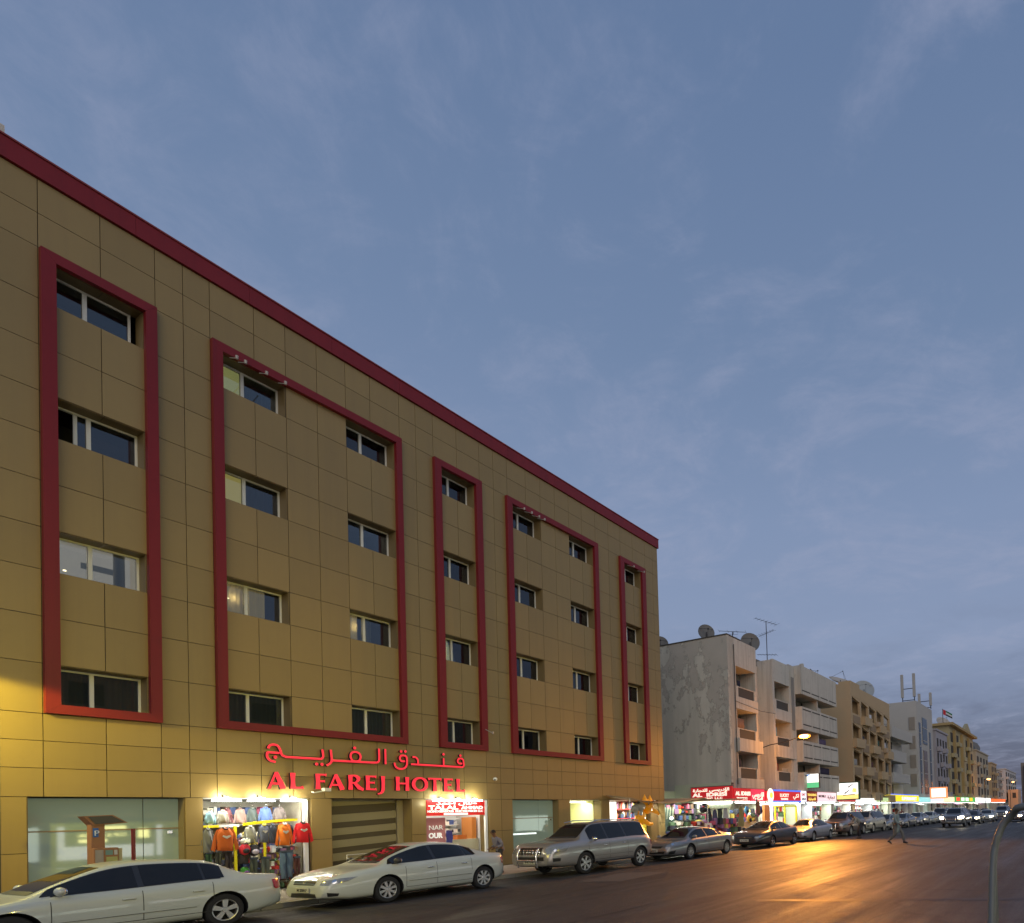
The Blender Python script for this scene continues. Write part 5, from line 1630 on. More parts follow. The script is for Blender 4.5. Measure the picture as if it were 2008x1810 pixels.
lamp('far_shop_light', 'AREA', (86, 20.2, 2.8), 300, (.95, 1, .92), 20, (0, -.8, -1), sizey=.5)
lamp('far_shop_light', 'AREA', (125, 20.2, 2.8), 700, (1, .98, .85), 34, (0, -.8, -1), sizey=.5)

# projecting lit signs
t = thing('green_lit_sign', 'projecting lit sign with white and green halves above the banded block shops', 'sign', (48, 20.3, 3.8))
MB().box(47.9, 48.1, 19.45, 21.25, 3.80, 5.05).build('case', mat('case_brown', (.12, .06, .04), .5), t)
MB().box(47.86, 47.895, 19.5, 21.2, 4.28, 5.0).build('white_half', mat('lit_white_face', (.9, .95, .95), .5, emit=.95, ecol=(.85, 1, .95)), t)
MB().box(47.86, 47.895, 19.5, 21.2, 3.85, 4.275).build('green_half', mat('lit_green_face', (.1, .5, .2), .5, emit=.6, ecol=(.12, .72, .34)), t)
MB().prism([(21.18, 4.5), (21.18, 4.75), (20.2, 4.98), (20.7, 4.98)], 47.85, 47.858, 'x').build('blue_swoosh', mat('swoosh', (.1, .3, .6), .5, emit=.5), t)
t = thing('picture_sign', 'square lit sign with a dark green frame showing dark sketch lines over yellow', 'sign', (56, 19.9, 2.9))
MB().box(55.9, 56.15, 18.68, 21.05, 2.84, 4.55).build('frame', mat('frame_green', (.02, .07, .03), .5), t)
MB().box(55.86, 55.895, 18.80, 20.93, 3.35, 4.45).build('white_face', mat('lit_white_face2', (.95, .95, .9), .5, emit=1.1, ecol=(1, 1, .96)), t)
MB().box(55.86, 55.895, 18.80, 20.93, 2.94, 3.345).build('yellow_face', mat('lit_yellow_face', (.8, .65, .2), .5, emit=.9, ecol=(.95, .74, .22)), t)
mb = MB(); mb.prism([(19.8, 4.1), (19.3, 4.35), (19.3, 4.28), (19.75, 4.0)], 55.84, 55.857, 'x'); mb.prism([(20.2, 3.5), (19.6, 3.85), (19.65, 3.75), (20.1, 3.42)], 55.84, 55.857, 'x'); mb.prism([(20.3, 3.32), (19.1, 3.4), (19.1, 3.34), (20.3, 3.26)], 55.84, 55.857, 'x')
mb.build('sketch_lines', m_dark, t)
MB().prism([(19.4, 3.6), (18.95, 3.5), (18.95, 3.9), (19.3, 3.95)], 55.84, 55.857, 'x').build('orange_patch', MATS['lit_yellow_face'], t)
t = thing('orange_framed_sign', 'orange-framed lit sign with pale blue face far down the street', 'sign', (95, 19.5, 3.0))
MB().box(95, 95.3, 18.0, 20.6, 3.2, 4.9).build('frame', mat('lit_orange', (.9, .3, .1), .5, emit=.9, ecol=(1, .32, .12)), t)
MB().box(94.95, 94.99, 18.25, 20.35, 3.4, 4.7).build('face', mat('lit_pale', (.8, .95, 1), .5, emit=1.1), t)

# ------------------------------------------------------------------ street furniture
m_lamp = mat('sodium_glow', (1, .6, .2), .5, emit=2.2, ecol=(1, .25, .02))
t = thing('street_lamp', 'glowing orange street lamp on a curved arm fixed to the banded block', 'lamp', (41.4, 21.3, 6.6))
MB().tube([(41.4, 21.95, 6.5), (41.4, 21.3, 6.78), (41.4, 20.6, 6.95), (41.4, 19.4, 7.05), (41.4, 18.3, 7.32)], .035, 8).build('arm', m_dark, t, smooth=60)
MB().blob((41.4, 17.87, 7.44), (.18, .42, .10), 12).build('housing', mat('lamp_case', (.2, .2, .2), .5), t, smooth=60)
MB().blob((41.4, 17.85, 7.36), (.24, .50, .17), 12).build('lamp_bowl_glow', m_lamp, t, smooth=60)  # oversized bowl, its orange emission stands in for the halo round the lamp
MB().blob((41.22, 17.82, 7.33), (.10, .36, .11), 12).build('lamp_core', mat('sodium_core', (1, .8, .4), .5, emit=14, ecol=(1, .66, .25)), t, smooth=60)
lamp('sodium_light', 'POINT', (41.1, 17.8, 6.95), 620, SODIUM, .22)
lamp('sodium_down_light', 'SPOT', (41.0, 17.5, 7.1), 17000, SODIUM, .9, rot=(-.95, -.50, -.30), spot=(100, .9))
for x, y, z, e in ((142, 18, 7.6, 0), (236, 15.5, 9.2, 0), (196, 18, 8.6, 0)):
    t = thing('street_lamp', {142: 'small glowing street lamp before the yellow block', 236: 'orange street lamp in front of the red pillar at the street end', 196: 'distant street lamp near the orange-lit house'}[x], 'lamp', (x, y, 0), group='distant street lamps')
    MB().tube([(x, y + .9, 0), (x, y + .9, z), (x, y, z + .15)], .08, 6).build('pole', m_dark, t)
    MB().blob((x, y, z), (.45, .45, .2), 10).build('lamp_bowl_glow', mat('sodium_glow2', (1, .6, .2), .5, emit=4, ecol=(1, .5, .18)), t, smooth=60)
lamp('far_sodium', 'POINT', (142, 17, 7.0), 500, SODIUM, .3)
lamp('far_sodium', 'POINT', (200, 15, 6.5), 900, SODIUM, .3)
# lamps on the near kerb, outside the picture: the camera-side three are added to light the hotel front
for x, y, z, e, c in ((2.9, 18.2, 5.55, 1050, (1, .83, .11)), (7, -4.5, 7.0, 3500, (1, .80, .10)), (16, -4.5, 7.0, 2700, (1, .78, .10)), (27, -4.5, 7.0, 2700, (1, .66, .12))):
    t = thing('street_lamp', {2.9: 'street lamp just outside the left edge lighting the lower corner of the hotel', 7: 'added street lamp aimed at the hotel front from the camera side, first one', 16: 'added street lamp aimed at the hotel front from the camera side, second one', 27: 'added street lamp aimed at the hotel front from the camera side, third one'}[x], 'lamp', (x, y, 0), group='street lamps on the near side')
    s_ = 1
    MB().tube([(x, y, 0), (x, y, z), (x, y + s_ * .6, z + .25), (x, y + s_ * 1.3, z + .3)], .06, 8).build('pole', m_dark, t)
    MB().box(x - .15, x + .15, y + s_ * 1.2 - .25, y + s_ * 1.2 + .25, z + .2, z + .34).build('housing', MATS['lamp_case'], t)
    lamp('street_and_fill_light', 'SPOT', (x, y + s_ * 1.2, z + .12), e, c, .1, rot=(0, .15, -1) if x < 5 else (0, 1, -.085), spot=(158, .12) if x < 5 else (44, 1.0))

# parking meter
m_rust = mat('meter_brown', (.26, .12, .055), .55, var=.05, vs=6)
t = thing('parking_meter', 'brown parking ticket machine with a slanted solar roof behind the white saloon', 'parking meter', (5.5, 18.6, .12))
MB().box(5.26, 5.46, 18.42, 18.66, .12, 2.11).build('column', m_rust, t, bevel=.01)
MB().box(5.262, 5.63, 18.31, 18.62, .12, 1.60).build('cabinet', m_rust, t, bevel=.012)
MB().box(5.645, 5.70, 18.36, 18.60, .12, 1.58).build('side_plate', mat('meter_pale', (.42, .38, .22), .6), t)
rf = bpy.data.objects.new('solar_roof', None); COL.objects.link(rf); rf.parent = t; rf.location = Vector((5.4, 18.5, 2.2)) - Vector(t.location)
MB().prism([(5.14, 2.27), (5.57, 2.29), (5.80, 2.12), (5.28, 2.07)], 18.38, 18.72, 'y').build('roof_case', m_rust, rf)
MB().prism([(5.20, 2.255), (5.55, 2.27), (5.74, 2.135), (5.31, 2.10)], 18.36, 18.378, 'y').build('solar_panel', mat('solar', (.05, .045, .04), .3), rf)
MB().box(5.28, 5.36, 18.405, 18.418, 1.83, 2.02).build('blue_plate', mat('p_blue', S(40, 90, 160), .5), t)
text('P', mat('p_white', (.6, .65, .7), .5), t, (5.29, 18.40, 1.86), .16, name='plate_lettering')
MB().box(5.43, 5.54, 18.30, 18.308, 1.45, 1.55).build('screen', mat('meter_screen', (.12, .22, .20), .3), t)
MB().box(5.56, 5.61, 18.30, 18.308, 1.45, 1.55).build('keypad', mat('key', (.4, .4, .38), .5), t)
MB().box(5.44, 5.61, 18.30, 18.308, 1.14, 1.41).build('notice', mat('notice', (.33, .34, .12), .6), t)
MB().box(5.28, 5.40, 18.30, 18.308, .9, 1.56).build('grey_door', mat('meter_grey', (.28, .25, .22), .6), t)
t = thing('red_post', 'slim dark red post right of the parking meter', 'post', (6.08, 19.0, .12))
MB().tube([(6.08, 19, .12), (6.08, 19, 1.93)], .035, 10).build('shaft', mat('post_red', (.14, .01, .02), .4), t, smooth=60)
MB().tube([(6.08, 19, 1.93), (6.08, 19, 1.99)], .037, 10).build('cap', MATS['post_red'], t, smooth=60)
# brown sign plate on a pole before the corner shop
t = thing('brown_sign_pole', 'grey pole with an upright brown box in front of the long red corner sign', 'sign', (34.3, 18.2, .1))
MB().tube([(34.3, 18.2, .1), (34.3, 18.2, 2.75)], .05, 8).build('pole', mat('pole_grey', (.16, .17, .15), .6), t, smooth=60)
MB().box(34.1, 34.5, 18.05, 18.17, 1.85, 2.62).build('plate', mat('plate_brown', (.20, .09, .05), .6), t, bevel=.02)
t = thing('lamp_pole', 'thin grey pole standing by the kerb before the yellow board', 'pole', (59, 17.6, 0))
MB().tube([(59, 17.6, .1), (59, 17.6, 3.3)], .05, 8).build('shaft', MATS['pole_grey'], t)
# bent steel hoop at the right edge
t = thing('steel_hoop', 'bent pale steel hoop standing at the right edge of the road, cut by the frame', 'barrier', (8.3, 1.1, 0))
m_st = mat('galvanised', (.20, .20, .175), .5, .4, var=.08, vs=5)
MB().tube(bez([(7.05, .95, 0), (7.35, .95, .75), (7.55, .93, 1.3), (7.62, .84, 1.6), (7.60, .72, 1.74), (7.5, .62, 1.82), (7.45, .3, 1.80), (7.45, .1, 1.6), (7.45, .05, 0)], 5), .043, 12).build('hoop', m_st, t, smooth=60)
MB().tube([(7.50, .93, 0), (7.54, .93, 1.2), (7.56, .90, 1.5)], .025, 10).build('inner_stay', m_st, t, smooth=60)

# lit lettering across the road that the frosted window mirrors
t = thing('opposite_sign', 'yellow lit board across the road, mirrored in the frosted shop window', 'sign', (15.2, -8, 1.6))
m_yl = mat('opp_yellow', (.9, .85, .3), .5, emit=7, ecol=(1, .95, .35))
MB().box(13.5, 17.2, -8.3, -8.05, 1.3, 2.9).build('board', mat('opp_board', (.05, .05, .04), .7), t)
text('CUP & SAUCER', m_yl, t, (15.95, -8.04, 1.82), .24, rotz=PI, width=2.0, bold=.006)
MB().box(14.98, 15.92, -8.045, -8.03, 2.21, 2.42).build('yellow_bar', m_yl, t)
MB().box(13.97, 15.11, -8.045, -8.03, 1.50, 1.68).build('yellow_bar', m_yl, t)
MB().box(16.44, 16.93, -8.045, -8.03, 1.68, 2.24).build('yellow_square', m_yl, t)

# the lit shop row across the road, behind the camera; it shows in the car flanks and the glass
ob = thing('opposite_block', 'row of lit shops across the road, seen only in reflections', 'building', (25, -20, 0))
MB().box(-20, 90, -26, -14.6, 0, 13).build('wall', mat('opposite_wall', (.32, .27, .2), .85, var=.1, vs=.5), ob)
rr = random.Random(5)
x = -16
while x < 84:
    w_ = rr.uniform(3.5, 6.5)
    c_ = rr.choice([(1, .93, .72), (.85, 1, .86), (1, .86, .55), (.9, .95, 1)])
    MB().box(x, x + w_ - .8, -14.58, -14.5, .4, 2.5).build('shop_front', mat('opp_%d' % int(sum(c_) * 100), c_, .5, emit=2.2, ecol=c_), ob)
    MB().box(x, x + w_ - .8, -14.56, -14.4, 2.65, 3.3).build('name_board', m_pal[rr.randrange(11)], ob)
    for zz in (4.6, 7.6, 10.4):
        MB().box(x + .6, x + 2.2, -14.59, -14.56, zz, zz + 1.4).build('window', m_opening, ob)
    x += w_
# ------------------------------------------------------------------ cars
m_cglass = mat('car_glass', (.012, .013, .015), .05, spec=.45)
m_tyre = mat('tyre', (.018, .018, .018), .8)
m_well = mat('wheel_well', (.008, .008, .008), .95)
m_head = mat('headlamp', (.30, .31, .30), .12, .3, coat=1, var=.5, vs=18)
m_tail = mat('tail_lamp', (.35, .012, .015), .15, coat=1)
m_plate = mat('number_plate', (.62, .62, .52), .5)
m_seam = mat('seam', (.04, .04, .04), .7)
m_grillec = mat('grille_black', (.015, .015, .015), .4)
m_amber = mat('amber', (.5, .12, .02), .3)


def paint(name, c, metal=0.):
    return mat('paint_' + name, c, .34 if metal else .40, metal, coat=.8, spec=.5)


def interp(keys, u):
    # monotone-ish cubic through key points
    for i in range(len(keys) - 1):
        if u <= keys[i + 1][0]:
            break
    p0 = keys[max(i - 1, 0)]; p1 = keys[i]; p2 = keys[i + 1]; p3 = keys[min(i + 2, len(keys) - 1)]
    t = max(0, min(1, (u - p1[0]) / (p2[0] - p1[0])))
    s = (p2[1] - p1[1]) / (p2[0] - p1[0])
    m1 = 0 if p0 is p1 else ((p1[1] - p0[1]) / (p1[0] - p0[0]) + s) / 2
    m2 = 0 if p3 is p2 else ((p3[1] - p2[1]) / (p3[0] - p2[0]) + s) / 2
    if p0 is p1: m1 = s
    if p3 is p2: m2 = s
    if s == 0: m1 = m2 = 0
    else:
        m1 = max(min(m1, 3 * abs(s)), -3 * abs(s)); m2 = max(min(m2, 3 * abs(s)), -3 * abs(s))
    h = p2[0] - p1[0]
    return (2 * t ** 3 - 3 * t * t + 1) * p1[1] + (t ** 3 - 2 * t * t + t) * h * m1 + (-2 * t ** 3 + 3 * t * t) * p2[1] + (t ** 3 - t * t) * h * m2


def make_car(name, label, spec, pm, group=None):
    L = spec['L']; Wd = spec['W']; top = spec['top']; sho = spec['sho']; rw = spec['rw']; wid = spec['wid']; zb = spec['zb']
    t = thing(name, label, spec.get('cat', 'car'), (0, 0, 0), 0, group)
    NU = 46
    us = sorted(set([0, .015, .05, .1] + [round(L * i / NU, 4) for i in range(1, NU)] + [L - .1, L - .05, L - .015, L]))
    rings = []
    for u in us:
        zt = interp(top, u); zs = min(interp(sho, u), zt - .015); w = interp(wid, u) * Wd / 2; wr = interp(rw, u)
        g = zt - zs
        zlo = zb + max(0, .10 * (1 - u / .5)) * .8 + max(0, .12 * (1 - (L - u) / .6))
        hp = [(0, zlo), (w * .75, zlo), (w * .95, zlo + .03), (w * .985, zlo + .12), (w, zlo + (zs - zlo) * .42), (w, zlo + (zs - zlo) * .62), (w * .985, zs - (zs - zlo) * .16), (w * .955, zs - .02),
              (w * .915, zs + .008 * min(1, g * 8))]
        a = w * .915
        k = min(1, g / .25)
        wrr = wr if k >= 1 else (a * .93) * (1 - k) + wr * k
        hp += [(a + (wrr + .035 - a) * .33 , zs + g * (.28 if k > .6 else .45)), (a + (wrr + .035 - a) * .68, zs + g * (.58 if k > .6 else .72)), (wrr + .03, zs + g * .86), (wrr - .03, zs + g * .955), (wrr * .72, zs + g * .985), (wrr * .36, zt), (0, zt)]
        rings.append((u, hp))
    vs = []; idx = []
    for u, hp in rings:
        row = []
        for (y, z) in hp:
            row.append(len(vs)); vs.append((u, -y, z))
        for (y, z) in reversed(hp[1:-1]):
            row.append(len(vs)); vs.append((u, y, z))
        idx.append(row)
    fs = []
    n = len(idx[0])
    for i in range(len(idx) - 1):
        for j in range(n):
            fs.append((idx[i][j], idx[i][(j + 1) % n], idx[i + 1][(j + 1) % n], idx[i + 1][j]))
    fs.append(tuple(idx[0])); fs.append(tuple(reversed(idx[-1])))
    me = bpy.data.meshes.new('body'); me.from_pydata(vs, [], fs)
    me.materials.append(pm); me.materials.append(m_well)
    bm = bmesh.new(); bm.from_mesh(me); bmesh.ops.recalc_face_normals(bm, faces=bm.faces); bm.to_mesh(me); bm.free()
    me.polygons.foreach_set('use_smooth', [True] * len(me.polygons))
    o = bpy.data.objects.new('body', me); COL.objects.link(o)
    # shell used to lay the glass and the trim on
    ss = o.modifiers.new('s', 'SUBSURF'); ss.levels = 1; ss.render_levels = 1
    dg = bpy.context.evaluated_depsgraph_get()
    me1 = bpy.data.meshes.new_from_object(o.evaluated_get(dg))
    o.modifiers.clear()
    o.data = me1
    bmx = bmesh.new(); bmx.from_mesh(me1); tree = BVHTree.FromBMesh(bmx); bmx.free()
    # wheel arches
    cu = MB()
    R = spec['R']
    for wu in spec['wheels']:
        for s in (-1, 1):
            y0, y1 = s * (Wd / 2 + .2), s * (Wd / 2 - .30)
            cu.lathe([(0, y0), (R + .055, y0), (R + .055, y1), (0, y1)], 28, (wu, 0, R), 'y')
    c = cu.build('cutter', [m_well], None)
    c.data.materials.clear(); c.data.materials.append(m_well)
    bmc = bmesh.new(); bmc.from_mesh(c.data); bmesh.ops.remove_doubles(bmc, verts=bmc.verts, dist=1e-5); bmesh.ops.recalc_face_normals(bmc, faces=bmc.faces); bmc.to_mesh(c.data); bmc.free()
    bo = o.modifiers.new('b', 'BOOLEAN'); bo.operation = 'DIFFERENCE'; bo.object = c; bo.solver = 'EXACT'; bo.material_mode = 'TRANSFER'
    dg = bpy.context.evaluated_depsgraph_get()
    me2 = bpy.data.meshes.new_from_object(o.evaluated_get(dg))
    bpy.data.objects.remove(c)
    o.modifiers.clear(); o.data = me2
    me2.polygons.foreach_set('use_smooth', [True] * len(me2.polygons))
    me2.set_sharp_from_angle(angle=math.radians(38))
    me2.name = 'body'
    o.parent = t

    def lay(nm, poly, m, way='side', off=.006, par=o, res=.07, inner=()):
        # poly: 2D outline laid on the shell; way side (u,z) both sides handled by caller through 'side-'
        P = [Vector(p) for p in poly]
        dens = []
        for i in range(len(P)):
            a, b = P[i], P[(i + 1) % len(P)]
            k = max(1, int((b - a).length / res))
            dens += [a + (b - a) * j / k for j in range(k)]
        x0 = min(p.x for p in P); x1 = max(p.x for p in P); y0 = min(p.y for p in P); y1 = max(p.y for p in P)
        pts = list(dens)
        nx = int((x1 - x0) / res); ny = int((y1 - y0) / res)
        for i in range(1, nx):
            for j in range(1, ny):
                pts.append(Vector((x0 + (x1 - x0) * i / nx, y0 + (y1 - y0) * j / ny)))
        r = delaunay_2d_cdt(pts, [], [list(range(len(dens)))], 1, 1e-5)
        out = []
        for p in r[0]:
            if way == 'left': org, d = Vector((p.x, -3, p.y)), Vector((0, 1, 0))
            elif way == 'right': org, d = Vector((p.x, 3, p.y)), Vector((0, -1, 0))
            elif way == 'front': org, d = Vector((-2, p.x, p.y)), Vector((1, 0, 0))
            elif way == 'back': org, d = Vector((L + 2, p.x, p.y)), Vector((-1, 0, 0))
            elif way == 'top': org, d = Vector((p.x, p.y, 4)), Vector((0, 0, -1))
            elif way.startswith('fl'):
                d = Vector((.80, .60, 0)); ax = Vector((.60, -.80, 0)); org = Vector((0, -Wd / 2, 0)) + ax * p.x + Vector((0, 0, p.y)) - d * 3
            elif way.startswith('fr'):
                d = Vector((.80, -.60, 0)); ax = Vector((.60, .80, 0)); org = Vector((0, Wd / 2, 0)) + ax * p.x + Vector((0, 0, p.y)) - d * 3
            elif way == 'bl':
                d = Vector((-.80, .60, 0)); ax = Vector((-.60, -.80, 0)); org = Vector((L, -Wd / 2, 0)) + ax * p.x + Vector((0, 0, p.y)) - d * 3
            elif way == 'br':
                d = Vector((-.80, -.60, 0)); ax = Vector((-.60, .80, 0)); org = Vector((L, Wd / 2, 0)) + ax * p.x + Vector((0, 0, p.y)) - d * 3
            h = tree.ray_cast(org, d)
            if h[0] is None:
                h = tree.find_nearest(org + d * 3)
            nn = h[1]
            if nn.dot(d) > 0: nn = -nn
            out.append(tuple(h[0] + nn * off))
        mb = MB(); mb.add(out, [tuple(f) for f in r[2]])
        q = mb.build(nm, m, par, smooth=60, world=False)
        return q

    # side glass: follows the roof line
    for way in ('left', 'right'):
        for (a, b, *ex) in spec['side_windows']:
            lo, hi = [], []
            for i in range(13):
                u = a + (b - a) * i / 12
                zs = interp(sho, u); zt = interp(top, u)
                l_ = zs + .045; h_ = zs + (zt - zs) * spec.get('gh', .80)
                lo.append((u, l_)); hi.append((u, max(h_, l_ + .004)))
            if ex and ex[0] == 'front': hi[0] = (a, lo[0][1] + .006)
            lay('side_window', lo + hi[::-1], m_cglass, way, .007)
        u0, u1 = spec['side_windows'][0][0] + .12, spec['side_windows'][-1][1] - .06
        lo, hi = [], []
        for i in range(31):
            u = u0 + (u1 - u0) * i / 30
            zs = interp(sho, u); zt = interp(top, u)
            lo.append((u, zs + .03)); hi.append((u, max(zs + (zt - zs) * (spec.get('gh', .80) + .035), zs + .036)))
        lay('window_surround', lo + hi[::-1], mat('surround', (.02, .02, .022), .35, coat=.5), way, .003, res=.06)
        for u, za, zb_ in spec['seams']:
            lay('door_seam', [(u - .005, za), (u + .005, za), (u + .005, zb_), (u - .005, zb_)], m_seam, way, .003, res=.05)
        if spec.get('sill', True):
            zz = zb + .15
            lay('door_seam', [(spec['seams'][0][0], zz), (spec['seams'][-1][0], zz), (spec['seams'][-1][0], zz + .01), (spec['seams'][0][0], zz + .01)], m_seam, way, .003, res=.08)
        if 'mould' in spec:
            a, b, z = spec['mould']
            lay('side_moulding', [(a, z - .025), (b, z - .02), (b, z + .02), (a, z + .025)], pm, way, .016, res=.1)
            lay('door_seam', [(a, z - .032), (b, z - .028), (b, z - .02), (a, z - .024)], m_seam, way, .012, res=.1)
        s = -1 if way == 'left' else 1
        for u, z in spec['handles']:
            h = tree.ray_cast(Vector((u, 3 * s, z)), Vector((0, -s, 0)))
            if h[0]:
                y = h[0].y
                MB().box(u - .085, u + .085, y - .028 if s < 0 else y, y if s < 0 else y + .028, z - .014, z + .014).build('door_handle', m_chrome if spec.get('chrome_handles') else pm, t, bevel=.008, world=False, smooth=50)
        # mirror
        mu, mz = spec['mirror']
        h = tree.ray_cast(Vector((mu, 3 * s, mz - .02)), Vector((0, -s, 0)))
        y = h[0].y if h[0] else s * Wd * .42
        mb = MB(); mb.blob((mu, y + s * .14, mz + .02), (.075, .125, .075), 12)
        mb.box(mu - .02, mu + .03, min(y - s * .03, y + s * .08), max(y - s * .03, y + s * .08), mz - .05, mz - .02)
        mo = mb.build('wing_mirror', spec.get('mirror_mat') or pm, t, smooth=70, world=False)
        MB().blob((mu + .045, y + s * .14, mz + .02), (.04, .105, .058), 10).build('mirror_glass', m_chrome, mo, smooth=60, world=False)
    # windscreen and rear glass
    for way, (zl, zh, wl, wh) in (('front', spec['screen']), ('back', spec['rear_screen'])):
        poly = [(-wl, zl), (-wl * .5, zl - .012), (0, zl - .018), (wl * .5, zl - .012), (wl, zl), (wh, zh), (wh * .5, zh + .01), (0, zh + .014), (-wh * .5, zh + .01), (-wh, zh)]
        q = lay('windscreen' if way == 'front' else 'rear_window', poly, m_cglass, way, .006, res=.09)
        if way == 'front':
            lay('wiper_panel', [(-wl * 1.0, zl - .03), (wl * 1.0, zl - .03), (wl * .98, zl + .015), (-wl * .98, zl + .015)], m_dark, way, .009, res=.09)
    # lamps
    for w_, m_ in (('fl', m_head), ('fr', m_head), ('bl', m_tail), ('br', m_tail)):
        pl = spec['headlamp'] if w_[0] == 'f' else spec['taillamp']
        nm = 'headlight' if w_[0] == 'f' else 'tail_light'
        q = lay(nm, pl, m_, w_, .008, t, res=.035)
        if w_[0] == 'f':
            cx = sum(p[0] for p in pl) / len(pl); cz = sum(p[1] for p in pl) / len(pl)
            lay('lamp_lens', [(cx + .045 * math.cos(a * PI / 5), cz + .045 * math.sin(a * PI / 5)) for a in range(10)], m_chrome, w_, .011, q, res=.03)
    for nm, poly, m_ in spec['front']:
        lay(nm, poly, m_, 'front', .007, t, res=.06)
    for nm, poly, m_ in spec['back']:
        lay(nm, poly, m_, 'back', .007, t, res=.06)
    for nm, poly, m_ in spec.get('corner', []):
        for w_ in ('fl', 'fr'):
            lay(nm, poly, m_, w_, .007, t, res=.04)
    # plates
    zp = spec['plate']
    h = tree.ray_cast(Vector((-2, 0, zp)), Vector((1, 0, 0)))
    pb = MB().box(h[0].x - .028, h[0].x - .012, -.26, .26, zp - .06, zp + .06).build('number_plate', m_plate, t, bevel=.004, world=False)
    tx = text(spec['ptext'], m_dark, None, (0, 0, 0), .085, rotz=-PI / 2, width=.40, bold=.002, extrude=.002, name='plate_lettering')
    tx.parent = pb; tx.location = (h[0].x - .031, .20, zp - .032)
    h = tree.ray_cast(Vector((L + 2, 0, zp + .28)), Vector((-1, 0, 0)))
    MB().box(h[0].x + .008, h[0].x + .022, -.26, .26, zp + .22, zp + .34).build('number_plate', m_plate, t, bevel=.004, world=False)
    # wheels
    for wu in spec['wheels']:
        for s in (-1, 1):
            yo = s * (Wd / 2 - .035); yi = s * (Wd / 2 - .24)
            ym = (yo + yi) / 2
            tb = MB()
            tb.lathe([(R * .66, yi), (R * .90, yi), (R * .985, yi + s * .02), (R, yi + s * .05), (R, yo - s * .05), (R * .985, yo - s * .02), (R * .92, yo), (R * .70, yo), (R * .66, yo - s * .03), (R * .66, yi)], 36, (wu, 0, R), 'y')
            wh = tb.build('wheel', m_tyre, t, smooth=40, world=False)
            rb = MB()
            rr = R * .67
            rb.lathe([(rr, yo - s * .008), (rr * .92, yo - s * .012), (rr * .90, yo - s * .05), (rr * .90, yi + s * .02)], 36, (wu, 0, R), 'y')
            ns = spec['spokes']
            for k in range(ns):
                a = 2 * PI * k / ns + .3
                wa, wb = spec['spw']
                ca, sa = math.cos(a), math.sin(a)
                pts = [(wu + ca * .03 - sa * wa, R + sa * .03 + ca * wa), (wu + ca * rr * .93 - sa * wb, R + sa * rr * .93 + ca * wb), (wu + ca * rr * .93 + sa * wb, R + sa * rr * .93 - ca * wb), (wu + ca * .03 + sa * wa, R + sa * .03 - ca * wa)]
                rb.prism(pts, yo - s * (.012 + .0004 * k), yo - s * .045, 'y')
            rb.lathe([(0, yo - s * .004), (rr * .22, yo - s * .004), (rr * .25, yo - s * .012), (rr * .25, yo - s * .05)], 20, (wu, 0, R), 'y')
            rb.build('rim', spec.get('rim_mat') or m_silver, wh, smooth=35, world=False)
            MB().lathe([(0, yo - s * .075), (rr * .9, yo - s * .075)], 24, (wu, 0, R), 'y').build('brake_disc', m_well, wh, world=False)
    return t


def pl(*p):
    return list(p)


WSAL = dict(W=1.74, R=.315, zb=.17, cat='car')
wid_s = [(0, .70), (.06, .80), (.18, .90), (.45, .965), (.9, 1), (3.6, 1), (4.1, .97), (4.4, .90), (4.54, .80), (4.62, .70)]


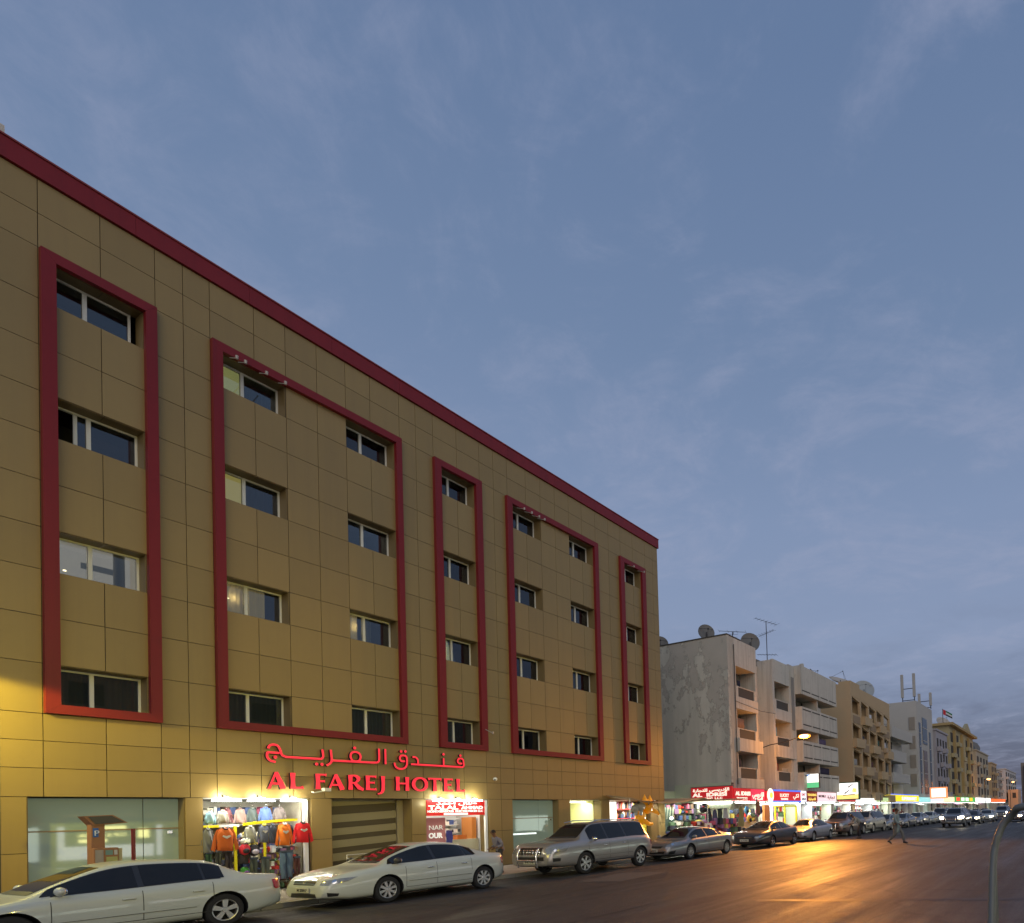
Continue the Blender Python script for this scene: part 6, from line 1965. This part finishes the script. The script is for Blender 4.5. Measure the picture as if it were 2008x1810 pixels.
def saloon(L, wf, wr_, H_=1.40, hood=.86, deck=1.0, W=1.74, ptext='M 25817', roof=(1.95, 2.9), kick=.0, **kw):
    k = L / 4.62
    U = lambda x: x * k
    top = [(0, .50), (.03, .60), (.12, .67), (.5, hood - .07), (U(1.18), hood + .05), (U(1.5), hood + .22), (U(roof[0] + .08), H_ - .055), (U(2.4), H_), (U(roof[1]), H_ - .02), (U(roof[1] + .42), H_ - .11), (U(3.95), deck + .06), (U(4.2), deck), (U(4.48), deck - .02), (U(4.58), deck - .07), (U(4.62), deck - .30)]
    sho = [(0, .46), (.12, .62), (.5, hood - .13), (U(1.2), hood - .02), (U(2.2), hood + .02), (U(3.4), hood + .06), (U(4.2), deck - .07), (U(4.52), deck - .08), (U(4.62), deck - .36)]
    rw = [(0, .55), (U(1.2), .62), (U(2.0), .56), (U(2.9), .56), (U(3.5), .57), (U(4.0), .62), (U(4.62), .6)]
    wid = [(a * k, b) for a, b in wid_s]
    d = dict(L=L, W=W, R=.315, zb=.17, top=top, sho=sho, rw=rw, wid=wid, wheels=(wf, wr_), ptext=ptext,
             side_windows=[(U(1.30), U(2.42), 'front'), (U(2.50), U(3.30)), (U(3.34), U(3.62))],
             seams=[(max(U(1.22), wf + .44), .34, hood - .05), (U(2.46), .32, hood - .0), (U(3.42), .58, hood + .04)],
             handles=[(U(2.28), hood - .12), (U(3.20), hood - .10)], mirror=(U(1.50), hood + .09),
             screen=(hood + .10, H_ - .085, .60, .50), rear_screen=(deck + .07, H_ - .09, .58, .48),
             headlamp=[(-.30, .56), (-.10, .545), (.22, .62), (.36, .70), (.10, .69), (-.26, .64)],
             taillamp=[(-.20, deck - .32), (.0, deck - .34), (.05, deck - .30), (.06, deck - .14), (-.04, deck - .13), (-.18, deck - .16)],
             front=[('grille', [(-.42, .55), (.42, .55), (.46, .635), (-.46, .635)], m_grillec), ('grille_bar', [(-.42, .575), (.42, .575), (.42, .585), (-.42, .585)], m_chrome), ('grille_bar', [(-.44, .605), (.44, .605), (.44, .615), (-.44, .615)], m_chrome),
                    ('intake', [(-.52, .27), (.52, .27), (.48, .36), (-.48, .36)], m_grillec), ('badge', [(-.05, .57), (.05, .57), (.06, .60), (.05, .635), (-.05, .635), (-.06, .60)], m_chrome)],
             back=[('rear_bumper_strip', [(-.6, .36), (.6, .36), (.6, .38), (-.6, .38)], m_seam), ('boot_seam', [(-.62, deck - .40), (.62, deck - .40), (.62, deck - .39), (-.62, deck - .39)], m_seam)],
             corner=[('fog_lamp', [(-.12, .30), (.06, .30), (.09, .36), (-.12, .39)], m_grillec)],
             plate=.44, spokes=8, spw=(.022, .034), mould=(wf + .50, wr_ - .45, .50))
    d.update(kw)
    return d


def place(o, xfront, ynear=15.15, W=1.74):
    o.location = (xfront, ynear + W / 2 - .035, .0045)
    return o


P_white = paint('white', (.50, .535, .49)); P_white2 = paint('white_warm', (.55, .58, .52)); P_silver = paint('silver', (.36, .35, .34), .55)
P_grey = paint('grey', (.27, .27, .27), .6); P_black = paint('black', (.010, .012, .022)); P_silver2 = paint('silver_blue', (.34, .35, .38), .5); P_brown = paint('brown', (.20, .13, .10), .4); P_cream = paint('cream', (.48, .44, .34))

c1 = make_car('parked_car', 'white saloon with five-spoke wheels, nearest car at the left edge of the road', saloon(4.85, 1.03, 3.78, H_=1.37, hood=.84, deck=.96, roof=(2.0, 3.15), W=1.95, spokes=5, spw=(.03, .05), ptext='K 41903', mould=(1.5, 3.32, .47)), P_white, 'cars parked along the kerb')
place(c1, 2.38, W=1.95)
MB().box(.72, .80, -.98, -.968, .56, .59).build('side_repeater', m_amber, c1, world=False)
c2 = make_car('parked_car', 'white saloon with a silver grille facing left, parked before the striped shutter', saloon(4.92, 1.35, 4.04, H_=1.39, hood=.88, deck=.99, roof=(2.05, 3.0), W=2.05, spokes=8, ptext='M 25817', mould=(1.85, 3.62, .50), chrome_handles=True, mirror_mat=m_dark), P_white2, 'cars parked along the kerb')
place(c2, 8.01, W=2.05)
# off-roader
Ls = 5.25
KS = 5.25 / 4.78
suv = dict(L=Ls, W=2.12, R=.375, zb=.30, cat='car', ptext='94778',
           top=[(0, .72), (.03, .90), (.15, 1.06), (.5, 1.13), (1.25, 1.20), (1.45, 1.34), (1.88, 1.68), (2.2, 1.75), (3.2, 1.77), (4.3, 1.75), (4.52, 1.68), (4.66, 1.30), (4.74, 1.02), (4.78, .75)],
           sho=[(0, .66), (.15, .94), (.5, 1.03), (1.3, 1.09), (2.4, 1.11), (4.2, 1.14), (4.6, 1.08), (4.74, .9), (4.78, .70)],
           rw=[(0, .62), (1.3, .66), (2.0, .62), (4.2, .62), (4.78, .64)],
           wid=[(0, .74), (.06, .84), (.2, .93), (.5, 1), (4.2, 1), (4.55, .96), (4.7, .90), (4.78, .82)],
           wheels=(1.47, 4.39), side_windows=[(1.60 * KS, 2.38 * KS, 'front'), (2.46 * KS, 3.28 * KS), (3.36 * KS, 4.42 * KS)], gh=.86,
           seams=[(1.38 * KS + .1, .48, 1.0), (2.42 * KS, .46, 1.03), (3.32 * KS, .50, 1.04)], handles=[(2.22 * KS, .93), (3.12 * KS, .95)], mirror=(1.66 * KS, 1.15), chrome_handles=True, mirror_mat=m_chrome,
           screen=(1.25, 1.67, .64, .56), rear_screen=(1.16, 1.62, .62, .54),
           headlamp=[(-.34, .78), (-.05, .76), (.32, .84), (.40, .98), (.05, 1.0), (-.30, .95)], taillamp=[(-.22, .80), (.05, .80), (.10, 1.25), (-.05, 1.28), (-.14, 1.05)],
           front=[('grille', [(-.48, .74), (.48, .74), (.54, .98), (-.54, .98)], m_grillec), ('bumper_gap', [(-.62, .56), (.62, .56), (.62, .68), (-.62, .68)], m_grillec), ('bumper_gap', [(-.62, .36), (.62, .36), (.58, .46), (-.58, .46)], m_grillec)] +
                 [('grille_slat', [(x - .028, .745), (x + .028, .745), (x + .030, .975), (x - .030, .975)], m_chrome) for x in (-.42, -.28, -.14, 0, .14, .28, .42)],
           back=[('rear_bumper_strip', [(-.7, .55), (.7, .55), (.7, .57), (-.7, .57)], m_seam)], corner=[('fog_lamp', [(-.05, .52), (.16, .53), (.18, .62), (-.05, .64)], m_grillec)],
           plate=.51, spokes=6, spw=(.03, .045), mould=(1.9, 3.9, .62))
for k_ in ('top', 'sho', 'rw', 'wid'):
    suv[k_] = [(a * KS, b) for a, b in suv[k_]]
c3 = make_car('parked_offroader', 'silver off-roader with slatted chrome grille, parked behind the white saloon with dark windows', suv, P_silver, 'cars parked along the kerb')
place(c3, 14.60, W=2.12)
for s in (-1, 1):
    MB().tube([(.02 - .10, s * .42, .34), (-.13, s * .42, .55), (-.10, s * .42, .80), (.0, s * .42, .96)], .03, 8).build('bull_bar', m_chrome, c3, smooth=60, world=False)
MB().tube([(-.13, -.42, .58), (-.13, .42, .58)], .025, 8).build('bull_bar', m_chrome, c3, smooth=60, world=False)
for s in (-1, 1):
    MB().tube([(2.15, s * .62, 1.74), (2.6, s * .62, 1.81), (4.4, s * .62, 1.81), (4.8, s * .62, 1.74)], .018, 6).build('roof_rail', m_chrome, c3, smooth=60, world=False)
    MB().box(1.95, 3.90, s * 1.06 - .06, s * 1.06 + .04, .36, .40).build('side_step', m_dark, c3, world=False, bevel=.01)
c4 = make_car('parked_car', 'silver saloon with a wide lower intake, parked behind the silver off-roader', saloon(5.35, 1.43, 4.47, W=1.95, H_=1.36, hood=.84, deck=.99, roof=(1.9, 2.9), spokes=10, spw=(.012, .02), ptext='D 60412',
              headlamp=[(-.26, .60), (-.05, .58), (.32, .70), (.40, .78), (.10, .76), (-.24, .68)], mould=(1.95, 4.0, .36),
              front=[('grille', [(-.40, .53), (.40, .53), (.5, .62), (-.5, .62)], m_grillec), ('intake', [(-.5, .24), (.5, .24), (.62, .40), (-.62, .40)], m_grillec)], corner=[('side_intake', [(-.16, .28), (.10, .30), (.18, .44), (-.1, .40)], m_grillec)]), P_grey, 'cars parked along the kerb')
place(c4, 20.95, W=1.95)
c5 = make_car('parked_car', 'black saloon with bright spoked wheels parked below the long red corner sign', saloon(5.2, 1.5, 4.32, W=1.95, H_=1.42, hood=.90, deck=1.04, roof=(2.0, 2.9), spokes=5, spw=(.035, .03), ptext='N 71350', rim_mat=m_chrome), P_black, 'cars parked along the kerb')
place(c5, 28.8, W=1.95)
c6 = make_car('parked_car', 'pale silver-blue saloon parked behind the black saloon', saloon(5.0, 1.3, 4.2, W=1.9, H_=1.40, hood=.86, deck=1.0, ptext='B 30264'), P_silver2, 'cars parked along the kerb')
place(c6, 34.8, W=1.9)
LABS = [('brown estate car rising behind the pale silver-blue saloon', P_brown, 'suv', 41.2), ('cream off-roader beside the man bending in the road', P_cream, 'suv', 46.6),
        ('silver saloon just beyond the man in the grey shirt', P_silver, 'sal', 52.6), ('grey saloon second beyond the man in the grey shirt', P_grey, 'sal', 58.4), ('silver-blue saloon third beyond the man in the grey shirt', P_silver2, 'sal', 64.5),
        ('white saloon fourth beyond the man in the grey shirt', P_white, 'sal', 70.5), ('dark off-roader parked under the yellow board', P_black, 'suv', 77), ('silver saloon parked past the yellow board', P_silver, 'sal', 84),
        ('white saloon parked by the teal boards', P_white2, 'sal', 91), ('grey saloon parked before the orange-framed sign', P_grey, 'sal', 98), ('cream saloon parked beyond the orange-framed sign', P_cream, 'sal', 106), ('dark saloon parked farthest down the kerb', P_black, 'sal', 116)]


def repaint(root, pm):
    for ch in root.children:
        if ch.type == 'MESH' and ch.data.materials and ch.data.materials[0] is not None and ch.data.materials[0].name.startswith('paint_'):
            ch.material_slots[0].link = 'OBJECT'; ch.material_slots[0].material = pm
        for g_ in ch.children:
            if g_.type == 'MESH' and g_.data.materials and g_.data.materials[0].name.startswith('paint_'):
                g_.material_slots[0].link = 'OBJECT'; g_.material_slots[0].material = pm


for lb, pm, kd, x in LABS:
    q = dup(c3 if kd == 'suv' else c6, lb, 'cars parked along the kerb', loc=(x, 15.15 + .86, .0045))
    repaint(q, pm)
# traffic on the road with its lamps lit
m_hl = mat('headlamp_lit', (1, .9, .7), .5, emit=30, ecol=(1, .86, .58))
TR = [('dark van-like off-roader waiting in the road with lit headlamps', P_grey, 'suv', 57, 10.6), ('oncoming black saloon with lit headlamps behind the first one in the queue', P_black, 'sal', 66, 10.4), ('oncoming white saloon with lit headlamps in the queue', P_white, 'sal', 74, 10.0),
      ('oncoming silver off-roader with lit headlamps', P_silver, 'suv', 86, 9.6), ('oncoming brown saloon with lit headlamps', P_brown, 'sal', 72, 6.8), ('oncoming cream saloon with lit headlamps before the white boards', P_cream, 'sal', 98, 8.6),
      ('oncoming grey saloon far down the road with lit headlamps', P_grey, 'sal', 116, 8.2), ('oncoming white off-roader farthest down the road', P_white2, 'suv', 138, 7.6), ('oncoming dark saloon on the right-hand lane', P_black, 'sal', 100, 4.8), ('oncoming silver saloon at the far right of the road', P_silver2, 'sal', 128, 3.2)]
for lb, pm, kd, x, y in TR:
    src = c3 if kd == 'suv' else c6
    q = dup(src, lb, 'oncoming cars with lit headlamps', loc=(x, y, .0045))
    q.name = 'oncoming_car'
    repaint(q, pm)
    for ch in q.children:
        if ch.name.startswith('headlight'):
            ch.material_slots[0].link = 'OBJECT'; ch.material_slots[0].material = m_hl
    hz = .86 if kd == 'suv' else .63
    for s in (-1, 1):
        MB().blob((.10, s * .66, hz), (.06, .13, .08), 8).build('lit_lamp', m_hl, q, smooth=60, world=False)

# ------------------------------------------------------------------ people


def skin(nm, pts, edges, rad, m, par, sub=2, root=0):
    me = bpy.data.meshes.new(nm)
    me.from_pydata(pts, edges, [])
    o = bpy.data.objects.new(nm, me); COL.objects.link(o)
    sk = o.modifiers.new('s', 'SKIN'); sk.use_smooth_shade = True
    for i, v in enumerate(me.skin_vertices[0].data):
        r = rad[i]
        v.radius = r if isinstance(r, tuple) else (r, r)
        v.use_root = (i == root)
    ss = o.modifiers.new('u', 'SUBSURF'); ss.levels = sub; ss.render_levels = sub
    dg = bpy.context.evaluated_depsgraph_get()
    me2 = bpy.data.meshes.new_from_object(o.evaluated_get(dg))
    o.modifiers.clear(); o.data = me2
    me2.materials.clear(); me2.materials.append(m)
    me2.polygons.foreach_set('use_smooth', [True] * len(me2.polygons))
    me2.name = nm
    o.parent = par
    return o


m_skin = mat('skin_brown', (.16, .075, .04), .55)
m_hair = mat('hair_black', (.012, .010, .009), .7)


def person(label, loc, rotz, J, shirt, trousers, group=None, scale=1., long_shirt=False):
    """J: joint positions, x forward, y left, z up."""
    t = thing('person', label, 'person', loc, rotz, group)
    t.scale = (scale,) * 3
    J = {k: Vector(v) for k, v in J.items()}
    pel, che, nec, hea = J['pelvis'], J['chest'], J['neck'], J['head']
    names = ['pelvis', 'chest', 'neck', 'head', 'crown']
    J['crown'] = hea + (hea - nec).normalized() * .11
    P_ = [J[n] for n in names]; E_ = [(0, 1), (1, 2), (2, 3), (3, 4)]; R_ = [(.13, .11), (.15, .11), .052, (.085, .095), (.060, .068)]

    def chain(start, ids, rr):
        k = start
        for a, r in zip(ids, rr):
            P_.append(a); E_.append((k, len(P_) - 1)); R_.append(r); k = len(P_) - 1
        return k
    for s in 'lr':
        el, wr, sh = J['elbow_' + s], J['wrist_' + s], J['shoulder_' + s]
        d = (wr - el).normalized()
        chain(1, [sh, el, wr], [.055, .042, .028])
        pal = wr + d * .07
        k = chain(len(P_) - 1, [pal], [(.018, .036)])
        side = d.cross(Vector((1, 0, 0))); side = side.normalized() if side.length > .2 else Vector((0, 1, 0))
        fwd = Vector((1, 0, 0)) - d * d.x; fwd = fwd.normalized() if fwd.length > .1 else Vector((0, 0, 1))
        for q, ln in enumerate((.060, .072, .068, .055)):
            o_ = fwd * (.030 - .020 * q)
            chain(k, [pal + o_ + d * .03, pal + o_ + d * (.03 + ln * .6) + side * .006, pal + o_ * .95 + d * (.03 + ln) + side * .02], [.0095, .009, .008])
        chain(k, [wr + d * .04 + fwd * .045, wr + d * .085 + fwd * .060], [.011, .009])
        hp, kn, an = J['hip_' + s], J['knee_' + s], J['ankle_' + s]
        toe = J.get('toe_' + s, an + Vector((.17, 0, -.05)))
        chain(0, [hp, kn, an, toe], [.085, .058, .038, (.04, .028)])
    skin('body', [tuple(p) for p in P_], E_, R_, m_skin, t, 1)
    # nose, ears, hair
    f = Vector(J.get('face', (1, 0, 0))).normalized()
    up = (hea - nec).normalized()
    lf = up.cross(f).normalized()
    MB().blob(tuple(hea + f * .095 + up * .01), (.022, .022, .028), 6).blob(tuple(hea + lf * .088), (.02, .016, .032), 6).blob(tuple(hea - lf * .088), (.02, .016, .032), 6).build('face_features', m_skin, t, smooth=60, world=False)
    MB().blob(tuple(hea + f * .078 + up * .035 + lf * .032), .012, 6).blob(tuple(hea + f * .078 + up * .035 - lf * .032), .012, 6).build('eyes', m_hair, t, world=False)
    MB().blob(tuple(hea - f * .028 + up * .045), (.092, .090, .085), 12, 0, .02).build('hair', m_hair, t, smooth=70, world=False)
    # shirt with sleeves
    lo = pel - Vector((0, 0, .10 if not long_shirt else .42))
    P2 = [lo, pel, che, nec - Vector((0, 0, .05))]; E2 = [(0, 1), (1, 2), (2, 3)]; R2 = [(.165, .14), (.165, .135), (.185, .135), (.075, .07)]
    for s in 'lr':
        sh, el, wr = J['shoulder_' + s], J['elbow_' + s], J['wrist_' + s]
        P2 += [sh, el, el + (wr - el) * .8]; R2 += [.078, .062, .05]
        n_ = len(P2); E2 += [(2, n_ - 3), (n_ - 3, n_ - 2), (n_ - 2, n_ - 1)]
    skin('shirt', [tuple(p) for p in P2], E2, R2, shirt, t, 2)
    P3 = [pel - Vector((0, 0, .02))]; E3 = []; R3 = [(.12, .10)]
    for s in 'lr':
        hp, kn, an = J['hip_' + s], J['knee_' + s], J['ankle_' + s]
        P3 += [hp, kn, kn + (an - kn) * .9]; R3 += [.105, .08, .07]
        n_ = len(P3); E3 += [(0, n_ - 3), (n_ - 3, n_ - 2), (n_ - 2, n_ - 1)]
    skin('trousers', [tuple(p) for p in P3], E3, R3, trousers, t, 2)
    for s in 'lr':
        an = J['ankle_' + s]; toe = J.get('toe_' + s, an + Vector((.17, 0, -.05)))
        mb = MB(); d = (toe - an)
        mb.tube([tuple(an - Vector((.05, 0, .01))), tuple(an + d * .4 - Vector((0, 0, .01))), tuple(toe)], [.050, .05, .034], 10)
        mb.build('shoe', m_dark, t, smooth=60, world=False)
    return t


stand = dict(pelvis=(0, 0, .95), chest=(.02, 0, 1.28), neck=(.03, 0, 1.50), head=(.05, 0, 1.62),
             shoulder_l=(.02, .20, 1.40), elbow_l=(-.04, .25, 1.12), wrist_l=(.06, .24, .88), shoulder_r=(.02, -.20, 1.40), elbow_r=(-.02, -.25, 1.12), wrist_r=(.12, -.22, .90),
             hip_l=(0, .10, .90), knee_l=(.06, .11, .50), ankle_l=(-.02, .11, .09), hip_r=(0, -.10, .90), knee_r=(.02, -.11, .50), ankle_r=(.0, -.11, .09))
lean = dict(stand); lean.update(pelvis=(-.05, 0, .92), chest=(.10, 0, 1.24), neck=(.18, 0, 1.44), head=(.23, 0, 1.56), shoulder_l=(.12, .20, 1.35), shoulder_r=(.12, -.20, 1.35), elbow_r=(.02, -.27, 1.10), wrist_r=(.24, -.18, 1.0), elbow_l=(.0, .27, 1.1), wrist_l=(.22, .18, 1.0))
person('man in a grey jacket on the pavement between white saloon and off-roader', (14.75, 17.75, .12), PI - .25, lean, cl('mangrey', 120, 116, 128), mat('trousers_dark', (.03, .03, .035), .8), scale=.885)
bend = dict(stand); bend.update(pelvis=(-.12, 0, .94), chest=(.18, 0, 1.20), neck=(.38, 0, 1.36), head=(.48, 0, 1.42), shoulder_l=(.24, .20, 1.28), shoulder_r=(.24, -.20, 1.28), elbow_l=(.36, .25, 1.02), wrist_l=(.55, .18, .92), elbow_r=(.36, -.25, 1.02), wrist_r=(.55, -.18, .92), hip_l=(-.12, .1, .9), hip_r=(-.12, -.1, .9), face=(1, 0, -.3))
person('man in a pale grey shirt and dark trousers bending beside the cream off-roader', (38.6, 13.0, 0), PI * .72, bend, cl('palegrey', 150, 150, 140), mat('trousers_dark', (.03, .03, .035), .8), scale=1.05)
walk = dict(stand); walk.update(pelvis=(0, 0, .92), knee_l=(.26, .09, .54), ankle_l=(.34, .10, .10), knee_r=(-.02, -.09, .50), ankle_r=(-.38, -.10, .16), toe_r=(-.25, -.10, .03), hip_l=(.02, .1, .88), hip_r=(-.02, -.1, .88), elbow_l=(-.16, .26, 1.14), wrist_l=(-.10, .26, .88), elbow_r=(.10, -.26, 1.12), wrist_r=(.26, -.2, .95))
person('pedestrian in a teal grey long shirt striding across the road before the oncoming cars', (32.2, 8.8, 0), -PI * .55, walk, cl('tealgrey', 138, 152, 148), cl('tealdark', 116, 112, 104), scale=1.08, long_shirt=True)
m_p = [cl('px', 60, 60, 70), cl('py', 150, 150, 150), cl('pz', 90, 50, 50)]
for i, (x, y, lb) in enumerate([(50, 18.3, 'dark-clothed shopper on the pavement under the picture sign'), (63, 18.6, 'shopper in white on the pavement under the tan block'), (69, 18.2, 'shopper in a dark red shirt before the yellow board')]):
    person(lb, (x, y, .1), PI / 2 * i, stand, m_p[i], m_p[0], 'shoppers on the pavement')
